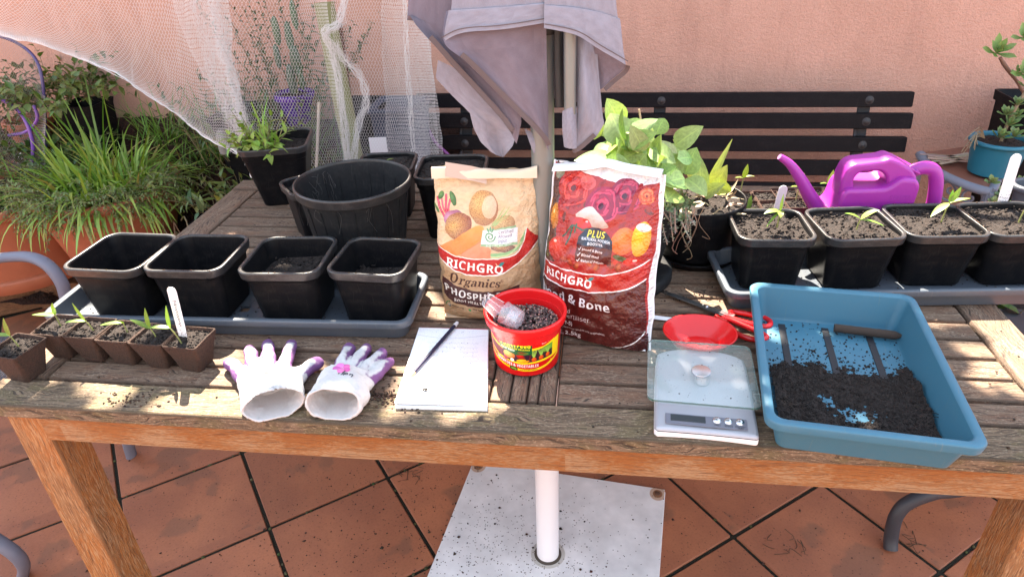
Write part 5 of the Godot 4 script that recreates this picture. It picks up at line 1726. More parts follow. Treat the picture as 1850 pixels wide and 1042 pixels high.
func build_right_corner() -> void:
	var y := 0.60
	var at := Vector3(1.1929,0.6,-2.2891)
	var t := thing("corner_shelf", "blue grey wrought iron corner shelf with scrollwork, right of the bench", "shelf", at)
	var rim := spline([Vector3(1.1152,0.6,-2.4526), Vector3(1.1029,0.6,-2.3804), Vector3(1.1056,0.6,-2.2868), Vector3(1.1313,0.6,-2.2001), Vector3(1.1634,0.6,-2.1415), Vector3(1.1949,0.6,-2.1161)], 24)
	var b := mb(at)
	b.tube(rim, 0.017, 10, true, 0.8)
	var back := Vector3(1.444,0.6,-2.5216)
	b.tube([rim[-1], rim[-1].lerp(back, 0.5), back], 0.014, 8)
	part("rim", b, M.iron, t)
	b = mb(at)
	b.tint = Color(0.20, 0.085, 0.055)
	var fan := PackedVector3Array()
	for p in rim: fan.append(p + Vector3(0, 0.006, 0))
	for p in rim: fan.append(Vector3(lerpf(p.x, back.x, 0.9), y + 0.006, lerpf(p.z, back.z - 0.06, 0.9)))
	b.patch(fan, rim.size(), PackedVector2Array())
	part("top", b, M.plain, t)
	b = mb(at)
	for sg in 2:
		var pts := []
		for k in 40:
			var a := k * 0.235 * (1 if sg == 0 else -1) + (PI * 0.6 if sg == 0 else PI * 0.35)
			var r := 0.004 + 0.0009 * k
			var c := Vector3(1.151,0.55,-2.2778) if sg == 0 else Vector3(1.1802,0.55,-2.2133)
			pts.append(c + Vector3(cos(a) * r * 1.0, sin(a) * r - 0.0, 0.02 + cos(a) * r * 0.35))
		b.tube(pts, 0.0042, 6)
	b.tube(spline([Vector3(1.1534,0.57,-2.3058), Vector3(1.1807,0.54,-2.2937), Vector3(1.1814,0.52,-2.257), Vector3(1.2182,0.51,-2.2451)], 14), 0.0042, 6)
	part("scroll", b, M.iron, t)
	b = mb(at)
	b.box(rim[-1] + Vector3(-0.004, -0.29, 0), Vector3(0.024, 0.58, 0.02), 0.003)
	part("leg", b, M.iron, t)
	b = mb(at)
	b.box(rim[0] + Vector3(0.01, -0.29, 0), Vector3(0.02, 0.58, 0.02), 0.003)
	part("leg", b, M.iron, t)
	t = thing("wooden_trellis", "folded lattice of thin weathered laths lying on the iron shelf", "trellis", at + Vector3(-0.05, 0.01, -0.02))
	for k in 9:
		b = mb(t.position)
		b.tint = shade_of(Color(0.45, 0.36, 0.28), Color(0.25, 0.19, 0.15))
		var c := Vector3(1.1829,0.615,-2.3623) + Vector3((k % 3) * 0.012 - 0.01, 0.004 * (k / 3), (k / 3 - 1) * 0.03)
		b.box(c, Vector3(0.16, 0.003, 0.012), 0.001, Basis(Vector3.UP, 0.45 if k % 2 else -0.28))
		part("lath", b, M.plain, t)
	at = Vector3(1.2502,0.61,-2.2544)
	t = thing("teal_pot", "teal plastic pot holding a bushy succulent, on the iron shelf", "pot", at)
	b = lm()
	pot_shape(b, Vector3.ZERO, 0.080, 0.066, 0.112, 0.012, 0.004)
	part("body", b, M.teal, t)
	b = lm()
	soil_round(b, Vector3(0, 0.098, 0), 0.074, 0.006, 70)
	part("soil", b, M.soil, t)
	var g := thing("aeonium", "stacked green succulent rosettes growing in the teal pot", "succulent", at + Vector3(0, 0.115, 0))
	var c := at + Vector3(-0.005, 0.105, 0.01)
	for e in [[Vector3(-0.02, 0.02, 0.02), 0.042], [Vector3(0.022, 0.022, 0.02), 0.04], [Vector3(0.0, 0.055, 0.01), 0.044], [Vector3(0.02, 0.075, -0.01), 0.04], [Vector3(-0.012, 0.085, 0.0), 0.036], [Vector3(0.012, 0.115, 0.0), 0.034], [Vector3(0.03, 0.165, -0.01), 0.046], [Vector3(0.068, 0.075, 0.01), 0.034]]:
		b = mb(g.position)
		rosette(b, c + e[0], e[1], 20, Vector3(rf(-0.2, 0.3), 1, rf(0.2, 0.6)), Color(0.13, 0.22, 0.075), Color(0.27, 0.36, 0.13))
		part("rosette", b, M.succulent, g)
	b = mb(g.position)
	b.tint = Color(0.22, 0.17, 0.10)
	b.tube(spline([c, c + Vector3(0.005, 0.08, 0), c + Vector3(0.03, 0.16, -0.01)], 8), 0.005, 6)
	for k in 10: b.tube(spline([at + Vector3(-0.06, 0.12, 0.02), at + Vector3(-0.09, 0.14 + rf(-0.02, 0.02), 0.03), at + Vector3(-0.12 + rf(-0.02, 0.03), 0.10 + rf(-0.02, 0.03), 0.05)], 6), 0.0013, 4)
	part("stems", b, M.plain, g)
	at = Vector3(1.4137,0.6,-2.3978) + Vector3(0.03, 0, -0.05)
	at.y = 0.0
	t = thing("black_pot", "tall black square planter behind the teal pot at the right edge", "planter", at)
	b = lm()
	b.loft([[0.0, 0.07, 0.07, 0.02], [0.77, 0.10, 0.10, 0.02], [0.77, 0.106, 0.106, 0.02], [0.80, 0.108, 0.108, 0.02], [0.80, 0.10, 0.10, 0.02], [0.76, 0.097, 0.097, 0.02], [0.76, 0.004, 0.004, 0.001]])
	at.y = 0.60
	part("body", b, M.blackmatt, t)
	g = thing("aeonium", "large pale green rosettes on a bare branching stem at the upper right", "succulent", at + Vector3(0, 0.17, 0))
	b = mb(g.position)
	b.tint = Color(0.18, 0.10, 0.07)
	b.tube(spline([at + Vector3(0.03, 0.17, 0), Vector3(1.3198,0.8314,-2.3), Vector3(1.2584,0.8915,-2.29), Vector3(1.2087,0.9369,-2.28), Vector3(1.1803,0.9651,-2.27)], 18), [0.0055, 0.0055, 0.0055, 0.0055, 0.0055, 0.005, 0.005, 0.005, 0.005, 0.005, 0.005, 0.006, 0.006, 0.006, 0.006, 0.006, 0.005, 0.005, 0.005], 8)
	part("stem", b, M.plain, g)
	for e in [[Vector3(1.1539,0.9822,-2.25), 0.062, 22], [Vector3(1.2578,0.9168,-2.26), 0.058, 20], [Vector3(1.232,1.0192,-2.28), 0.05, 18], [Vector3(1.2392,0.9227,-2.27), 0.026, 14]]:
		b = mb(g.position)
		rosette(b, e[0], e[1], e[2], Vector3(rf(-0.3, 0.1), 0.75, 0.8), Color(0.17, 0.28, 0.08), Color(0.32, 0.44, 0.14), 0.36)
		part("rosette", b, M.succulent, g)
	g = thing("jade_plant", "small rounded succulents low beside the iron shelf leg at the right edge", "succulent", Vector3(1.3099,0.55,-2.2733))
	for k in 9:
		b = mb(g.position)
		rosette(b, Vector3(1.1895,0.6102,-2.1) + Vector3(rf(-0.02, 0.09), rf(-0.04, 0.05), rf(-0.03, 0.03)), rf(0.022, 0.032), 14, Vector3(rf(-0.4, 0.4), 1, 0.6), Color(0.13, 0.22, 0.08), Color(0.42, 0.42, 0.16), 0.6)
		part("rosette", b, M.succulent, g)
	at = Vector3(1.1559,0.4,-1.7141) + Vector3(0.06, -0.30, -0.03)
	t = thing("terracotta_pot", "terracotta pot on the floor beyond the right end of the table", "pot", at)
	b = lm()
	pot_shape(b, Vector3.ZERO, 0.15, 0.11, 0.30, 0.04, 0.01)
	part("body", b, M.terra, t)
	b = lm()
	soil_round(b, Vector3(0, 0.26, 0), 0.135, 0.01, 40)
	part("soil", b, M.soil, t)
	g = thing("green_leaves", "dark green leaves in the terracotta pot beyond the right end of the table", "plant", at + Vector3(0, 0.27, 0))
	clump(g, at + Vector3(-0.04, 0.27, 0.03), 0.08, 12, 0.10, 0.06, 0.03, D1, D2, 0.8, 1.0, 5)
	at = Vector3(1.0116,0.74,-1.6418)
	t = thing("small_grey_pot", "small round grey pot at the far right of the table", "pot", at)
	b = lm()
	pot_shape(b, Vector3.ZERO, 0.036, 0.027, 0.075, 0.014, 0.003)
	part("body", b, M.traygrey, t)
	t = thing("plant_stand", "slim iron plant stand under the small round grey pot at the far right", "plant stand", Vector3(at.x, 0, at.z))
	b = lm()
	b.lathe([Vector2(0, 0.728), Vector2(0.045, 0.728), Vector2(0.047, 0.733), Vector2(0.045, 0.739), Vector2(0, 0.739)], 24)
	part("top", b, M.iron, t)
	b = lm()
	b.lathe([Vector2(0.06, 0.0), Vector2(0.06, 0.008), Vector2(0.01, 0.014), Vector2(0.009, 0.728)], 20)
	part("stem", b, M.iron, t)

# ---------------------------------------------------------------- square pots, trays and seedlings
func soil_square(b: MB, at: Vector3, hw: float, r: float, amp: float, crumbs: int, mound := 0.004, pale := 1.0) -> void:
	var ring := MB.rr(hw, hw, r, 5)
	var m := ring.size()
	var p := PackedVector3Array()
	var q := PackedVector2Array()
	for j in 9:
		var f := 1.0 - j / 8.0
		for i in m:
			var w := Vector3(ring[i].x * f, 0, ring[i].y * f)
			w.y = noise.get_noise_2d((at.x + w.x) * 55 + 7, (at.z + w.z) * 55) * amp + mound * (1.0 - f * f)
			p.append(at + w)
			q.append(Vector2(w.x, w.z) * 4)
	b.tint = Color(1, 1, 1) * pale
	b.tint.a = 1
	b.patch(p, m, q, true)
	for k in crumbs:
		var w := Vector3(rf(-hw, hw), 0, rf(-hw, hw)) * 0.95
		w.y = noise.get_noise_2d((at.x + w.x) * 55 + 7, (at.z + w.z) * 55) * amp + mound * 0.7
		b.tint = Color(1, 1, 1) * rf(0.55, 1.9) * pale
		b.tint.a = 1
		b.crumb(at + w, rf(0.0012, 0.0046), rng)
	b.tint = Color.WHITE

func square_pot(label: String, at: Vector3, turn: float, fill: float, group: String, rim := 0.078, base := 0.057, h := 0.132, amp := 0.004, pale := 1.0, crumbs := 150) -> Node3D:
	var t := thing("square_pot", label, "pot", at, turn, group)
	var b := lm()
	var k := (rim - base) / h
	b.loft([[0.0, 0.004, 0.004, 0.002], [0.0, base - 0.003, base - 0.003, 0.016], [0.003, base, base, 0.018], [h * 0.80, rim - 0.007, rim - 0.007, 0.024], [h * 0.80, rim - 0.007, rim - 0.007, 0.024], [h * 0.815, rim - 0.0045, rim - 0.0045, 0.025], [h - 0.016, rim - 0.003, rim - 0.003, 0.026]])
	b.loft([[h - 0.004, rim - 0.0055, rim - 0.0055, 0.024], [h * 0.8, rim - 0.010, rim - 0.010, 0.022], [0.006, base - 0.003, base - 0.003, 0.016], [0.006, base - 0.003, base - 0.003, 0.016], [0.006, 0.004, 0.004, 0.002]])
	part("body", b, M.black, t)
	b = lm()
	b.loft([[h - 0.016, rim - 0.003, rim - 0.003, 0.026], [h - 0.016, rim + 0.0005, rim + 0.0005, 0.028], [h - 0.016, rim + 0.0005, rim + 0.0005, 0.028], [h - 0.003, rim + 0.002, rim + 0.002, 0.028], [h - 0.0008, rim + 0.0013, rim + 0.0013, 0.028], [h, rim, rim, 0.027], [h, rim - 0.0035, rim - 0.0035, 0.025], [h - 0.001, rim - 0.005, rim - 0.005, 0.0245], [h - 0.005, rim - 0.0055, rim - 0.0055, 0.024]])
	part("rim", b, M.rim, t)
	b = lm()
	var hw := base + k * fill * h - 0.005
	soil_square(b, Vector3(0, fill * h, 0), hw, 0.018, amp, crumbs, 0.004, pale)
	part("soil", b, M.soil, t)
	b = lm()
	for n in 46:
		var side := rng.randi() % 4
		var u := rf(-0.8, 0.8) * rim if n > 14 else clampf(rng.randfn(0.3, 0.25), -0.8, 0.8) * rim
		var p := Vector3(u, h, rim - 0.002).rotated(Vector3.UP, side * PI / 2)
		b.tint = shade_of(Color(0.05, 0.03, 0.02), Color(0.16, 0.09, 0.055))
		b.crumb(p, rf(0.0007, 0.0022), rng)
	part("dirt", b, M.crumb, t, "stuff")
	return t

func tray(label: String, at: Vector3, turn: float, hw: float, hd: float, h: float) -> Node3D:
	var t := thing("seedling_tray", label, "tray", at, turn)
	var b := lm()
	b.loft([[0.0, 0.01, 0.01, 0.004], [0.0, hw - 0.016, hd - 0.016, 0.018], [0.002, hw - 0.013, hd - 0.013, 0.02], [h - 0.014, hw - 0.009, hd - 0.009, 0.022], [h - 0.014, hw - 0.009, hd - 0.009, 0.022], [h - 0.013, hw, hd, 0.028], [h - 0.013, hw, hd, 0.028], [h - 0.003, hw + 0.001, hd + 0.001, 0.028], [h, hw - 0.002, hd - 0.002, 0.027], [h, hw - 0.009, hd - 0.009, 0.022], [h - 0.003, hw - 0.0115, hd - 0.0115, 0.021], [h - 0.003, hw - 0.0115, hd - 0.0115, 0.021], [0.006, hw - 0.0165, hd - 0.0165, 0.018], [0.004, hw - 0.02, hd - 0.02, 0.016], [0.004, 0.01, 0.01, 0.004]])
	part("body", b, M.traygrey, t)
	b = lm()
	for k in 420:
		b.tint = Color(0.035, 0.025, 0.02) * rf(0.6, 2.2)
		b.tint.a = 1
		b.crumb(Vector3(rf(-hw, hw) * 0.93, 0.0045, rf(-hd, hd) * 0.85), rf(0.0008, 0.0028), rng)
	part("spilled_soil", b, M.crumb, t, "stuff")
	return t

# leaves: [direction, length, width, bend, fold]
func seedling(label: String, at: Vector3, h: float, lean: Vector3, leaves: Array, group := "", lw := 1.0) -> Node3D:
	var t := thing("seedling", label, "seedling", at, 0.0, group)
	var b := lm()
	var tip := Vector3(lean.x, h, lean.z)
	b.tint = Color(0.19, 0.20, 0.06)
	b.tube(spline([Vector3.ZERO, Vector3(lean.x * 0.35, h * 0.5, lean.z * 0.35), tip], 8), [0.0014, 0.0014, 0.0014, 0.0013, 0.0013, 0.0012, 0.0012, 0.0011, 0.0011], 6)
	part("stem", b, M.stem, t)
	for e in leaves:
		b = lm()
		b.tint = shade_of(Color(0.20, 0.32, 0.045), Color(0.27, 0.40, 0.08))
		var d: Vector3 = e[0]
		b.leaf(tip + Vector3(0, rf(-0.002, 0.0), 0), d, Vector3.UP if absf(d.normalized().y) < 0.85 else Vector3(0, 0.3, 1), e[1], e[2] * lw, e[3], e[4], 7, 0.75)
		part("leaf", b, M.leaf, t)
	return t

func build_left_pots() -> void:
	tray("long grey seedling tray holding the four empty square pots", Vector3(-0.695, TOP, -1.098), deg_to_rad(1.6), 0.362, 0.098, 0.042)
	var where := [Vector3(-0.924, TOP + 0.006, -1.104), Vector3(-0.767, TOP + 0.006, -1.108), Vector3(-0.581, TOP + 0.006, -1.108), Vector3(-0.412, TOP + 0.006, -1.112)]
	for k in 4:
		square_pot(["leftmost square black pot in the left grey tray, nearly empty, dirt on its rim", "second square black pot from the left in the left grey tray", "third square black pot in the left grey tray, a little soil inside", "rightmost square pot in the left grey tray, dusty grey sheen on its front"][k], where[k], deg_to_rad([-2.0, 1.0, 3.0, -3.0][k]), [0.30, 0.36, 0.62, 0.52][k], "empty square pots in the left tray", [0.079, 0.077, 0.0765, 0.0735][k], [0.059, 0.058, 0.057, 0.056][k], 0.121, 0.012, 3.0, 160)
	var at := Vector3(-0.520, TOP, -1.335)
	var t := thing("round_pot", "large round black plastic pot, empty and cobwebbed, behind the square pots", "pot", at)
	var b := lm(Transform3D(Basis().scaled(Vector3(0.94, 0.97, 0.94)), Vector3.ZERO))
	b.lathe([Vector2(0, 0.003), Vector2(0.096, 0.003), Vector2(0.099, 0.008), Vector2(0.099, 0.008), Vector2(0.124, 0.175), Vector2(0.124, 0.175)], 64)
	b.lathe([Vector2(0.1275, 0.192), Vector2(0.1205, 0.172), Vector2(0.096, 0.01), Vector2(0.096, 0.01), Vector2(0, 0.008)], 64)
	for k in 20:
		var a := TAU * k / 20
		var o := Vector3(sin(a), 0, cos(a))
		b.tube([o * 0.1 + Vector3(0, 0.02, 0), o * 0.1235 + Vector3(0, 0.165, 0)], 0.0013, 5)
		b.tube([o * 0.0965 + Vector3(0, 0.02, 0), o * 0.1195 + Vector3(0, 0.165, 0)], 0.0012, 5)
	part("body", b, M.darkgrey, t)
	b = lm(Transform3D(Basis().scaled(Vector3(0.94, 0.97, 0.94)), Vector3.ZERO))
	b.lathe([Vector2(0.124, 0.175), Vector2(0.1305, 0.176), Vector2(0.1305, 0.176), Vector2(0.1335, 0.192), Vector2(0.1325, 0.196), Vector2(0.1298, 0.1975), Vector2(0.1278, 0.196), Vector2(0.127, 0.19)], 64)
	part("rim", b, M.rim, t)
	b = lm(Transform3D(Basis().scaled(Vector3(0.94, 0.97, 0.94)), Vector3.ZERO))
	b.tint = Color(0.10, 0.09, 0.085)
	for k in 30:
		var a := -2.0 + rf(-0.35, 0.35) if k < 34 else rf(0.3, 2.4)
		var o := Vector3(sin(a), 0, cos(a))
		var y := rf(0.12, 0.19)
		b.tube(spline([o * 0.1195 + Vector3(0, y, 0), o * 0.112 + Vector3(rf(-0.01, 0.01), y - rf(0.0, 0.03), rf(-0.01, 0.01)), o * 0.117 + Vector3(rf(-0.01, 0.01), y - rf(0.02, 0.06), 0)], 5), 0.00035, 3, false)
	for k in 9:
		var a := rf(-0.9, 0.9)
		var o := Vector3(sin(a), 0, cos(a))
		b.tube(spline([o * 0.128 + Vector3(0, 0.172, 0), o * 0.123 + Vector3(rf(-0.012, 0.012), rf(0.13, 0.16), 0), o * 0.119 + Vector3(rf(-0.015, 0.015), rf(0.10, 0.14), 0)], 5), 0.0003, 3, false)
	part("cobweb", b, M.plain, t, "stuff")
	t = square_pot("tall square black pot with a bright green herb, on the left rear of the table", Vector3(-0.8378,0.74,-1.6299) + Vector3(-0.005, 0, -0.045), deg_to_rad(14.0), 0.84, "", 0.086, 0.056, 0.165, 0.008)
	var c: Vector3 = t.position + Vector3(-0.03, 0.145, 0.02)
	var g := thing("herb_plant", "bright yellow green herb spilling over the edge of the tall square pot", "plant", c)
	clump(g, c, 0.045, 15, 0.085, 0.032, 0.017, Color(0.22, 0.38, 0.05), Color(0.36, 0.46, 0.08), 1.0, 0.9, 5, 0.013)
	clump(g, c + Vector3(0.0, 0, 0.02), 0.04, 10, 0.12, 0.034, 0.010, Color(0.20, 0.36, 0.05), Color(0.33, 0.44, 0.08), 0.5, 0.5, 4, 0.02)
	tuft(g, c, 0.04, 26, 0.13, 0.006, Color(0.18, 0.34, 0.04), Color(0.32, 0.44, 0.08), 1.2, 0.7, "blades")
	for k in 7:
		b = mb(c)
		b.tint = shade_of(Color(0.26, 0.42, 0.06), Color(0.40, 0.46, 0.09))
		var a := [-0.9, -0.3, 0.2, 0.7, 1.1, -1.3, 0.45][k] as float
		b.leaf(c + Vector3(sin(a) * 0.035, 0.01 + 0.012 * (k % 3), cos(a) * 0.035), Vector3(sin(a), 0.3, cos(a)), Vector3.UP, 0.045, 0.024, 1.4, 0.15, 6, 0.8)
		part("leaf", b, M.leaf, g)
	b = mb(c)
	b.tint = Color(0.24, 0.36, 0.06)
	b.tube(spline([c, c + Vector3(0.005, 0.06, 0), c + Vector3(0.0, 0.125, 0.01)], 8), 0.0018, 5)
	part("stem", b, M.stem, g)
	square_pot("square black pot half hidden behind the left side of the big round pot", Vector3(-0.676, TOP, -1.468), deg_to_rad(40.0), 0.86, "", 0.062, 0.045, 0.128, 0.004)
	square_pot("square black pot behind the right side of the big round pot, one seedling in it", Vector3(-0.528, TOP, -1.60), deg_to_rad(6.0), 0.9, "", 0.072, 0.055, 0.132, 0.004)
	square_pot("square black pot of soil between the big round pot and the paper bag", Vector3(-0.338, TOP, -1.50), deg_to_rad(4.0), 0.92, "", 0.080, 0.06, 0.160, 0.004, 1.3)
	seedling("tiny seedling in the square pot behind the big round pot", Vector3(-0.53, TOP + 0.122, -1.60), 0.012, Vector3.ZERO, [[Vector3(-1, 0.5, 0), 0.022, 0.009, 0.4, 0.2], [Vector3(1, 0.6, 0), 0.024, 0.009, 0.4, 0.2], [Vector3(0.5, 0.5, 0.5), 0.018, 0.008, 0.4, 0.2]])
	seedling("tiny seedling beside the top left corner of the paper bag", Vector3(-0.352, TOP + 0.150, -1.46), 0.01, Vector3.ZERO, [[Vector3(-0.8, 0.8, 0), 0.02, 0.008, 0.3, 0.2], [Vector3(0.4, 0.9, 0), 0.02, 0.008, 0.3, 0.2]])
	at = Vector3(-0.6356,0.74,-1.4129) + Vector3(0.0, 0.012, 0)
	b = mb(at)
	b.box(at + Vector3(0, 0.02, -0.01), Vector3(0.028, 0.002, 0.06), 0.0008, Basis(Vector3.UP, 0.5) * Basis(Vector3.RIGHT, 0.6))
	solo("plant_label", b, M.blank, "white plant label lying against the base of the big black pot", "plant label", "", "", at)

func build_right_pots() -> void:
	# fleshy plant in the grey pot behind the glossy bag, and the pot beside it
	var at := Vector3(0.048, TOP, -1.285)
	var t := thing("round_pot", "round charcoal plastic pot behind the glossy fertiliser bag", "pot", at)
	var b := lm()
	b.lathe([Vector2(0, 0.0), Vector2(0.108, 0.0), Vector2(0.112, 0.006), Vector2(0.112, 0.022), Vector2(0.102, 0.026), Vector2(0.082, 0.022), Vector2(0.082, 0.022), Vector2(0.105, 0.125), Vector2(0.105, 0.125), Vector2(0.110, 0.127), Vector2(0.117, 0.168), Vector2(0.114, 0.17), Vector2(0.110, 0.168), Vector2(0.104, 0.13), Vector2(0.085, 0.03), Vector2(0, 0.03)], 48)
	part("body", b, M.darkgrey, t)
	b = lm()
	soil_round(b, Vector3(0, 0.15, 0), 0.104, 0.006, 90)
	part("soil", b, M.soil, t)
	var g := thing("broad_leaf_plant", "sunlit plant with broad pale green leaves behind the glossy bag", "plant", at + Vector3(0, 0.15, 0))
	var c: Vector3 = g.position
	var tips := [[Vector3(0.0543,1.0532,-1.27), 3], [Vector3(0.0251,1.0117,-1.25), 2], [Vector3(0.1033,1.0124,-1.28), 3], [Vector3(0.161,0.989,-1.27), 3], [Vector3(0.0097,1.0048,-1.3), 1], [Vector3(0.1425,0.9753,-1.22), 2]]
	for e in tips:
		b = mb(c)
		b.tint = Color(0.30, 0.33, 0.14)
		b.tube(spline([c + Vector3(rf(-0.05, 0.05), 0, rf(-0.04, 0.04)), c.lerp(e[0], 0.5) + Vector3(0, 0.01, 0), e[0]], 10), 0.0042, 8)
		part("stem", b, M.stem, g)
	# leaves: base, tip (both in space), width, upward direction
	for e in [
		[Vector3(0.0483,1.0297,-1.27), Vector3(0.0228,1.0809,-1.3), 0.062, Vector3(0.2, 0.5, 1)], [Vector3(0.0502,1.0314,-1.265), Vector3(0.1,1.0824,-1.27), 0.052, Vector3(-0.2, 1, 0.4)],
		[Vector3(0.0484,1.0264,-1.27), Vector3(0.0234,1.0471,-1.2), 0.030, Vector3(-1, 0.3, 0.6)], [Vector3(0.052,1.0372,-1.27), Vector3(0.0369,1.0976,-1.26), 0.026, Vector3(-1, 0.2, 0.5)],
		[Vector3(0.0393,0.9991,-1.27), Vector3(-0.0414,0.9852,-1.24), 0.034, Vector3(0, 1, 0.3)], [Vector3(0.0329,1.0012,-1.27), Vector3(-0.0428,1.004,-1.27), 0.040, Vector3(0, 1, 0.5)],
		[Vector3(0.0198,1.0193,-1.3), Vector3(-0.0092,0.9971,-1.29), 0.030, Vector3(0, 1, 0.4)], [Vector3(0.0464,1.0205,-1.31), Vector3(0.0727,0.9981,-1.33), 0.055, Vector3(0, 1, 0.5)],
		[Vector3(0.0314,0.9791,-1.235), Vector3(0.0315,1.0267,-1.235), 0.062, Vector3(0.1, 0.4, 1)], [Vector3(0.0703,0.9902,-1.25), Vector3(0.089,1.0196,-1.25), 0.036, Vector3(-0.4, 0.4, 1)],
		[Vector3(0.1044,0.9885,-1.27), Vector3(0.1125,1.048,-1.27), 0.034, Vector3(-1, 0.2, 0.9)], [Vector3(0.107,0.9893,-1.28), Vector3(0.074,0.9941,-1.3), 0.050, Vector3(0, 1, 0.6)],
		[Vector3(0.1249,0.9814,-1.26), Vector3(0.1146,1.0191,-1.24), 0.030, Vector3(0.4, 0.3, 1)], [Vector3(0.135,0.9762,-1.28), Vector3(0.1205,1.0123,-1.29), 0.040, Vector3(0.3, 0.5, 1)],
		[Vector3(0.1584,0.9729,-1.26), Vector3(0.1224,1.0142,-1.26), 0.052, Vector3(0.2, 0.6, 1)], [Vector3(0.1643,0.9763,-1.26), Vector3(0.1811,1.0239,-1.27), 0.048, Vector3(-0.5, 0.4, 1)],
		[Vector3(0.1626,0.9731,-1.24), Vector3(0.128,0.9884,-1.2), 0.048, Vector3(0, 0.8, 0.8)], [Vector3(0.1644,0.9764,-1.24), Vector3(0.1991,0.9562,-1.21), 0.044, Vector3(0.3, 0.8, 0.6)],
		[Vector3(0.1459,0.959,-1.22), Vector3(0.1271,0.9527,-1.19), 0.050, Vector3(0, 0.6, 1)], [Vector3(0.1545,0.9854,-1.31), Vector3(0.133,1.0097,-1.33), 0.046, Vector3(0, 0.8, 0.7)],
		[Vector3(0.1068,1.0028,-1.33), Vector3(0.0869,0.9993,-1.36), 0.050, Vector3(0, 1, 0.4)], [Vector3(0.1408,0.9953,-1.32), Vector3(0.1752,0.9848,-1.36), 0.05, Vector3(0, 1, 0.4)],
	]:
		b = mb(c)
		b.tint = shade_of(Color(0.34, 0.52, 0.14), Color(0.47, 0.60, 0.25))
		var d: Vector3 = e[1] - e[0]
		b.leaf(e[0], d + (e[3] as Vector3).normalized() * 0.012, e[3], d.length() * 1.05, e[2], 0.45, 0.16, 8, 0.72)
		part("leaf", b, M.leaf, g)
	for k in 34:
		b = mb(c)
		b.tint = shade_of(Color(0.34, 0.52, 0.13), Color(0.48, 0.60, 0.24))
		var o: Vector3 = (Vector3(0.0052,0.9765,-1.3)).lerp(Vector3(0.1601,0.9675,-1.24), rng.randf()) + Vector3(0, rf(0.0, 0.075), rf(-0.07, 0.03))
		var dd := Vector3(rf(-1, 1), rf(-0.2, 0.9), rf(-0.3, 0.9)).normalized()
		b.leaf(o, dd, Vector3(rf(-0.4, 0.4), 0.7, 0.8), rf(0.035, 0.065), rf(0.03, 0.046), rf(0.2, 0.7), 0.16, 7, 0.72)
		part("leaf", b, M.leaf, g)
	at = Vector3(0.218, TOP, -1.405)
	t = thing("round_pot", "black round pot with sunlit bulbs and dangling roots, on a saucer beside the right tray", "pot", at)
	b = lm()
	b.lathe([Vector2(0, 0.006), Vector2(0.076, 0.006), Vector2(0.078, 0.01), Vector2(0.090, 0.095), Vector2(0.095, 0.097), Vector2(0.099, 0.13), Vector2(0.096, 0.132), Vector2(0.093, 0.13), Vector2(0.088, 0.09), Vector2(0, 0.09)], 44)
	part("body", b, M.black, t)
	b = lm()
	b.lathe([Vector2(0, 0.0), Vector2(0.095, 0.0), Vector2(0.104, 0.014), Vector2(0.103, 0.016), Vector2(0.1, 0.015), Vector2(0.093, 0.004), Vector2(0, 0.004)], 44)
	part("saucer", b, M.black, t)
	b = lm()
	soil_round(b, Vector3(0, 0.115, 0), 0.09, 0.008, 100)
	part("soil", b, M.soil, t)
	g = thing("bulb_plant", "strappy sunlit leaves and dry bulbs in the black pot on a saucer", "plant", at + Vector3(0, 0.12, 0))
	c = g.position
	for e in [[Vector3(0.2283,0.8858,-1.4), Vector3(0.268,0.9982,-1.4), 0.016, 0.15], [Vector3(0.2168,0.8857,-1.4), Vector3(0.1973,0.9776,-1.44), 0.020, 0.9], [Vector3(0.2164,0.8774,-1.42), Vector3(0.1556,0.9813,-1.45), 0.012, 0.2], [Vector3(0.2501,0.8965,-1.36), Vector3(0.246,0.9327,-1.36), 0.05, 0.1], [Vector3(0.2098,0.8732,-1.43), Vector3(0.2256,0.9351,-1.45), 0.012, 1.5], [Vector3(0.254,0.8858,-1.38), Vector3(0.2834,0.8972,-1.42), 0.016, 1.0], [Vector3(0.1961,0.8835,-1.42), Vector3(0.1534,0.9257,-1.44), 0.014, 0.8], [Vector3(0.2369,0.888,-1.38), Vector3(0.2581,0.9527,-1.37), 0.04, 0.3], [Vector3(0.214,0.9021,-1.36), Vector3(0.2002,0.9734,-1.36), 0.036, 0.6], [Vector3(0.2406,0.8695,-1.44), Vector3(0.1815,0.9585,-1.46), 0.02, 0.4], [Vector3(0.2136,0.9044,-1.34), Vector3(0.2371,0.9388,-1.3), 0.03, 0.6]]:
		b = mb(c)
		b.tint = shade_of(Color(0.34, 0.42, 0.10), Color(0.46, 0.50, 0.18))
		var d: Vector3 = e[1] - e[0]
		b.leaf(e[0], d, Vector3(-0.3, 0.4, 1), d.length(), e[2], e[3], 0.25, 8, 0.6)
		part("leaf", b, M.leaf, g)
	b = mb(c)
	for k in 60:
		b.tint = shade_of(Color(0.42, 0.33, 0.22), Color(0.25, 0.16, 0.10))
		var o := c + Vector3(rf(-0.07, 0.07), rf(-0.002, 0.015), rf(-0.06, 0.07))
		b.leaf(o, rdir(0.5), Vector3.UP, rf(0.02, 0.045), rf(0.004, 0.012), rf(-1, 1.5), 0.3, 3)
	part("dry_leaves", b, M.plain, g, "stuff")
	b = mb(c)
	for k in 8:
		b.tint = shade_of(Color(0.16, 0.13, 0.08), Color(0.36, 0.20, 0.13))
		var o: Vector3 = Vector3(0.1986,0.8791,-1.3) + Vector3(rf(-0.02, 0.02), rf(-0.01, 0.015), rf(-0.02, 0.01))
		b.tube(spline([o, o + Vector3(rf(-0.02, 0.02), -0.03, 0.01), o + Vector3(rf(-0.025, 0.02), rf(-0.085, -0.05), rf(0.0, 0.015)), o + Vector3(rf(-0.02, 0.01), rf(-0.10, -0.06), 0.01)], 10), rf(0.0005, 0.0016), 4, false)
	part("roots", b, M.plain, g, "stuff")
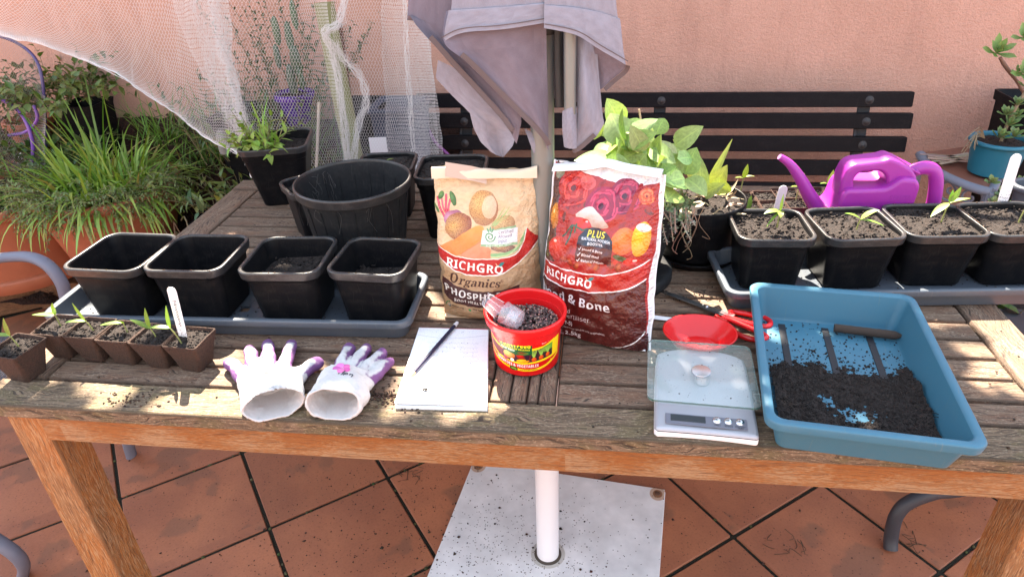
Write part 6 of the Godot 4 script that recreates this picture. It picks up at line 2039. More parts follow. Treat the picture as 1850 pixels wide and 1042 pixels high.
	g = thing("trailing_succulent", "grey green trailing succulent rosettes hanging between the two round pots", "succulent", Vector3(0.1523,0.92,-1.22))
	for k in 16:
		b = mb(g.position)
		var o: Vector3 = [Vector3(0.1602,0.9318,-1.24), Vector3(0.1475,0.9299,-1.21), Vector3(0.1694,0.9205,-1.24), Vector3(0.1386,0.9419,-1.2), Vector3(0.1564,0.9155,-1.205), Vector3(0.13,0.9274,-1.19)][k % 6] + rdir() * 0.010
		rosette(b, o, rf(0.011, 0.019), 16, Vector3(rf(-0.5, 0.5), 0.7, 0.7), Color(0.20, 0.27, 0.14), Color(0.45, 0.48, 0.26), 0.45)
		part("rosette", b, M.succulent, g)
	b = mb(g.position)
	for k in 12:
		var o: Vector3 = Vector3(0.1472,0.9232,-1.2) + Vector3(rf(-0.03, 0.02), rf(-0.01, 0.02), rf(-0.01, 0.01))
		var e := o + Vector3(rf(-0.01, 0.025), rf(-0.06, -0.02), rf(0, 0.02))
		b.tint = Color(0.30, 0.20, 0.16)
		b.tube([o, e], 0.0012, 5)
		for j in 26:
			b.tint = shade_of(Color(0.22, 0.27, 0.16), Color(0.36, 0.30, 0.24))
			b.leaf(o.lerp(e, j / 26.0), rdir() + Vector3.DOWN * 0.3, Vector3.UP, 0.007, 0.0025, -0.3, 0.3, 2)
	for o2 in [Vector3(-0.094,0.9709,-1.17), Vector3(-0.0963,0.9199,-1.18), Vector3(-0.0947,0.9041,-1.17)]:
		for j in 34:
			b.tint = shade_of(Color(0.36, 0.36, 0.16), Color(0.48, 0.44, 0.22))
			b.leaf(o2 + Vector3(rf(-0.008, 0.03), rf(-0.006, 0.006), 0), rdir(), Vector3.UP, 0.011, 0.003, -0.2, 0.3, 2)
	part("trailing_stems", b, M.succulent, g, "stuff")
	b = mb(at)
	b.tint = Color(0.5, 0.36, 0.22)
	b.tube([Vector3(0.1021,0.9428,-1.33), Vector3(0.0761,1.0778,-1.34)], 0.0022, 6)
	solo("cane", b, M.plain, "short brown cane among the broad pale leaves", "cane", "", "", at)
	b = mb(at)
	b.tint = Color(0.42, 0.62, 0.78)
	b.tube(spline([Vector3(0.0745,1.0428,-1.33), Vector3(0.0682,1.0189,-1.325), Vector3(0.0643,0.9947,-1.33), Vector3(0.0608,0.9774,-1.33)], 12), 0.0045, 6, true, 0.3)
	solo("plant_tie", b, M.plain, "pale blue plant tie knotted on the cane among the leaves", "plant tie", "", "", at)
	# the right tray
	tray("long grey seedling tray under the right hand row of potted seedlings", Vector3(0.625, TOP, -1.282), deg_to_rad(5.2), 0.385, 0.098, 0.042)
	var pos := [Vector3(0.343, TOP + 0.006, -1.288), Vector3(0.503, TOP + 0.006, -1.300), Vector3(0.659, TOP + 0.006, -1.322), Vector3(0.808, TOP + 0.006, -1.335)]
	for k in 4:
		square_pot(["leftmost soil filled pot of the right hand row, in front of the label stick", "second soil filled pot of the right hand row, below the watering can spout", "third soil filled pot of the right hand row, in front of the watering can", "soil filled pot of the right hand row cut by the right picture edge"][k], pos[k], deg_to_rad([2.0, 7.0, 4.0, 6.0][k]), 0.88, "potted seedlings in the right tray", [0.0725, 0.0745, 0.0765, 0.0775][k], [0.055, 0.056, 0.057, 0.058][k], 0.119, 0.010, 5.0, 420)
	var grp := "young chilli seedlings in the right row of pots"
	var y := 0.113
	seedling("seedling with three drooping leaves in the leftmost pot of the right row", pos[0] + Vector3(0.012, y, 0.005), 0.035, Vector3(0, 0, 0), [[Vector3(-1, 0.25, 0.2), 0.032, 0.018, 0.6, 0.2], [Vector3(-0.9, -0.4, 0.7), 0.040, 0.006, 0.5, 0.2], [Vector3(-0.1, 0.4, 0.8), 0.024, 0.013, 1.2, 0.2], [Vector3(0.05, 1.0, 0.0), 0.036, 0.006, 0.2, 0.3]], grp)
	seedling("seedling with spreading leaves in the second pot of the right row", pos[1] + Vector3(0.0, y, 0.02), 0.022, Vector3(0.003, 0, 0), [[Vector3(-1, 0.75, 0.0), 0.034, 0.012, 0.5, 0.25], [Vector3(0.6, 0.75, 0.1), 0.036, 0.021, 0.4, 0.2], [Vector3(1, 0.15, 0.3), 0.043, 0.010, 0.5, 0.2]], grp)
	seedling("tallest seedling, with four leaves, in the third pot of the right row", pos[2] + Vector3(0.015, y, 0.0), 0.042, Vector3(0.004, 0, 0), [[Vector3(-0.9, -0.2, 0.6), 0.051, 0.016, 0.3, 0.2], [Vector3(1, 0.55, 0.1), 0.036, 0.013, 0.3, 0.25], [Vector3(0.5, 1.1, 0.0), 0.034, 0.012, 0.2, 0.3], [Vector3(0.1, 1.2, -0.2), 0.025, 0.009, 0.1, 0.3]], grp)
	seedling("seedling beside the right picture edge, with one pale upright leaf", pos[3] + Vector3(0.008, y, 0.01), 0.035, Vector3(0.004, 0, 0), [[Vector3(0.0, 1.0, 0.1), 0.043, 0.016, 0.2, 0.2], [Vector3(0.9, 0.3, 0.5), 0.030, 0.013, 0.8, 0.2]], grp)
	at = Vector3(0.83,0.8452,-1.42)
	b = mb(at)
	var d: Vector3 = Vector3(0.8256,0.9552,-1.42) - at
	b.xf = Transform3D(Basis(Vector3.FORWARD, atan2(d.x, d.y)) * Basis(Vector3.RIGHT, 0.0), Vector3.ZERO)
	label_stick(b, 0.021, d.length() + 0.01, 0.0016)
	solo("plant_label", b, M.blank, "tall white plant label stuck in soil left of the small grey pot", "plant label", "", "", at)
	# biodegradable trays of seedlings further back
	var pp := [Vector3(0.3786,0.79,-1.5464), Vector3(0.4874,0.79,-1.5698)]
	for k in 2:
		var c2: Vector3 = pp[k]
		peat_strip("peat_tray", ["reddish brown peat tray of soil behind the leftmost right hand pot", "reddish brown peat tray of soil behind the watering can spout"][k], Vector3(c2.x, TOP, c2.z - 0.02), deg_to_rad(4.0), 2, 2, 0.062, 0.055, Color(1.5, 0.8, 0.65))
	for k in 4:
		var c3: Vector3 = [Vector3(0.3518,0.8,-1.6369), Vector3(0.4697,0.8,-1.5821), Vector3(0.5398,0.8,-1.6013), Vector3(0.3261,0.8,-1.4424)][k]
		seedling(["pale sunlit seedling at the back of the left peat tray", "small sunlit seedling behind the watering can spout", "upright pale seedling against the left side of the watering can", "small dark leaved seedling at the front of the left peat tray"][k], c3 + Vector3(0, -0.01, 0), 0.035, Vector3(0.002, 0, 0), [[Vector3(0.15, 1, 0.1), 0.036, 0.013, 0.2, 0.2], [Vector3(-0.8, 0.5, 0.3), 0.024, 0.008, 0.6, 0.2], [Vector3(0.9, 0.6, 0.2), 0.026, 0.009, 0.6, 0.2]])
	at = Vector3(0.4074,0.79,-1.4974)
	b = mb(at)
	b.xf = Transform3D(Basis(Vector3.FORWARD, 0.08), Vector3.ZERO)
	label_stick(b, 0.019, 0.072, 0.0016)
	solo("plant_label", b, M.blank, "short white label stick in the peat tray behind the leftmost right hand pot", "plant label", "", "", at)

func label_stick(b: MB, w: float, l: float, th: float) -> void:
	var o := PackedVector2Array()
	o.append_array([Vector2(-w * 0.42, 0), Vector2(w * 0.42, 0), Vector2(w * 0.5, l * 0.3)])
	for k in 9:
		var a := PI * k / 8
		o.append(Vector2(cos(a) * w / 2, l - w / 2 + sin(a) * w / 2))
	o.append(Vector2(-w * 0.5, l * 0.3))
	var from := b.t.size()
	plate(b, o, 0.0, th, 0.0004, 1)
	for k in range(from, b.t.size()): b.t[k] = Vector2(b.t[k].x / w + 0.5, 1.0 - b.t[k].y / l)

# ---------------------------------------------------------------- peat pots
func peat_strip(called: String, label: String, at: Vector3, turn: float, nx: int, nz: int, cell: float, h: float, tint := Color.WHITE) -> Node3D:
	var t := thing(called, label, "peat pots", at, turn)
	for i in nx:
		for j in nz:
			var c := Vector3((i - (nx - 1) / 2.0) * cell, 0, (j - (nz - 1) / 2.0) * cell)
			var b := lm()
			b.tint = tint
			var r := cell / 2
			var jit := rf(-0.001, 0.001)
			b.loft([[0.0, 0.003, 0.003, 0.001], [0.0, r * 0.58, r * 0.58, 0.006], [0.002, r * 0.62, r * 0.62, 0.007], [h * 0.6, r * 0.83, r * 0.83, 0.007], [h - 0.003 + jit, r * 0.985, r * 0.985, 0.005], [h + jit, r * 0.99, r * 0.99, 0.004], [h + jit, r * 0.93, r * 0.93, 0.004], [h - 0.006, r * 0.89, r * 0.89, 0.004], [h * 0.5, r * 0.74, r * 0.74, 0.004]], c, 3)
			for k in b.v.size():
				var w := b.v[k]
				b.v[k] = w + Vector3(noise.get_noise_3d(w.x * 90 + at.x * 50, w.y * 90, w.z * 90), noise.get_noise_3d(w.x * 60, w.y * 60 + 9, w.z * 60), noise.get_noise_3d(w.x * 90, w.y * 90 + 31, w.z * 90)) * 0.0016
			var cup := part("cup", b, M.peat, t)
			b = lm()
			b.xf = Transform3D(Basis(), c)
			soil_square(b, Vector3(0, h - 0.007, 0), r * 0.9, 0.004, 0.006, 170, 0.002, 3.0)
			part("soil", b, M.soil, cup)
	return t

func build_peat() -> void:
	var turn := deg_to_rad(-4.5)
	var at := Vector3(-0.832, TOP, -0.928)
	peat_strip("peat_pot_strip", "strip of five brown peat pots with seedlings along the front of the table", at, turn, 5, 1, 0.0665, 0.060)
	var bs := Basis(Vector3.UP, turn)
	var specs := [
		[[Vector3(-1, 0.08, 0.1), 0.042, 0.012, 0.1, 0.2], [Vector3(0.5, 1, 0.1), 0.036, 0.011, -0.3, 0.25], [Vector3(-0.3, 0.6, 0.4), 0.014, 0.009, 0.5, 0.2]],
		[[Vector3(-1, 0.25, 0.2), 0.036, 0.010, 0.4, 0.2], [Vector3(-0.25, 1, 0.1), 0.040, 0.007, 0.1, 0.25]],
		[[Vector3(-1, 0.15, 0.2), 0.040, 0.011, 0.3, 0.2], [Vector3(-0.1, 0.8, 0.5), 0.018, 0.011, 0.3, 0.2]],
		[[Vector3(-0.8, 0.75, 0.2), 0.036, 0.014, 0.1, 0.2], [Vector3(0.05, 1, 0.0), 0.040, 0.009, 0.1, 0.3]],
		[[Vector3(-1, 0.35, 0.2), 0.036, 0.012, 0.4, 0.2], [Vector3(0.1, 1, 0.0), 0.046, 0.008, 0.1, 0.3]],
	]
	var says := ["two leaved seedling in the leftmost peat pot of the strip", "seedling in the second peat pot of the strip", "seedling in the middle peat pot of the strip", "seedling with broad bright leaves in the fourth peat pot of the strip", "seedling in the rightmost peat pot, beside the white label"]
	for k in 5:
		var c := at + bs * Vector3((k - 2) * 0.0665 + [0.0, 0.008, 0.006, 0.004, -0.008][k], 0.053, [-0.004, 0.002, -0.004, 0.004, 0.012][k])
		seedling(says[k], c, [0.028, 0.024, 0.022, 0.022, 0.032][k], Vector3([-0.002, -0.008, -0.002, -0.006, -0.012][k], 0, 0), specs[k], "seedlings in the peat pot strip")
	var base: Vector3 = Vector3(-0.7162,0.7901,-0.925) - Vector3(0, 0.012, 0)
	var d: Vector3 = Vector3(-0.7075,0.8962,-0.935) - base
	var b := mb(base)
	b.xf = Transform3D(Basis(Vector3.FORWARD, atan2(d.x, d.y)), Vector3.ZERO)
	label_stick(b, 0.0165, d.length(), 0.0016)
	solo("plant_label", b, M.stick, "white handwritten label stick standing in the rightmost peat pot", "plant label", "", "", base)
	at = Vector3(-0.992, TOP, -0.868)
	peat_strip("peat_pot", "single brown peat pot with one seedling at the left picture edge", at, deg_to_rad(-9.0), 1, 1, 0.069, 0.062)
	seedling("seedling in the single peat pot at the left picture edge", at + Vector3(0.002, 0.052, -0.004), 0.028, Vector3(-0.008, 0, 0), [[Vector3(-1, 0.25, 0.1), 0.034, 0.011, 0.3, 0.2], [Vector3(0.05, 1, 0.0), 0.036, 0.010, 0.1, 0.25]])

# ---------------------------------------------------------------- bags
# a pillow: front and back sheets that meet along the side seams
func pillow(front: MB, back: MB, w0: float, w1: float, h: float, d: float, tr: Transform3D, seed: float, crease: float, belly: Callable) -> void:
	var nu := 44
	var nv := 60
	for side in 2:
		var p := PackedVector3Array()
		var q := PackedVector2Array()
		for j in nv + 1:
			var t := float(j) / nv
			for i in nu + 1:
				var s := float(i) / nu
				var x := (s - 0.5) * lerpf(w0, w1, t)
				var e := pow(maxf(0.0, 1.0 - pow(absf(2.0 * s - 1.0), 2.6)), 0.55)
				var z: float = d * e * float(belly.call(t)) * (1.0 if side == 0 else -0.75)
				var n1 := noise.get_noise_2d(s * 5.0 + seed, t * 8.0) * crease
				var n2 := absf(noise.get_noise_2d(s * 9.0 + seed + 20, t * 13.0 + s * 6.0)) * crease * 0.9
				z += (n1 - n2) * minf(1.0, e * 1.5)
				x += noise.get_noise_2d(t * 7.0 + seed, 3.0) * 0.004 * (1 if side == 0 else 1) * absf(2 * s - 1)
				p.append(tr * Vector3(x, t * h + noise.get_noise_2d(s * 6.0 + seed, 60.0) * 0.003 * t, z))
				q.append(Vector2(s, 1.0 - t))
		if side == 0:
			front.patch(p, nu + 1, q)
		else:
			back.patch(p, nu + 1, q, false, true)

func build_bags() -> void:
	var at := Vector3(-0.197, TOP, -1.125)
	var t := thing("paper_bag", "cream and kraft paper bag of plant food printed with potatoes and carrots", "bag", at, deg_to_rad(2.0))
	var f := lm()
	var k := lm()
	var lean := Transform3D(Basis(Vector3.RIGHT, -0.06), Vector3(0, 0, 0))
	pillow(f, k, 0.192, 0.188, 0.288, 0.042, lean, 3.0, 0.005, func(x: float) -> float: return (0.62 + 0.5 * sin(PI * minf(1.0, x * 1.25 + 0.12))) * (1.0 - 0.72 * smoothstep(0.72, 1.0, x)) * (0.75 if x < 0.01 else 1.0))
	part("front_panel", f, M.bag1, t)
	k.tint = Color.WHITE
	part("back_panel", k, M.kraft, t)
	var b := lm()
	b.box(Vector3(0, 0.002, 0.0), Vector3(0.182, 0.006, 0.05), 0.003)
	part("bottom", b, M.kraft, t)
	b = lm()
	var rows := []
	for j in 4:
		var r := []
		for i in 7:
			var x := (i - 3) * 0.031
			r.append(lean * Vector3(x, 0.286 + [0.0, 0.004, 0.002, -0.008][j] + [0.004, 0.004, 0.001, 0.003, 0.0, 0.001, 0.005][i] * (j % 3), [0.010, 0.006, 0.016, 0.019][j] + [0.003, 0.0, 0.002, 0.004, 0.0, 0.002, 0.0][i]))
		rows.append(r)
	b.patch(sheet(rows, 24, 12), 25, PackedVector2Array(), false, true)
	part("folded_top", b, M.paperwhite, t)
	b = lm()
	rows = []
	for j in 3:
		var r := []
		for i in 4:
			r.append(lean * Vector3(-0.068 + i * 0.024, 0.274 + j * 0.012 + [0.008, 0.004, 0.0, -0.006][i], 0.022 - j * 0.004))
		rows.append(r)
	b.tint = Color(0.72, 0.68, 0.72)
	b.patch(sheet(rows, 10, 8), 11, PackedVector2Array())
	part("torn_flap", b, M.paperwhite, t)
	at = Vector3(-0.003, TOP, -1.047)
	t = thing("plastic_bag", "glossy red and maroon plastic bag of fertiliser printed with roses and tomatoes", "bag", at, deg_to_rad(-22.0))
	f = lm()
	k = lm()
	lean = Transform3D(Basis(Vector3.FORWARD, -0.01) * Basis(Vector3.RIGHT, -0.17), Vector3(0, 0, -0.01))
	pillow(f, k, 0.213, 0.194, 0.312, 0.045, lean, 17.0, 0.0065, func(x: float) -> float: return (0.25 + 0.95 * pow(sin(PI * clampf(x * 0.95 + 0.06, 0, 1)), 0.6)) * (1.0 - 0.6 * smoothstep(0.75, 1.0, x)))
	part("front_panel", f, M.bag2, t)
	part("back_panel", k, M.film, t)
	b = lm()
	rows = []
	for j in 4:
		var r := []
		for i in 7:
			var x := (i - 3) * 0.032
			r.append(lean * Vector3(x, 0.308 + [0.0, 0.010, 0.005, -0.002][j] + [-0.012, -0.006, 0.0, 0.008, 0.006, 0.004, 0.004][i], [0.012, 0.004, 0.014, 0.017][j] + [0.0, 0.002, 0.005, 0.0, 0.004, 0.0, 0.002][i]))
		rows.append(r)
	b.patch(sheet(rows, 28, 12), 29, PackedVector2Array(), false, true)
	part("white_top", b, M.film, t)
	b = lm()
	for sgn in [-1.0, 1.0]:
		var pts := []
		for j in 20:
			var y := j / 19.0
			pts.append(lean * Vector3(sgn * lerpf(0.107, 0.098, y) + noise.get_noise_2d(y * 7.0 + 17.0, 3.0) * 0.004, y * 0.312, 0.0))
		b.tube(pts, 0.0022, 6)
	var bot := []
	for j in 16: bot.append(lean * Vector3(-0.1025 + 0.205 * j / 15.0, 0.001 + noise.get_noise_1d(j * 0.8) * 0.003, 0.006 + noise.get_noise_1d(j * 0.6 + 9) * 0.004))
	b.tube(bot, 0.002, 6)
	part("seam", b, M.film, t)

# ---------------------------------------------------------------- the bucket of plant food
func build_bucket() -> void:
	var at := Vector3(-0.1145, TOP, -0.978)
	var t := thing("plastic_bucket", "small red plastic tub of plant food pellets with a yellow printed band", "bucket", at, deg_to_rad(2.0))
	var b := lm()
	var h := 0.104
	b.lathe([Vector2(0, 0.003), Vector2(0.050, 0.003), Vector2(0.053, 0.001), Vector2(0.0555, 0.004), Vector2(0.0555, 0.004), Vector2(0.0612, 0.086), Vector2(0.0612, 0.086), Vector2(0.067, 0.0865), Vector2(0.0685, 0.088), Vector2(0.0685, 0.088), Vector2(0.0705, h - 0.005), Vector2(0.0698, h - 0.001), Vector2(0.0675, h), Vector2(0.0655, h - 0.001), Vector2(0.0645, h - 0.004), Vector2(0.0645, h - 0.004), Vector2(0.058, 0.05), Vector2(0.053, 0.006), Vector2(0, 0.005)], 64)
	part("body", b, M.red, t)
	b = lm()
	var p := PackedVector3Array()
	var q := PackedVector2Array()
	for j in 5:
		for i in 49:
			var a := deg_to_rad(-92.0 + 184.0 * i / 48)
			var y := 0.009 + 0.0755 * j / 4.0
			var r := 0.0555 + (0.0612 - 0.0555) * (y - 0.004) / 0.082 + 0.0004
			p.append(Vector3(sin(a) * r, y, cos(a) * r))
			q.append(Vector2(i / 48.0, 1.0 - j / 4.0))
	b.patch(p, 49, q)
	part("label", b, M.bucket, t)
	var ball := lm()
	ball.ball(Vector3.ZERO, Vector3.ONE, 7, 5)
	var mm := MultiMesh.new()
	mm.transform_format = MultiMesh.TRANSFORM_3D
	mm.use_colors = true
	mm.mesh = ball.mesh()
	mm.instance_count = 1500
	for k in 1500:
		var a := rng.randf() * TAU
		var r := 0.0575 * sqrt(rng.randf())
		var s := rf(0.0014, 0.0020)
		mm.set_instance_transform(k, Transform3D(Basis().scaled(Vector3.ONE * s), Vector3(sin(a) * r, 0.068 + rf(0, 0.004) + cos(a) * r * -0.12, cos(a) * r)))
		var c := shade_of(Color(0.060, 0.042, 0.040), Color(0.14, 0.095, 0.085))
		if rng.randf() < 0.22: c = shade_of(Color(0.42, 0.20, 0.16), Color(0.50, 0.33, 0.28))
		mm.set_instance_color(k, c)
	var o := MultiMeshInstance3D.new()
	o.name = "pellets"
	o.multimesh = mm
	o.material_override = M.plain
	t.add_child(o)
	o.set_meta("kind", "stuff")
	b = lm()
	b.tint = Color(0.09, 0.06, 0.055)
	b.lathe([Vector2(0.0595, 0.066), Vector2(0.0, 0.068)], 32)
	part("pellet_bed", b, M.soil, t)
	# the measuring scoop
	var tip: Vector3 = Vector3(-0.1837,0.8492,-0.995)
	var cup: Vector3 = Vector3(-0.137,0.8429,-0.955)
	at = cup
	t = thing("measuring_scoop", "clear plastic measuring scoop lying on the pellets in the red tub", "scoop", at)
	b = lm()
	var ax := Vector3(0.95, -0.20, 0.45).normalized()
	b.xf = Transform3D(Basis(Quaternion(Vector3.UP, ax)), ax * -0.012)
	b.lathe([Vector2(0.0192, 0.0), Vector2(0.0200, 0.0), Vector2(0.0192, 0.0015), Vector2(0.0178, 0.018), Vector2(0.0162, 0.030), Vector2(0.0145, 0.0315), Vector2(0, 0.0315)], 28)
	b.lathe([Vector2(0.0, 0.0303), Vector2(0.0138, 0.0303), Vector2(0.0150, 0.029), Vector2(0.0168, 0.018), Vector2(0.0182, 0.0)], 28)
	b.lathe([Vector2(0.0045, 0.0317), Vector2(0.0045, 0.0323), Vector2(0.0035, 0.0323), Vector2(0.0035, 0.0317)], 16)
	part("cup", b, M.clear, t)
	b = lm()
	var a0 := Vector3(-0.016, 0.006, -0.004)
	var a1 := tip - at
	var side := (a1 - a0).cross(Vector3(0, 0.6, 1)).normalized()
	var up := side.cross(a1 - a0).normalized()
	var rows := []
	for j in 7:
		var s := j / 6.0
		var w := lerpf(0.0155, 0.0115, s) if j < 6 else 0.007
		var r := []
		for i in 5:
			r.append(a0.lerp(a1, s) + side * w * (i - 2) / 2.0 + up * (0.0045 * absf(i - 2) * absf(i - 2) / 4.0))
		rows.append(r)
	b.patch(sheet(rows, 12, 20), 13, PackedVector2Array())
	part("handle", b, M.clear, t)
	b = lm()
	for i in 4:
		var w := (i - 1.5) / 1.5
		var pts := []
		for j in 8:
			var s := j / 7.0
			pts.append(a0.lerp(a1, s * 0.97) + side * lerpf(0.0150, 0.0108, s) * w + up * (0.0042 * w * w + 0.0008))
		b.tube(pts, 0.0009, 6)
	var loop := []
	for j in 13:
		var a := PI * j / 12.0
		loop.append(a1 - (a1 - a0).normalized() * (0.010 - sin(a) * 0.011) + side * cos(a) * 0.0112 + up * 0.0035)
	b.tube(loop, 0.0009, 6)
	part("ribs", b, M.clear, t)

# ---------------------------------------------------------------- gloves: one continuous skin each
func smin(a: float, b: float, k: float) -> float:
	var h := maxf(k - absf(a - b), 0.0) / k
	return minf(a, b) - h * h * k * 0.25

func capsule(p: Vector3, a: Vector3, b: Vector3, ra: float, rb: float, flat: float) -> float:
	var ba := b - a
	var pa := p - a
	var h := clampf(pa.dot(ba) / ba.length_squared(), 0.0, 1.0)
	var d := pa - ba * h
	d.y /= flat
	return (d.length() - lerpf(ra, rb, h)) * minf(1.0, flat)

# surface nets over a field; returns a mesh builder in the field's coordinates
func nets(lo: Vector3, hi: Vector3, cell: float, field: Callable, colour: Callable, m: MB) -> void:
	var nx := int((hi.x - lo.x) / cell) + 2
	var ny := int((hi.y - lo.y) / cell) + 2
	var nz := int((hi.z - lo.z) / cell) + 2
	var f := PackedFloat32Array()
	f.resize(nx * ny * nz)
	for k in nz:
		for j in ny:
			for i in nx:
				f[(k * ny + j) * nx + i] = field.call(lo + Vector3(i, j, k) * cell)
	var id := PackedInt32Array()
	id.resize(nx * ny * nz)
	id.fill(-1)
	var base := m.v.size()
	var off := [0, 1, nx, nx + 1, nx * ny, nx * ny + 1, nx * ny + nx, nx * ny + nx + 1]
	var edges := [[0, 1], [2, 3], [4, 5], [6, 7], [0, 2], [1, 3], [4, 6], [5, 7], [0, 4], [1, 5], [2, 6], [3, 7]]
	for k in nz - 1:
		for j in ny - 1:
			for i in nx - 1:
				var at := (k * ny + j) * nx + i
				var mask := 0
				for c in 8:
					if f[at + off[c]] < 0: mask |= 1 << c
				if mask == 0 or mask == 255: continue
				var s := Vector3.ZERO
				var cnt := 0
				for e in edges:
					var va := f[at + off[e[0]]]
					var vb := f[at + off[e[1]]]
					if (va < 0) != (vb < 0):
						var t := va / (va - vb)
						var pa := Vector3(e[0] & 1, (e[0] >> 1) & 1, e[0] >> 2)
						var pb := Vector3(e[1] & 1, (e[1] >> 1) & 1, e[1] >> 2)
						s += pa.lerp(pb, t)
						cnt += 1
				var p := lo + (Vector3(i, j, k) + s / cnt) * cell
				var h := cell * 0.5
				var g := Vector3(field.call(p + Vector3(h, 0, 0)) - field.call(p - Vector3(h, 0, 0)), field.call(p + Vector3(0, h, 0)) - field.call(p - Vector3(0, h, 0)), field.call(p + Vector3(0, 0, h)) - field.call(p - Vector3(0, 0, h))).normalized()
				id[at] = m.v.size()
				m.v.append(m.xf * p)
				m.n.append((m.xf.basis * g).normalized())
				m.t.append(Vector2(p.x, p.z))
				m.c.append(colour.call(p, g))
	for k in range(1, nz - 1):
		for j in range(1, ny - 1):
			for i in range(1, nx - 1):
				var at := (k * ny + j) * nx + i
				for ax in 3:
					var st: int = [1, nx, nx * ny][ax]
					if (f[at] < 0) == (f[at + st] < 0): continue
					var u: int = [nx, nx * ny, 1][ax]
					var w: int = [nx * ny, 1, nx][ax]
					var q := [id[at], id[at - u], id[at - u - w], id[at - w]]
					if q.min() < 0: continue
					m.face(q[0], q[1], q[2])
					m.face(q[0], q[2], q[3])

func make_glove(label: String, at: Vector3, fingers: Array, palm: Array, cuff: Array, squash: float, notch: float) -> void:
	# everything relative to «at», y up from the table
	var t := thing("gardening_glove", label, "glove", at, 0.0, "pair of gardening gloves")
	var ca: Vector3 = cuff[0]
	var cb: Vector3 = cuff[1]
	var cr: float = cuff[2]
	var field := func(o: Vector3) -> float:
		var d := 1.0
		var p := o + Vector3(noise.get_noise_3d(o.x * 26, o.y * 26, o.z * 26), noise.get_noise_3d(o.x * 26 + 50, o.y * 20, o.z * 26) * 0.8, noise.get_noise_3d(o.x * 26, o.y * 26 + 70, o.z * 26)) * 0.0036
		for e in palm: d = smin(d, capsule(p, e[0], e[1], e[2], e[3], 0.62), 0.018)
		for e in fingers:
			var fd := minf(capsule(p, e[0], e[1], e[3], e[3] * 0.98, 0.9), capsule(p, e[1], e[2], e[3] * 0.98, e[3] * 0.86, 0.9))
			d = smin(d, fd, 0.006)
		var ax := (cb - ca).normalized()
		var q := p - ca
		var along := q.dot(ax)
		var sd := Vector3(ax.z, 0, -ax.x)
		var lx := q.dot(sd)
		var ly := (p.y - lerpf(ca.y, cb.y, along / (cb - ca).length())) / squash
		var rr := cr * (0.90 + 0.16 * clampf(along / (cb - ca).length(), 0, 1))
		if ly > 0: ly += notch * maxf(0.0, 1.0 - absf(lx - 0.012) / 0.026) * clampf(along / 0.04, 0, 1)
		var tube := (Vector2(lx, ly).length() - rr) * squash
		var shell := maxf(tube, maxf(-along - 0.02, along - (cb - ca).length()))
		d = smin(d, shell, 0.016)
		var hollow := (Vector2(lx, ly).length() - (rr - 0.0042)) * squash
		d = maxf(d, -maxf(maxf(hollow, -along - 0.006), 0.0042 - o.y))
		d += 0.0
		return maxf(d, 0.0005 - o.y)
	var colour := func(p: Vector3, g: Vector3) -> Color:
		var white := Color(0.60, 0.575, 0.56) * (1.0 + noise.get_noise_3d(p.x * 200, p.y * 200, p.z * 200) * 0.08)
		white.a = 1
		var purple := Color(0.17, 0.07, 0.19)
		var best := 1.0
		var s := 0.0
		var tall := 0.01
		for e in fingers:
			var fd := capsule(p, e[0], e[2], e[3], e[3], 1.0)
			if fd < best:
				best = fd
				var ba: Vector3 = e[2] - e[0]
				s = (p - e[0]).dot(ba) / ba.length_squared()
				tall = e[3]
		var ax := (cb - ca).normalized()
		if (p - ca).dot(ax) > -0.01: return white
		var on := best < 0.004
		var coat := smoothstep(0.88, 0.70, g.y) if on and s > 0.15 else smoothstep(0.12, -0.1, g.y)
		if on and s > 0.8: coat = maxf(coat, smoothstep(0.86, 0.94, s))
		if best < 0.006 and s > 0.35 and s < 0.9 and g.y > 0.5:
			white = white.lerp(Color(0.42, 0.40, 0.38), 0.35 * clampf(noise.get_noise_3d(p.x * 120, p.y * 120, p.z * 120) * 2.0 + 0.4, 0, 1))
		return white.lerp(purple, coat)
	var m := lm()
	nets(Vector3(-0.115, -0.001, -0.105), Vector3(0.115, 0.062, 0.125), 0.0026, field, colour, m)
	part("shell", m, M.gloveknit, t)
	# the flower motif printed on the back of the hand
	var b := lm()
	var mid: Vector3 = palm[0][0].lerp(palm[0][1], 0.3) + Vector3(0.004, 0.0, -0.006)
	for k in 5:
		b.tint = shade_of(Color(0.55, 0.08, 0.36), Color(0.70, 0.22, 0.52))
		var a := k * 1.25
		var o := mid + Vector3(sin(a) * 0.008, 0, cos(a) * 0.007)
		var y := 0.06
		while y > 0.0 and field.call(Vector3(o.x, y, o.z)) > 0: y -= 0.0008
		b.ball(Vector3(o.x, y + 0.0004, o.z), Vector3(0.0075, 0.0012, 0.0068), 10, 5)
	part("flower_print", b, M.plain, t)
	for k in 3:
		var o := mid + Vector3(0.004 + 0.0085 * k, 0, 0.013 + 0.002 * k)
		var y := 0.06
		while y > 0.0 and field.call(Vector3(o.x, y, o.z)) > 0: y -= 0.0008
		var x := part("lettering", text3(["d", "e", "n"][k], 0.017, 0.0006), M.ink, t)
		x.transform = Transform3D(Basis(Vector3.UP, -0.25) * Basis(Vector3.RIGHT, -PI / 2), Vector3(o.x, y + 0.0012, o.z))

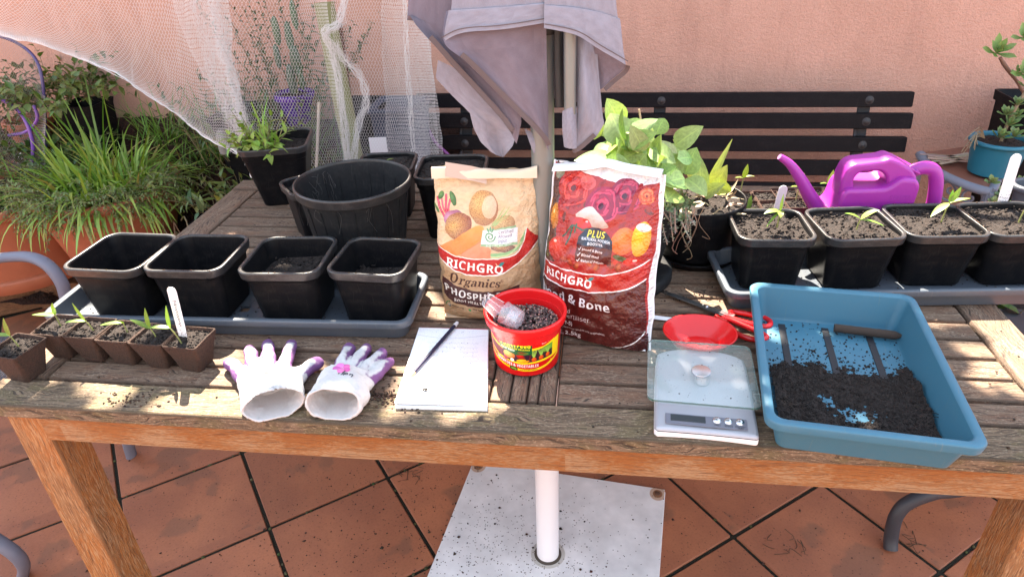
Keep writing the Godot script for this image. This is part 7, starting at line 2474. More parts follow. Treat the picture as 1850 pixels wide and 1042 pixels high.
func build_gloves() -> void:
	# left glove: px of fingertips projected on the table
	var at := Vector3(-0.553, TOP, -0.885)
	var P := func(w: Vector3, y: float) -> Vector3: return Vector3(w.x - at.x, y, w.z - at.z)
	var f := [
		[P.call(Vector3(-0.5746,0.755,-0.8578), 0.016), P.call(Vector3(-0.6075,0.755,-0.8892), 0.014), P.call(Vector3(-0.6303,0.752,-0.9092), 0.013), 0.0140],
		[P.call(Vector3(-0.5599,0.758,-0.8701), 0.018), P.call(Vector3(-0.5942,0.755,-0.919), 0.018), P.call(Vector3(-0.6118,0.752,-0.9487), 0.014), 0.0122],
		[P.call(Vector3(-0.5389,0.758,-0.8716), 0.019), P.call(Vector3(-0.5677,0.757,-0.9297), 0.019), P.call(Vector3(-0.5867,0.752,-0.9677), 0.014), 0.0122],
		[P.call(Vector3(-0.5177,0.758,-0.8701), 0.018), P.call(Vector3(-0.534,0.755,-0.9315), 0.018), P.call(Vector3(-0.5435,0.752,-0.9707), 0.014), 0.0122],
		[P.call(Vector3(-0.4999,0.755,-0.8633), 0.016), P.call(Vector3(-0.4868,0.755,-0.8916), 0.016), P.call(Vector3(-0.4757,0.752,-0.9184), 0.014), 0.0140],
	]
	var palm := [[P.call(Vector3(-0.547,0.758,-0.859), 0.015), P.call(Vector3(-0.5202,0.758,-0.8289), 0.020), 0.024, 0.030], [P.call(Vector3(-0.5159,0.758,-0.8613), 0.015), P.call(Vector3(-0.5046,0.758,-0.8301), 0.020), 0.022, 0.030], [P.call(Vector3(-0.5662,0.755,-0.8525), 0.013), P.call(Vector3(-0.5291,0.758,-0.8212), 0.018), 0.016, 0.026]]
	make_glove("left hand glove of the white and purple pair, sunlit, beside the peat pots", at, f, palm, [P.call(Vector3(-0.5226,0.758,-0.8431), 0.022), P.call(Vector3(-0.4956,0.758,-0.7895), 0.027), 0.046], 0.56, 0.0)
	at = Vector3(-0.405, TOP, -0.885)
	var Q := func(w: Vector3, y: float) -> Vector3: return Vector3(w.x - at.x, y, w.z - at.z)
	f = [
		[Q.call(Vector3(-0.4248,0.757,-0.8782), 0.018), Q.call(Vector3(-0.4292,0.757,-0.9311), 0.018), Q.call(Vector3(-0.4331,0.752,-0.9678), 0.014), 0.0122],
		[Q.call(Vector3(-0.4079,0.757,-0.8794), 0.018), Q.call(Vector3(-0.4028,0.757,-0.9297), 0.019), Q.call(Vector3(-0.402,0.752,-0.9699), 0.014), 0.0122],
		[Q.call(Vector3(-0.39,0.757,-0.8717), 0.018), Q.call(Vector3(-0.3771,0.757,-0.9203), 0.018), Q.call(Vector3(-0.3691,0.752,-0.9553), 0.014), 0.0122],
		[Q.call(Vector3(-0.3753,0.757,-0.8552), 0.016), Q.call(Vector3(-0.3608,0.755,-0.9006), 0.016), Q.call(Vector3(-0.3502,0.752,-0.9305), 0.013), 0.0122],
	]
	palm = [[Q.call(Vector3(-0.4109,0.758,-0.866), 0.015), Q.call(Vector3(-0.4048,0.758,-0.8319), 0.022), 0.023, 0.030], [Q.call(Vector3(-0.3867,0.758,-0.8618), 0.015), Q.call(Vector3(-0.3876,0.758,-0.8304), 0.020), 0.022, 0.030]]
	make_glove("right hand glove of the white and purple pair, its cuff gaping, beside the notebook", at, f, palm, [Q.call(Vector3(-0.4088,0.758,-0.8544), 0.024), Q.call(Vector3(-0.4,0.758,-0.7941), 0.031), 0.041], 0.74, 0.011)

# ---------------------------------------------------------------- notebook and pencil
func build_notebook() -> void:
	var c := [Vector3(-0.3247,0.748,-1.0489), Vector3(-0.1933,0.748,-1.0501), Vector3(-0.3123,0.748,-0.8288), Vector3(-0.1632,0.748,-0.8347)]
	var at := Vector3(-0.252, TOP, -0.945)
	var t := thing("notebook", "white notepad with faint pencil notes lying open beside the red tub", "notebook", at)
	for k in 3:
		var b := mb(at)
		var p := PackedVector3Array()
		var q := PackedVector2Array()
		var n := 16
		for j in n + 1:
			for i in n + 1:
				var u := i / float(n)
				var v := j / float(n)
				var a: Vector3 = c[0].lerp(c[1], u)
				var d: Vector3 = c[2].lerp(c[3], u)
				var w := d.lerp(a, v)
				w.y = TOP + 0.0085 - k * 0.0024 + (sin(PI * u) * 0.0016 * (1 - v) + (0.0025 * pow(1.0 - u, 3.0) * (1.0 - v)) if k == 0 else 0.0)
				w.x += k * rf(0.0002, 0.0004)
				w.z += k * 0.0012 * (1 - v)
				p.append(w)
				q.append(Vector2(u, 1.0 - v))
		b.patch(p, n + 1, q)
		var skirt := PackedVector3Array()
		for i in n + 1: skirt.append(Vector3(p[i].x, p[i].y - (0.0022 if k < 2 else p[i].y - TOP - 0.0002), p[i].z))
		for i in n + 1: skirt.append(p[i])
		b.patch(skirt, n + 1, PackedVector2Array())
		for s in 2:
			var sk := PackedVector3Array()
			for j in n + 1:
				var w := p[j * (n + 1) + (0 if s == 0 else n)]
				sk.append(Vector3(w.x, w.y - (0.0022 if k < 2 else w.y - TOP - 0.0002), w.z))
			for j in n + 1: sk.append(p[j * (n + 1) + (0 if s == 0 else n)])
			b.patch(sk, n + 1, PackedVector2Array(), false, s == 0)
		part("page" if k == 0 else "pages", b, M.page if k == 0 else M.paper, t)
	var b2 := mb(at)
	b2.tint = Color(0.62, 0.10, 0.16)
	b2.box((c[0] + c[1]) / 2 + Vector3(0, -0.0035, -0.001), Vector3(0.128, 0.007, 0.004), 0.001, Basis(Vector3.UP, 0.02))
	part("binding", b2, M.plain, t)
	var a: Vector3 = Vector3(-0.2538,0.7535,-1.0622)
	var e: Vector3 = Vector3(-0.304,0.7535,-0.8884)
	t = thing("pencil", "dark blue pencil with a white eraser end lying across the notepad", "pencil", e)
	var b := mb(e)
	var d := (a - e).normalized()
	b.tint = Color(0.016, 0.018, 0.045)
	b.tube([e + d * 0.018, a - d * 0.012], 0.0037, 6)
	part("barrel", b, M.shiny, t)
	b = mb(e)
	b.tint = Color(0.56, 0.36, 0.18)
	b.tube([e + d * 0.005, e + d * 0.018], [0.0012, 0.0036], 8)
	part("sharpened_wood", b, M.plain, t)
	b = mb(e)
	b.tint = Color(0.03, 0.03, 0.035)
	b.tube([e, e + d * 0.0052], [0.0003, 0.0012], 6)
	part("lead", b, M.plain, t)
	b = mb(e)
	b.tint = Color(0.72, 0.70, 0.70)
	b.tube([a - d * 0.012, a - d * 0.008, a - d * 0.008, a], [0.0038, 0.0038, 0.0035, 0.0034], 10)
	part("eraser", b, M.plain, t)
	b = mb(at)
	for k in 9:
		b.tint = Color(0.03, 0.02, 0.018)
		var o: Vector3 = Vector3(-0.2713,0.7515,-0.8612)
		b.crumb(o + Vector3(rf(-0.004, 0.004), rf(0, 0.003), rf(-0.004, 0.003)), rf(0.0015, 0.003), rng)
	for k in 60:
		b.crumb(c[0].lerp(c[1], rf(0.1, 0.9)).lerp(c[2].lerp(c[3], rf(0.05, 0.95)), rf(0.03, 0.75)) + Vector3(0, 0.0023, 0), rf(0.0004, 0.0009), rng)
	solo("soil_specks", b, M.crumb, "dark crumbs of soil scattered on the white notepad", "soil", "", "stuff", at)

# ---------------------------------------------------------------- kitchen scale
func text3(s: String, size: float, depth := 0.0004) -> Mesh:
	var m := TextMesh.new()
	var f := SystemFont.new()
	f.font_names = PackedStringArray(["Droid Sans"])
	m.font = f
	m.text = s
	m.font_size = 24
	m.pixel_size = size / 24.0
	m.depth = depth
	m.curve_step = 2.0
	return m

func build_scale() -> void:
	var at := Vector3(0.176, TOP, -0.893)
	var turn := deg_to_rad(-3.4)
	var t := thing("kitchen_scale", "silver electronic kitchen scale with a square glass platform", "kitchen scale", at, turn)
	# outline of the body seen from above: y of the outline is towards the back
	var o := PackedVector2Array()
	for k in 17:
		var s := k / 16.0
		o.append(Vector2(lerpf(-0.070, 0.070, s), -0.104 + 0.003 * (1.0 - pow(2 * s - 1, 2))))
	for k in 5:
		var a := -PI / 2 + PI / 2 * k / 4.0
		if k > 0: o.append(Vector2(0.070 + cos(a) * 0.005, -0.099 + sin(a) * 0.005))
	o.append(Vector2(0.0745, 0.0))
	o.append(Vector2(0.073, 0.06))
	for k in 13:
		var s := k / 12.0
		o.append(Vector2(lerpf(0.071, -0.071, s), 0.078 + 0.022 * pow(1.0 - pow(absf(2 * s - 1), 2.4), 0.8)))
	o.append(Vector2(-0.073, 0.06))
	o.append(Vector2(-0.0745, 0.0))
	o.append(Vector2(-0.075, -0.099))
	var flat := Transform3D(Basis(Vector3.RIGHT, -PI / 2), Vector3.ZERO)
	var b := lm()
	plate(b, o, 0.0, 0.013, 0.003, 3, flat)
	part("base", b, M.whiteplastic, t)
	b = lm()
	plate(b, o, 0.0134, 0.024, 0.006, 5, flat)
	for k in b.v.size():
		var w := b.v[k]
		if w.z > 0.06: b.v[k].y -= (w.z - 0.06) * 0.14 + (0.0022 * (1 - pow(w.x / 0.075, 2)) if w.z > 0.095 else 0.0)
	part("top_cover", b, M.silver, t)
	b = lm()
	b.lathe([Vector2(0.011, 0.0235), Vector2(0.010, 0.038), Vector2(0.0, 0.038)], 24, Vector3(0, 0, -0.01))
	part("spindle", b, M.silver, t)
	b = lm()
	b.lathe([Vector2(0.0, 0.0421), Vector2(0.0152, 0.0421), Vector2(0.0152, 0.0421), Vector2(0.0152, 0.0446), Vector2(0.0146, 0.0452), Vector2(0.0, 0.0454)], 40, Vector3(-0.004, 0, -0.010))
	var g := part("disc", b, M.steel, t)
	b = lm()
	var gl := MB.rr(0.083, 0.080, 0.012, 6)
	var go := PackedVector2Array()
	for k in gl.size() - 1: go.append(Vector2(gl[k].x, gl[k].y))
	plate(b, go, 0.0382, 0.0420, 0.0006, 1, Transform3D(Basis(Vector3.RIGHT, -PI / 2), Vector3(-0.004, 0, -0.012)))
	part("glass_platform", b, M.glass, t)
	b = lm()
	b.loft([[0.0383, 0.0832, 0.0802, 0.0122], [0.0419, 0.0832, 0.0802, 0.0122]], Vector3(-0.004, 0, -0.012), 6)
	part("glass_edge", b, M.glassedge, t)
	var slope := Basis(Vector3.RIGHT, 0.14)
	var surf := func(x: float, z: float) -> Vector3: return Vector3(x, 0.0241 - maxf(0.0, z - 0.06) * 0.14, z)
	b = lm()
	b.tint = Color(0.45, 0.45, 0.50)
	b.box(surf.call(0.0, 0.083), Vector3(0.118, 0.0012, 0.021), 0.0005, slope)
	part("panel", b, M.silver, t)
	b = lm()
	b.box(surf.call(-0.026, 0.081) + Vector3(0, 0.0006, 0), Vector3(0.051, 0.0014, 0.0125), 0.0004, slope)
	part("display", b, M.lcd, t)
	for k in 3:
		b = lm()
		b.xf = Transform3D(slope, surf.call(0.016 + k * 0.0165, 0.0795) + Vector3(0, 0.0004, 0))
		b.lathe([Vector2(0.0064, 0), Vector2(0.0064, 0.0012), Vector2(0.0055, 0.0014), Vector2(0.0055, 0.0014), Vector2(0.0048, 0.0026), Vector2(0.0025, 0.0032), Vector2(0, 0.0033)], 20)
		part("button", b, M.steel, t)
		var x := part("lettering", text3(["UNIT", "MODE", "ON/OFF"][k], 0.0042), M.ink, t)
		x.transform = Transform3D(slope * Basis(Vector3.RIGHT, -PI / 2), surf.call(0.016 + k * 0.0165, 0.0885) + Vector3(0, 0.0008, 0))
	var x2 := part("lettering", text3("TARE", 0.0042), M.ink, t)
	x2.transform = Transform3D(slope * Basis(Vector3.RIGHT, -PI / 2), surf.call(0.049, 0.0915) + Vector3(0, 0.0008, 0))
	b = lm()
	for k in 130:
		b.tint = Color(0.06, 0.045, 0.04)
		b.crumb(Vector3(rf(-0.08, 0.07), 0.0426, rf(-0.085, 0.06)), rf(0.0003, 0.0009) if k > 12 else rf(0.001, 0.0022), rng)
	var sp := solo("soil_specks", b, M.crumb, "fine soil specks scattered on the glass platform of the kitchen scale", "soil", "", "stuff", at)
	sp.rotation.y = turn
	# the red dish behind it
	at = Vector3(0.1952,0.74,-1.0552)
	at = Vector3(0.187, TOP, -1.035)
	t = thing("red_dish", "shallow oval red plastic dish tucked behind the glass of the scale", "dish", at, deg_to_rad(-4.0))
	b = lm()
	b.lathe([Vector2(0, 0.0), Vector2(0.030, 0.0), Vector2(0.036, 0.002), Vector2(0.052, 0.016), Vector2(0.0615, 0.031), Vector2(0.064, 0.0315), Vector2(0.0645, 0.0327), Vector2(0.0625, 0.0335), Vector2(0.060, 0.0325), Vector2(0.050, 0.017), Vector2(0.035, 0.004), Vector2(0.028, 0.002), Vector2(0, 0.002)], 56, Vector3.ZERO, 1.0, 0.86)
	part("body", b, M.red, t)

# ---------------------------------------------------------------- blue tray
func build_blue_tray() -> void:
	var at := Vector3(0.404, TOP, -0.945)
	var turn := deg_to_rad(-6.6)
	var t := thing("blue_tray", "blue plastic potting tray half covered in dark potting soil", "tray", at, turn)
	var hw := 0.139
	var hd := 0.198
	var h := 0.066
	var b := lm()
	b.loft([[0.0, 0.01, 0.01, 0.004], [0.0, hw - 0.026, hd - 0.026, 0.012], [0.002, hw - 0.0235, hd - 0.0235, 0.014], [h - 0.016, hw - 0.011, hd - 0.011, 0.018], [h - 0.016, hw - 0.011, hd - 0.011, 0.018], [h - 0.015, hw, hd, 0.022], [h - 0.015, hw, hd, 0.022], [h - 0.003, hw + 0.0015, hd + 0.0015, 0.022], [h, hw - 0.001, hd - 0.001, 0.021], [h, hw - 0.010, hd - 0.010, 0.017], [h - 0.003, hw - 0.0125, hd - 0.0125, 0.016], [h - 0.003, hw - 0.0125, hd - 0.0125, 0.016], [0.010, hw - 0.025, hd - 0.025, 0.013], [0.005, hw - 0.028, hd - 0.028, 0.011], [0.005, hw - 0.028, hd - 0.028, 0.011], [0.005, 0.01, 0.01, 0.004], [0.005, 0.0, 0.0, 0.0]], Vector3.ZERO, 6)
	part("body", b, M.blue, t)
	var inner := Transform3D(Basis(Vector3.UP, turn), at).affine_inverse()
	b = lm()
	b.tint = Color(0.018, 0.018, 0.02)
	for x in [-0.078, -0.004, 0.068]:
		b.box(Vector3(x, 0.0056, -0.07), Vector3(0.012, 0.002, 0.17), 0.0008)
	part("groove", b, M.plain, t)
	# soil as a height field that thins out
	var lx := hw - 0.029
	var lz := hd - 0.029
	var nx := 120
	var nz := 170
	var ht := func(x: float, z: float) -> float:
		var edge := minf(minf(lx - absf(x), lz - z), 0.02) / 0.02
		var back := -0.046 - 0.25 * x + noise.get_noise_2d(x * 9 + 3, 1.0) * 0.035
		var m := clampf((z - back) / 0.06, -1.2, 1.0)
		var v := 0.0085 * m + 0.006 * exp(-pow((z + 0.0 - 0.25 * x) / 0.035, 2.0)) * clampf(m + 0.4, 0, 1)
		v += noise.get_noise_2d(x * 22 + 5, z * 22) * 0.006 + noise.get_noise_2d(x * 80, z * 80 + 9) * 0.0035 + noise.get_noise_2d(x * 230, z * 230 + 9) * 0.0018
		v -= 0.011 * exp(-(pow((x - 0.01) / 0.03, 2.0) + pow((z - 0.085) / 0.025, 2.0)))
		v -= 0.007 * exp(-(pow((x + 0.035) / 0.02, 2.0) + pow((z - 0.055) / 0.02, 2.0)))
		v += 0.006 * (1.0 - clampf(edge, 0, 1)) * clampf(m, 0, 1)
		return v - 0.0025
	b = lm()
	var ids := {}
	for j in nz:
		for i in nx:
			var x := -lx + 2 * lx * i / (nx - 1)
			var z := -lz + 2 * lz * j / (nz - 1)
			var v: float = ht.call(x, z)
			ids[j * nx + i] = v
	for j in nz - 1:
		for i in nx - 1:
			var a := j * nx + i
			if maxf(maxf(ids[a], ids[a + 1]), maxf(ids[a + nx], ids[a + nx + 1])) < 0.0006: continue
			var base := b.v.size()
			for k in 4:
				var ii: int = i + (k & 1)
				var jj: int = j + (k >> 1)
				var x := -lx + 2 * lx * ii / (nx - 1)
				var z := -lz + 2 * lz * jj / (nz - 1)
				var e := 0.001
				var gx: float = ids[jj * nx + mini(ii + 1, nx - 1)] - ids[jj * nx + maxi(ii - 1, 0)]
				var gz: float = ids[mini(jj + 1, nz - 1) * nx + ii] - ids[maxi(jj - 1, 0) * nx + ii]
				b.v.append(Vector3(x, 0.0052 + maxf(ids[jj * nx + ii], -0.0002), z))
				b.n.append(Vector3(-gx / (4 * lx / (nx - 1)), 1, -gz / (4 * lz / (nz - 1))).normalized())
				b.t.append(Vector2(x, z))
				b.c.append(Color.WHITE)
			b.ix.append_array([base, base + 1, base + 2, base + 1, base + 3, base + 2])
	for k in 4600:
		var x := rf(-lx, lx)
		var z := rf(-lz, lz)
		var v: float = ht.call(x, z)
		if v < 0.0 and rng.randf() > exp(v * 190.0) * 0.7 + 0.05: continue
		b.tint = Color(1.35, 0.98, 0.88) * rf(0.4, 3.6)
		b.tint.a = 1
		b.crumb(Vector3(x, 0.0055 + maxf(v, 0.0), z), rf(0.0007, 0.0028), rng)
	for k in 150:
		var x := rf(-lx, lx)
		var z := rf(-0.06, lz)
		var v: float = ht.call(x, z)
		if v < 0.0: continue
		b.tint = Color(1.5, 1.05, 0.9) * rf(0.6, 3.6)
		b.tint.a = 1
		b.crumb(Vector3(x, 0.0055 + v, z), rf(0.003, 0.0062), rng)
	for k in 420:
		var x := rf(-lx, lx)
		var z := rf(-0.04, lz)
		var v: float = ht.call(x, z)
		if v < 0.001: continue
		b.tint = shade_of(Color(2.2, 1.5, 1.2), Color(6.5, 4.2, 3.2))
		var d := rdir(0.3) * rf(0.004, 0.012)
		b.tube([Vector3(x, 0.007 + v, z), Vector3(x, 0.008 + v, z) + d * 0.5, Vector3(x, 0.007 + v, z) + d], rf(0.0003, 0.0008), 4, false)
	for k in 16:
		b.tint = Color(9, 8, 5.5)
		var x := rf(-lx, lx)
		var z := rf(-0.06, lz)
		b.ball(Vector3(x, 0.0065 + maxf(0.0, ht.call(x, z)), z), Vector3.ONE * 0.0016, 6, 4)
	var so := solo("potting_soil", b, M.soil, "dark crumbly potting soil heaped in the front half of the blue tray", "soil", "", "stuff", at)
	so.rotation.y = turn
	var a: Vector3 = Vector3(0.4284,0.757,-1.0844)
	var e2: Vector3 = Vector3(0.5357,0.757,-1.0652)
	b = mb(a)
	b.tint = Color(0.05, 0.032, 0.026)
	var pts := []
	var rad := []
	for k in 22:
		var s := k / 21.0
		pts.append(a.lerp(e2, s))
		rad.append((0.0075 + noise.get_noise_1d(k * 1.3) * 0.0008) * (1.0 if s < 0.9 else lerpf(1.0, 0.35, (s - 0.9) * 10)))
	b.tube(pts, rad, 12)
	solo("dibber", b, M.crumb, "soil caked wooden dibber lying at the back of the blue tray", "dibber", "", "", a)

# ---------------------------------------------------------------- scissors and loose label
func build_scissors() -> void:
	var pv: Vector3 = Vector3(0.2153,0.747,-1.1545)
	var t := thing("scissors", "open pair of scissors with red plastic handles beside the blue tray", "scissors", pv)
	var y := Vector3(0, 1, 0)
	for k in 2:
		var tip: Vector3 = [Vector3(0.1357,0.744,-1.2218), Vector3(0.1307,0.744,-1.2128)][k]
		var heel: Vector3 = [Vector3(0.261,0.747,-1.1298), Vector3(0.2381,0.747,-1.1037)][k]
		var b := mb(pv)
		var d := (tip - pv).normalized()
		var s := y.cross(d).normalized()
		var o := PackedVector2Array()
		var L := (tip - pv).length()
		var back := (heel - pv).length()
		o.append_array([Vector2(-back, -0.005), Vector2(0, -0.0068), Vector2(L * 0.6, -0.0052 + (0.002 if k else 0.0)), Vector2(L, 0.0), Vector2(L * 0.6, 0.0045), Vector2(0, 0.0068), Vector2(-back, 0.005)])
		var dh := (heel - pv).normalized()
		plate(b, o, -0.0008 + k * 0.0018, 0.0008 + k * 0.0018, 0.0003, 1, Transform3D(Basis(d, s, d.cross(s)) * Basis(Vector3.RIGHT, 0), pv))
		part("blade", b, M.darksteel, t)
	for k in 2:
		var pts: Array = [[Vector3(0.2516,0.746,-1.1269), Vector3(0.2601,0.746,-1.143), Vector3(0.2831,0.746,-1.1405), Vector3(0.3142,0.746,-1.129), Vector3(0.325,0.746,-1.1126), Vector3(0.3151,0.746,-1.0972), Vector3(0.2843,0.746,-1.1063), Vector3(0.2623,0.746,-1.118), Vector3(0.2516,0.746,-1.1269)],
			[Vector3(0.2357,0.746,-1.1145), Vector3(0.2467,0.746,-1.1209), Vector3(0.2717,0.746,-1.1018), Vector3(0.2989,0.746,-1.078), Vector3(0.3082,0.746,-1.061), Vector3(0.285,0.746,-1.0542), Vector3(0.2638,0.746,-1.0651), Vector3(0.246,0.746,-1.0891), Vector3(0.2357,0.746,-1.1145)]][k]
		var b := mb(pv)
		b.tube(spline(pts, 48), 0.0052, 10, false)
		b.tube([pts[0].lerp(pv, 0.32), pts[0], pts[7].lerp(pts[1], 0.5)], [0.0045, 0.0058, 0.006], 10)
		part("handle", b, M.red, t)
	var b := mb(pv)
	b.lathe([Vector2(0.004, 0.0), Vector2(0.004, 0.0035), Vector2(0.0025, 0.005), Vector2(0, 0.0052)], 14, pv)
	part("pivot", b, M.steel, t)
	var a: Vector3 = Vector3(0.1084,0.742,-1.1222)
	var e: Vector3 = Vector3(0.2284,0.742,-1.1013)
	var st := mb(a)
	var dx := (a - e).normalized()
	st.xf = Transform3D(Basis(y.cross(dx) * -1.0, dx, (y.cross(dx) * -1.0).cross(dx)), e - a)
	label_stick(st, 0.0125, (a - e).length(), 0.0016)
	solo("plant_label", st, M.blank, "used white label stick lying flat behind the red dish", "plant label", "", "", a)

# ---------------------------------------------------------------- watering can
func build_can() -> void:
	var z := -1.41
	var at := Vector3(0.60, TOP, -1.46)
	var t := thing("watering_can", "magenta plastic watering can behind the right hand pots", "watering can", at)
	var px := [Vector3(0.5061,0.7631,-1.41), Vector3(0.6806,0.7673,-1.41), Vector3(0.6599,0.9033,-1.41), Vector3(0.6515,0.92,-1.41), Vector3(0.6199,0.9232,-1.41), Vector3(0.5954,0.9001,-1.41), Vector3(0.5169,0.8967,-1.41), Vector3(0.5095,0.8843,-1.41), Vector3(0.5032,0.8491,-1.41), Vector3(0.4909,0.8375,-1.41)]
	px[0].y = TOP
	px[1].y = TOP
	px[1].x = px[2].x - 0.012
	px[0].x = px[9].x - 0.004
	var b := mb(at)
	plate(b, rounded(px, 0.010), -1.512, -1.41, 0.008, 5, Transform3D(Basis(), Vector3(0, -0.009, 0)))
	part("body", b, M.magenta, t)
	b = mb(at)
	var arch := [Vector3(0.6397,0.8897,-1.425), Vector3(0.6573,0.9142,-1.425), Vector3(0.6449,0.9344,-1.425), Vector3(0.6162,0.9519,-1.425), Vector3(0.5952,0.96,-1.425), Vector3(0.5816,0.954,-1.425), Vector3(0.5263,0.9465,-1.425), Vector3(0.5142,0.9369,-1.425), Vector3(0.5081,0.9126,-1.425), Vector3(0.5076,0.8705,-1.425), Vector3(0.5415,0.8785,-1.425), Vector3(0.5311,0.9129,-1.425), Vector3(0.5398,0.9287,-1.425), Vector3(0.5789,0.9326,-1.425), Vector3(0.5932,0.922,-1.425), Vector3(0.605,0.8843,-1.425)]
	plate(b, rounded(arch, 0.007), -1.486, -1.425, 0.007, 5, Transform3D(Basis(), Vector3(0, -0.009, 0)))
	part("top_handle", b, M.magenta, t)
	b = mb(at)
	b.tint = Color(0.16, 0.012, 0.13)  # dark patch laid on the slope, painting the shade inside the filler opening
	var f0: Vector3 = Vector3(0.615,0.9469,-1.4555) - Vector3(0, 0.009, 0)
	var f1: Vector3 = Vector3(0.657,0.9256,-1.4555) - Vector3(0, 0.009, 0)
	var fd := (f1 - f0).normalized()
	b.box((f0 + f1) / 2 + Vector3(fd.y, -fd.x, 0) * -0.0005, Vector3((f1 - f0).length(), 0.003, 0.044), 0.001, Basis(fd, Vector3(-fd.y, fd.x, 0), Vector3(0, 0, 1)))
	part("filler_mouth", b, M.plain, t)
	b = mb(at)
	var ring := []
	for c in [[f0, 0.025], [f1, 0.025], [f1, -0.025], [f0, -0.025], [f0, 0.025]]: ring.append(c[0] + Vector3(-fd.y, fd.x, 0) * 0.001 + Vector3(0, 0, c[1]))
	b.tube(ring, 0.0032, 8)
	part("filler_rim", b, M.magenta, t)
	b = mb(at)
	b.tube(spline([Vector3(0.6467,0.9087,-1.458), Vector3(0.6745,0.9199,-1.458), Vector3(0.6981,0.9128,-1.458), Vector3(0.7107,0.8809,-1.458), Vector3(0.7149,0.8303,-1.458), Vector3(0.70, 0.80, -1.458), Vector3(0.685, 0.765, -1.458), Vector3(0.655, 0.76, -1.458)], 36), 0.0125, 14, true, 1.15)
	part("rear_handle", b, M.magenta, t)
	b = mb(at)
	var sp := spline([Vector3(0.5249,0.8047,-1.458), Vector3(0.4914,0.8165,-1.454), Vector3(0.461,0.8517,-1.45), Vector3(0.4291,0.8986,-1.446), Vector3(0.4029,0.9305,-1.443), Vector3(0.3781,0.9484,-1.44)], 30)
	var rad := []
	for k in 31:
		var s := k / 30.0
		rad.append(lerpf(0.024, 0.0065, pow(s, 0.75)))
	b.tube(sp, rad, 18, false)
	part("spout", b, M.magenta, t)
	b = mb(at)
	b.tint = Color(0.25, 0.1, 0.22)
	var dirn: Vector3 = (sp[30] - sp[28]).normalized()
	b.tube([sp[30] - dirn * 0.003, sp[30] + dirn * 0.0005], 0.0062, 14)
	part("spout_mouth", b, M.plain, t)
	var x := part("lettering", text3("1.5 LITRE –", 0.011, 0.0012), M.magenta, t)
	x.position = Vector3(0.6296,0.8736,-1.41) - at + Vector3(0, 0, 0.0)

# ---------------------------------------------------------------- netting: real strands over a draped sheet
func net_sheet(b: MB, rows: Array, cells_u: int, cells_v: int, thick: float, seed: float, ruck := 0.01) -> void:
	var nu := cells_u * 2
	var pts := sheet(rows, nu, cells_v)
	for k in pts.size():
		var w := pts[k]
		pts[k] = w + Vector3(noise.get_noise_2d(w.x * 5 + seed, w.y * 5), noise.get_noise_2d(w.x * 5 + seed + 40, w.y * 5), noise.get_noise_2d(w.x * 9 + seed + 80, w.y * 6)) * ruck
	for j in cells_v + 1:
		var last := Vector3.ZERO
		for i in nu + 1:
			var a := pts[j * (nu + 1) + i]
			var up := (i + j) % 2 == 0
			var o := pts[(j + 1 if j < cells_v else j) * (nu + 1) + i] if up else pts[(j - 1 if j > 0 else j) * (nu + 1) + i]
			var p := a.lerp(o, 0.42)
			if i > 0: strand(b, last, p, thick)
			last = p

func strand(b: MB, p: Vector3, q: Vector3, r: float) -> void:
	var d := (q - p)
	if d.length_squared() < 1e-10: return
	d = d.normalized()
	var s := d.cross(Vector3(0.1, 0.2, 1)).normalized() * r
	var u := d.cross(s).normalized() * r
	var at := b.v.size()
	for e in [p, q]:
		for k in 3:
			var w: Vector3 = s * [1.0, -0.5, -0.5][k] + u * [0.0, 0.866, -0.866][k]
			b.v.append(b.xf * (e + w))
			b.n.append(w / r)
			b.t.append(Vector2.ZERO)
			b.c.append(Color.WHITE)
	for k in 3:
		var k2 := (k + 1) % 3
		b.face(at + k, at + k2, at + 3 + k2)
		b.face(at + k, at + 3 + k2, at + 3 + k)

func rope(b: MB, path: Array, n: int, spread: float, thick: float) -> void:
	var sp := spline(path, 40)
	for k in n:
		var last := Vector3.ZERO
		var ph := rng.randf() * TAU
		for i in 41:
			var w := Vector3(sin(ph + i * 0.5 + k), cos(ph + i * 0.37), sin(i * 0.6 + ph * 2.0)) * spread * rf(0.5, 1.1)
			var p: Vector3 = sp[i] + w
			if i > 0: strand(b, last, p, thick)
			last = p

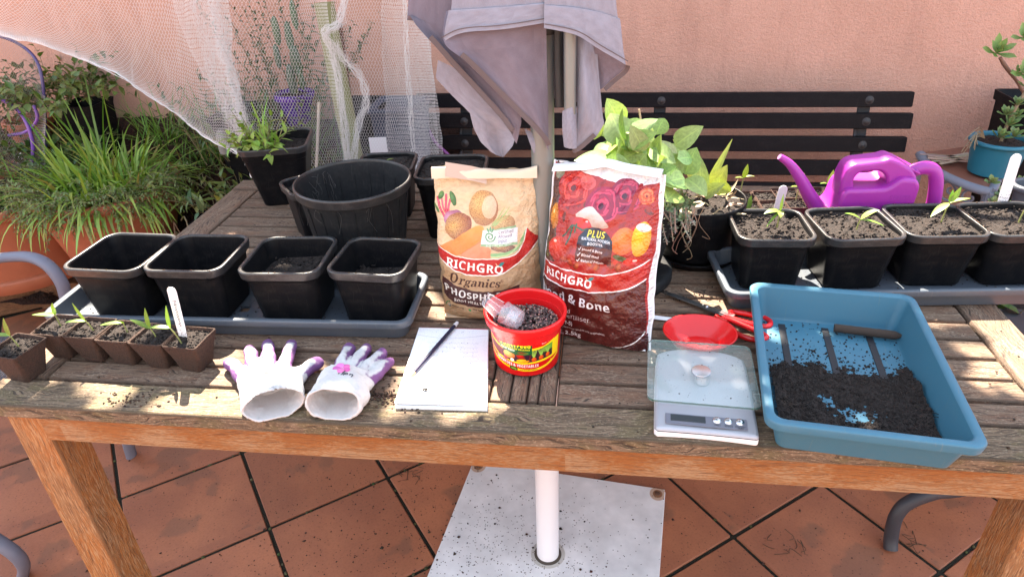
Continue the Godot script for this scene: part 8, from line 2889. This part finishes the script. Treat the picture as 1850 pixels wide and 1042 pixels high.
func build_netting() -> void:
	var at := Vector3(-1.2, 0.7, -2.0)
	var t := thing("bird_netting", "white mesh bird netting draped and gathered across the upper left", "netting", at)
	# the big drape on the left: its lower edge sweeps down to the gather beside the herb pot
	var b := mb(at)
	net_sheet(b, [
		[Vector3(-2.0187,1.432,-2.25), Vector3(-1.7486,1.425,-2.22), Vector3(-1.5015,1.4191,-2.18), Vector3(-1.2719,1.4144,-2.12), Vector3(-1.1376,1.4127,-2.06), Vector3(-1.0487,1.4116,-2.02)],
		[Vector3(-2.068,1.2765,-2.22), Vector3(-1.7977,1.2724,-2.2), Vector3(-1.5259,1.2713,-2.15), Vector3(-1.2875,1.2711,-2.1), Vector3(-1.1415,1.2761,-2.02), Vector3(-1.0532,1.2761,-2)],
		[Vector3(-2.0895,1.196,-2.2), Vector3(-1.8088,1.1816,-2.17), Vector3(-1.5351,1.1645,-2.12), Vector3(-1.2962,1.1382,-2.06), Vector3(-1.1388,1.149,-1.98), Vector3(-1.0617,1.1403,-1.98)],
		[Vector3(-2.0952,1.148,-2.18), Vector3(-1.8096,1.1245,-2.14), Vector3(-1.5268,1.0794,-2.09), Vector3(-1.2867,1.0169,-2.02), Vector3(-1.1306,1.0154,-1.95), Vector3(-1.0567,1.0149,-1.95)],
		[Vector3(-2.0884,1.1253,-2.16), Vector3(-1.803,1.0942,-2.12), Vector3(-1.5061,1.0183,-2.06), Vector3(-1.2652,0.9094,-1.98), Vector3(-1.1108,0.901,-1.92), Vector3(-1.0553,0.898,-1.93)],
		[Vector3(-2.0846,1.115,-2.15), Vector3(-1.7885,1.0825,-2.1), Vector3(-1.4819,0.9802,-2.04), Vector3(-1.2432,0.8532,-1.96), Vector3(-1.1071,0.8071,-1.91), Vector3(-1.0555,0.79,-1.92)],
		[Vector3(-2.0782,1.1097,-2.14), Vector3(-1.7882,1.074,-2.1), Vector3(-1.4662,0.9689,-2.03), Vector3(-1.2246,0.8354,-1.95), Vector3(-1.0879,0.7793,-1.9), Vector3(-1.0477,0.7583,-1.91)],
	], 104, 66, 0.00048, 1.0, 0.012)
	part("drape", b, M.net, t, "stuff")
	b = mb(at)
	net_sheet(b, [
		[Vector3(-1.2839,1.414,-2.14), Vector3(-1.1321,1.413,-2.05), Vector3(-1.0383,1.4121,-2), Vector3(-0.8876,1.4087,-1.97), Vector3(-0.7665,1.405,-1.97), Vector3(-0.7066,1.4032,-1.97)],
		[Vector3(-1.2808,1.1973,-2.08), Vector3(-1.1274,1.2082,-1.98), Vector3(-1.0607,1.2083,-1.97), Vector3(-0.9255,1.2058,-1.97), Vector3(-0.813,1.2036,-1.97), Vector3(-0.7542,1.2025,-1.97)],
		[Vector3(-1.212,1.069,-2), Vector3(-1.0939,1.0818,-1.93), Vector3(-1.0545,1.0773,-1.95), Vector3(-0.939,1.074,-1.96), Vector3(-0.8262,1.0727,-1.96), Vector3(-0.7606,1.072,-1.96)],
		[Vector3(-1.1393,0.9175,-1.95), Vector3(-1.0585,0.9313,-1.9), Vector3(-1.0492,0.9229,-1.93), Vector3(-0.9555,0.9171,-1.95), Vector3(-0.8351,0.9168,-1.95), Vector3(-0.7636,0.9167,-1.95)],
		[Vector3(-1.0736,0.8039,-1.92), Vector3(-1.0346,0.8142,-1.88), Vector3(-1.0361,0.8075,-1.91), Vector3(-0.9545,0.8011,-1.93), Vector3(-0.8316,0.8017,-1.93), Vector3(-0.7587,0.802,-1.93)],
		[Vector3(-1.0649,0.7117,-1.9), Vector3(-1.0419,0.7201,-1.87), Vector3(-1.0333,0.7085,-1.9), Vector3(-0.9474,0.6913,-1.9), Vector3(-0.8227,0.6928,-1.9), Vector3(-0.7488,0.6937,-1.9)],
	], 66, 78, 0.00042, 5.0, 0.006)
	part("drape", b, M.net, t, "stuff")
	b = mb(at)
	net_sheet(b, [
		[Vector3(-0.7198,1.4028,-1.99), Vector3(-0.6537,1.4008,-1.99), Vector3(-0.5879,1.3976,-2.02), Vector3(-0.5147,1.3973,-1.97), Vector3(-0.4856,1.3953,-2), Vector3(-0.4751,1.393,-2.05)],
		[Vector3(-0.7516,1.2011,-1.98), Vector3(-0.6818,1.1998,-1.98), Vector3(-0.6154,1.193,-2.02), Vector3(-0.5356,1.2012,-1.95), Vector3(-0.5045,1.1951,-1.99), Vector3(-0.4989,1.1867,-2.05)],
		[Vector3(-0.7605,1.0546,-1.97), Vector3(-0.6849,1.0538,-1.97), Vector3(-0.6189,1.0426,-2.02), Vector3(-0.5415,1.0565,-1.95), Vector3(-0.5063,1.0499,-1.98), Vector3(-0.4976,1.0351,-2.05)],
		[Vector3(-0.7634,0.8974,-1.96), Vector3(-0.697,0.8973,-1.96), Vector3(-0.6234,0.8857,-2), Vector3(-0.5451,0.9028,-1.94), Vector3(-0.5067,0.8942,-1.97), Vector3(-0.4892,0.8711,-2.05)],
		[Vector3(-0.7587,0.7585,-1.94), Vector3(-0.7028,0.7589,-1.94), Vector3(-0.6326,0.7486,-1.97), Vector3(-0.5451,0.7672,-1.92), Vector3(-0.5082,0.7531,-1.96), Vector3(-0.4861,0.7245,-2.04)],
		[Vector3(-0.7496,0.6857,-1.92), Vector3(-0.7002,0.6863,-1.92), Vector3(-0.6398,0.671,-1.96), Vector3(-0.5412,0.6961,-1.9), Vector3(-0.5065,0.6766,-1.95), Vector3(-0.4898,0.6409,-2.04)],
	], 50, 86, 0.00042, 9.0, 0.008)
	net_sheet(b, [
		[Vector3(-0.5966,1.3967,-2.05), Vector3(-0.5465,1.3975,-1.99), Vector3(-0.528,1.3946,-2.05), Vector3(-0.5053,1.3939,-2.05), Vector3(-0.4826,1.3932,-2.05)],
		[Vector3(-0.6335,1.1008,-2.04), Vector3(-0.5732,1.1108,-1.98), Vector3(-0.5512,1.0997,-2.04), Vector3(-0.5218,1.0993,-2.04), Vector3(-0.4941,1.0989,-2.04)],
		[Vector3(-0.6457,0.9109,-2.03), Vector3(-0.5832,0.927,-1.97), Vector3(-0.5598,0.9106,-2.03), Vector3(-0.5273,0.9105,-2.03), Vector3(-0.4916,0.9104,-2.03)],
		[Vector3(-0.6637,0.6548,-2), Vector3(-0.5976,0.6755,-1.95), Vector3(-0.5697,0.6559,-2), Vector3(-0.5338,0.6563,-2), Vector3(-0.4927,0.6568,-2)],
	], 36, 76, 0.00042, 21.0, 0.008)
	part("drape", b, M.net, t, "stuff")
	# gathered, rope like folds
	b = mb(at)
	rope(b, [Vector3(-0.6769,1.2862,-1.95), Vector3(-0.696,1.2056,-1.94), Vector3(-0.7141,1.1495,-1.92), Vector3(-0.7511,1.1306,-1.9), Vector3(-0.7399,1.0868,-1.9), Vector3(-0.7335,0.9933,-1.9), Vector3(-0.7381,0.8657,-1.9), Vector3(-0.7455,0.7155,-1.89)], 34, 0.011, 0.0004)
	rope(b, [Vector3(-0.7263,1.1013,-1.9), Vector3(-0.7068,1.0569,-1.9), Vector3(-0.6665,1.0083,-1.9), Vector3(-0.6607,0.9383,-1.9), Vector3(-0.6926,0.8789,-1.9), Vector3(-0.7296,0.7507,-1.89)], 24, 0.010, 0.0004)
	rope(b, [Vector3(-1.0902,1.2911,-2), Vector3(-1.0852,1.1215,-1.96), Vector3(-1.0559,0.9609,-1.91), Vector3(-1.04,0.7744,-1.89)], 24, 0.018, 0.0004)
	rope(b, [Vector3(-1.1769,1.2873,-2.06), Vector3(-1.1623,1.1154,-2), Vector3(-1.1102,0.9558,-1.93), Vector3(-1.0509,0.7655,-1.89)], 18, 0.018, 0.0004)
	rope(b, [Vector3(-0.526,1.2826,-1.95), Vector3(-0.5427,0.9823,-1.94), Vector3(-0.544,0.6921,-1.91)], 12, 0.008, 0.00045)
	part("gathers", b, M.net, t, "stuff")
	b = mb(at)
	var edge := spline([Vector3(-2.0782,1.1097,-2.14), Vector3(-1.7882,1.074,-2.1), Vector3(-1.4662,0.9689,-2.03), Vector3(-1.2246,0.8354,-1.95), Vector3(-1.0879,0.7793,-1.9), Vector3(-1.0477,0.7583,-1.91)], 60)
	for k in 5:
		var last := Vector3.ZERO
		for i in 61:
			var p: Vector3 = edge[i] + rdir() * 0.0022
			if i > 0: strand(b, last, p, 0.00042)
			last = p
	part("edge_cord", b, M.net, t, "stuff")
	at = Vector3(-2.3, 0.6, -2.3)
	t = thing("bird_netting", "finer grey netting stretched over purple hoops at the far left", "netting", at)
	b = mb(at)
	net_sheet(b, [
		[Vector3(-2.3131,1.0666,-2.38), Vector3(-2.2041,1.0613,-2.38), Vector3(-2.1245,1.0411,-2.38), Vector3(-2.0735,1.0057,-2.38), Vector3(-2.0535,0.9585,-2.38), Vector3(-2.0548,0.9126,-2.38)],
		[Vector3(-2.3229,0.9737,-2.34), Vector3(-2.2131,0.9687,-2.34), Vector3(-2.1252,0.9561,-2.34), Vector3(-2.0691,0.932,-2.34), Vector3(-2.0416,0.892,-2.34), Vector3(-2.0385,0.8617,-2.34)],
		[Vector3(-2.3715,0.8196,-2.31), Vector3(-2.2588,0.8152,-2.31), Vector3(-2.1615,0.8088,-2.31), Vector3(-2.0982,0.7984,-2.31), Vector3(-2.0574,0.788,-2.31), Vector3(-2.0443,0.7817,-2.31)],
		[Vector3(-2.4347,0.6356,-2.28), Vector3(-2.3162,0.6364,-2.28), Vector3(-2.2131,0.6371,-2.28), Vector3(-2.1433,0.6375,-2.28), Vector3(-2.0952,0.6422,-2.28), Vector3(-2.0763,0.6489,-2.28)],
		[Vector3(-2.457,0.5717,-2.27), Vector3(-2.3372,0.5729,-2.27), Vector3(-2.2309,0.5784,-2.27), Vector3(-2.1575,0.5858,-2.27), Vector3(-2.1062,0.5974,-2.27), Vector3(-2.0863,0.6064,-2.27)],
	], 44, 70, 0.00045, 33.0, 0.006)
	part("cover", b, M.netdark, t, "stuff")

# ---------------------------------------------------------------- added unseen tree, its crown shaped to shade and dapple the table
func build_added_tree() -> void:
	var at := Vector3(-1.9, 0, -4.3)
	var t := thing("added_shade_tree", "unseen leafy tree added behind the courtyard wall, its crown shaped to dapple the table", "tree", at)
	var b := mb(at)
	b.tint = Color(0.12, 0.085, 0.06)
	b.tube(spline([at, Vector3(-1.85, 1.5, -4.3), Vector3(-1.6, 3.0, -4.0), Vector3(-1.4, 3.4, -3.7)], 16), [0.13, 0.125, 0.12, 0.115, 0.11, 0.105, 0.10, 0.095, 0.09, 0.085, 0.08, 0.075, 0.07, 0.065, 0.06, 0.055, 0.05], 12)
	for e in [Vector3(-2.3, 3.6, -3.6), Vector3(-1.3, 3.7, -3.2), Vector3(0.1, 3.6, -3.4), Vector3(-1.6, 3.7, -2.8), Vector3(-0.6, 3.6, -2.7), Vector3(0.3, 3.7, -2.7)]:
		b.tube(spline([Vector3(-1.6, 3.0, -4.0), Vector3(-1.4, 3.35, -3.7).lerp(e, 0.4), e], 10), [0.07, 0.06, 0.055, 0.05, 0.045, 0.04, 0.035, 0.03, 0.025, 0.02, 0.012], 8)
	part("trunk", b, M.plain, t)
	var sd := SUN.normalized()
	# openings in the crown, by where their light lands on the table: [x from, x to, z from, z to]
	var lit := [[0.24, 1.3, -1.85, -1.15], [-0.02, 0.32, -1.85, -1.06], [0.10, 0.24, -1.12, -1.045], [0.665, 0.80, -1.06, -0.955], [-1.06, -0.84, -1.06, -0.875], [-0.84, -0.67, -0.97, -0.865], [-0.79, -0.56, -0.845, -0.785], [-0.645, -0.49, -0.915, -0.80], [-0.30, -0.18, -0.93, -0.85], [-0.325, -0.285, -1.19, -1.13], [-0.14, -0.10, -0.99, -0.96], [-0.86, -0.80, -1.25, -1.20]]
	var g := RandomNumberGenerator.new()
	g.seed = 4
	var l := mb(at)
	var x := -1.75
	while x < 1.7:
		var z := -1.80
		while z < 0.5:
			var p := Vector3(x + g.randf_range(-0.02, 0.02), TOP, z + g.randf_range(-0.02, 0.02))
			var ok := true
			for e in lit:
				if p.x > e[0] - 0.044 and p.x < e[1] + 0.044 and p.z > e[2] - 0.044 and p.z < e[3] + 0.044: ok = false
			if ok:
				for k in 6:
					var s := g.randf_range(3.0, 4.0)
					var c := p + sd * s
					l.tint = Color(0.05, 0.10, 0.025) * g.randf_range(0.7, 1.5)
					l.tint.a = 1
					var dir := Vector3(g.randf_range(-1, 1), g.randf_range(-0.5, 0.3), g.randf_range(-1, 1)).normalized()
					var ll := g.randf_range(0.075, 0.11)
					l.leaf(c - dir * ll * 0.5, dir, sd + Vector3(g.randf_range(-0.6, 0.6), 0, g.randf_range(-0.6, 0.6)), ll, g.randf_range(0.048, 0.07), 0.4, 0.15, 2)
			z += 0.042
		x += 0.042
	part("crown", l, M.leaf, t, "stuff")

# ---------------------------------------------------------------- litter
func build_litter() -> void:
	var b := lm()
	for k in 620:
		var s := rng.randf()
		var p := Vector3(rf(-0.9, 0.75), TOP + 0.0012, rf(-1.15, -0.80))
		if s < 0.30: p = Vector3(-0.2903,0.74,-0.854) + Vector3(rng.randfn(0, 0.035), 0.001, rng.randfn(0, 0.02))
		elif s < 0.42: p = Vector3(-0.7597,0.74,-0.8159) + Vector3(rng.randfn(0, 0.03), 0.001, rng.randfn(0, 0.012))
		elif s < 0.55: p = Vector3(-0.3426,0.74,-0.8572) + Vector3(rng.randfn(0, 0.015), 0.001, rng.randfn(0, 0.012))
		elif s < 0.65: p = Vector3(0.1837,0.74,-1.2183) + Vector3(rng.randfn(0, 0.04), 0.001, rng.randfn(0, 0.02))
		if p.z > -0.79: continue
		b.tint = shade_of(Color(0.025, 0.017, 0.013), Color(0.09, 0.045, 0.03))
		b.crumb(p, rf(0.0006, 0.0032), rng)
	solo("soil_crumbs", b, M.crumb, "crumbs of soil and bark spilled on the table top", "soil", "", "stuff")
	b = lm()
	for k in 900:
		var p := Vector3(rf(-1.4, 1.1), 0.001, rf(-1.5, -0.85))
		if rng.randf() < 0.45: p = Vector3(rng.randfn(-0.45, 0.2), 0.001, rng.randfn(-1.2, 0.15))
		var q := p - Vector3(-0.096, 0, -1.152)
		if absf(q.rotated(Vector3.UP, deg_to_rad(7.0)).x) < 0.277 and absf(q.rotated(Vector3.UP, deg_to_rad(7.0)).z) < 0.277: p.y = 0.0098
		b.tint = shade_of(Color(0.025, 0.017, 0.013), Color(0.07, 0.035, 0.025))
		b.crumb(p, rf(0.0008, 0.0028) if k > 60 else rf(0.003, 0.006), rng)
	for k in 26:
		b.tint = Color(0.06, 0.04, 0.025)
		var o: Vector3 = [Vector3(-0.5104,0,-1.3942), Vector3(0.8041,0,-1.2838), Vector3(0.5053,0,-1.2201)][k % 3] + Vector3(rng.randfn(0, 0.02), 0.003, rng.randfn(0, 0.02))
		b.tube(spline([o, o + rdir(0.3) * 0.015, o + rdir(0.3) * 0.03], 5), 0.0008, 4, false)
	solo("floor_litter", b, M.crumb, "soil crumbs and dry twigs scattered over the floor tiles and stand", "soil", "", "stuff")
	b = lm()
	for k in 260:
		var f := rng.randf()
		var th := deg_to_rad(52.5)
		var n1 := Vector2(-sin(th), cos(th))
		var n2 := Vector2(cos(th), sin(th))
		var c := n1 * (-0.045 - rng.randi_range(-1, 5) * 0.3385) + n2 * (-0.43 - f * 2.0) if k % 2 else n1 * (-0.045 - (f - 0.2) * 1.9) + n2 * (-0.43 - rng.randi_range(-2, 5) * 0.3385)
		b.tint = shade_of(Color(0.05, 0.07, 0.02), Color(0.08, 0.07, 0.035))
		b.ball(Vector3(c.x, -0.003, c.y), Vector3(rf(0.003, 0.006), rf(0.002, 0.004), rf(0.003, 0.006)), 6, 4)
	solo("joint_moss", b, M.crumb, "moss and dirt lodged in the joints between the floor tiles", "moss", "", "stuff")
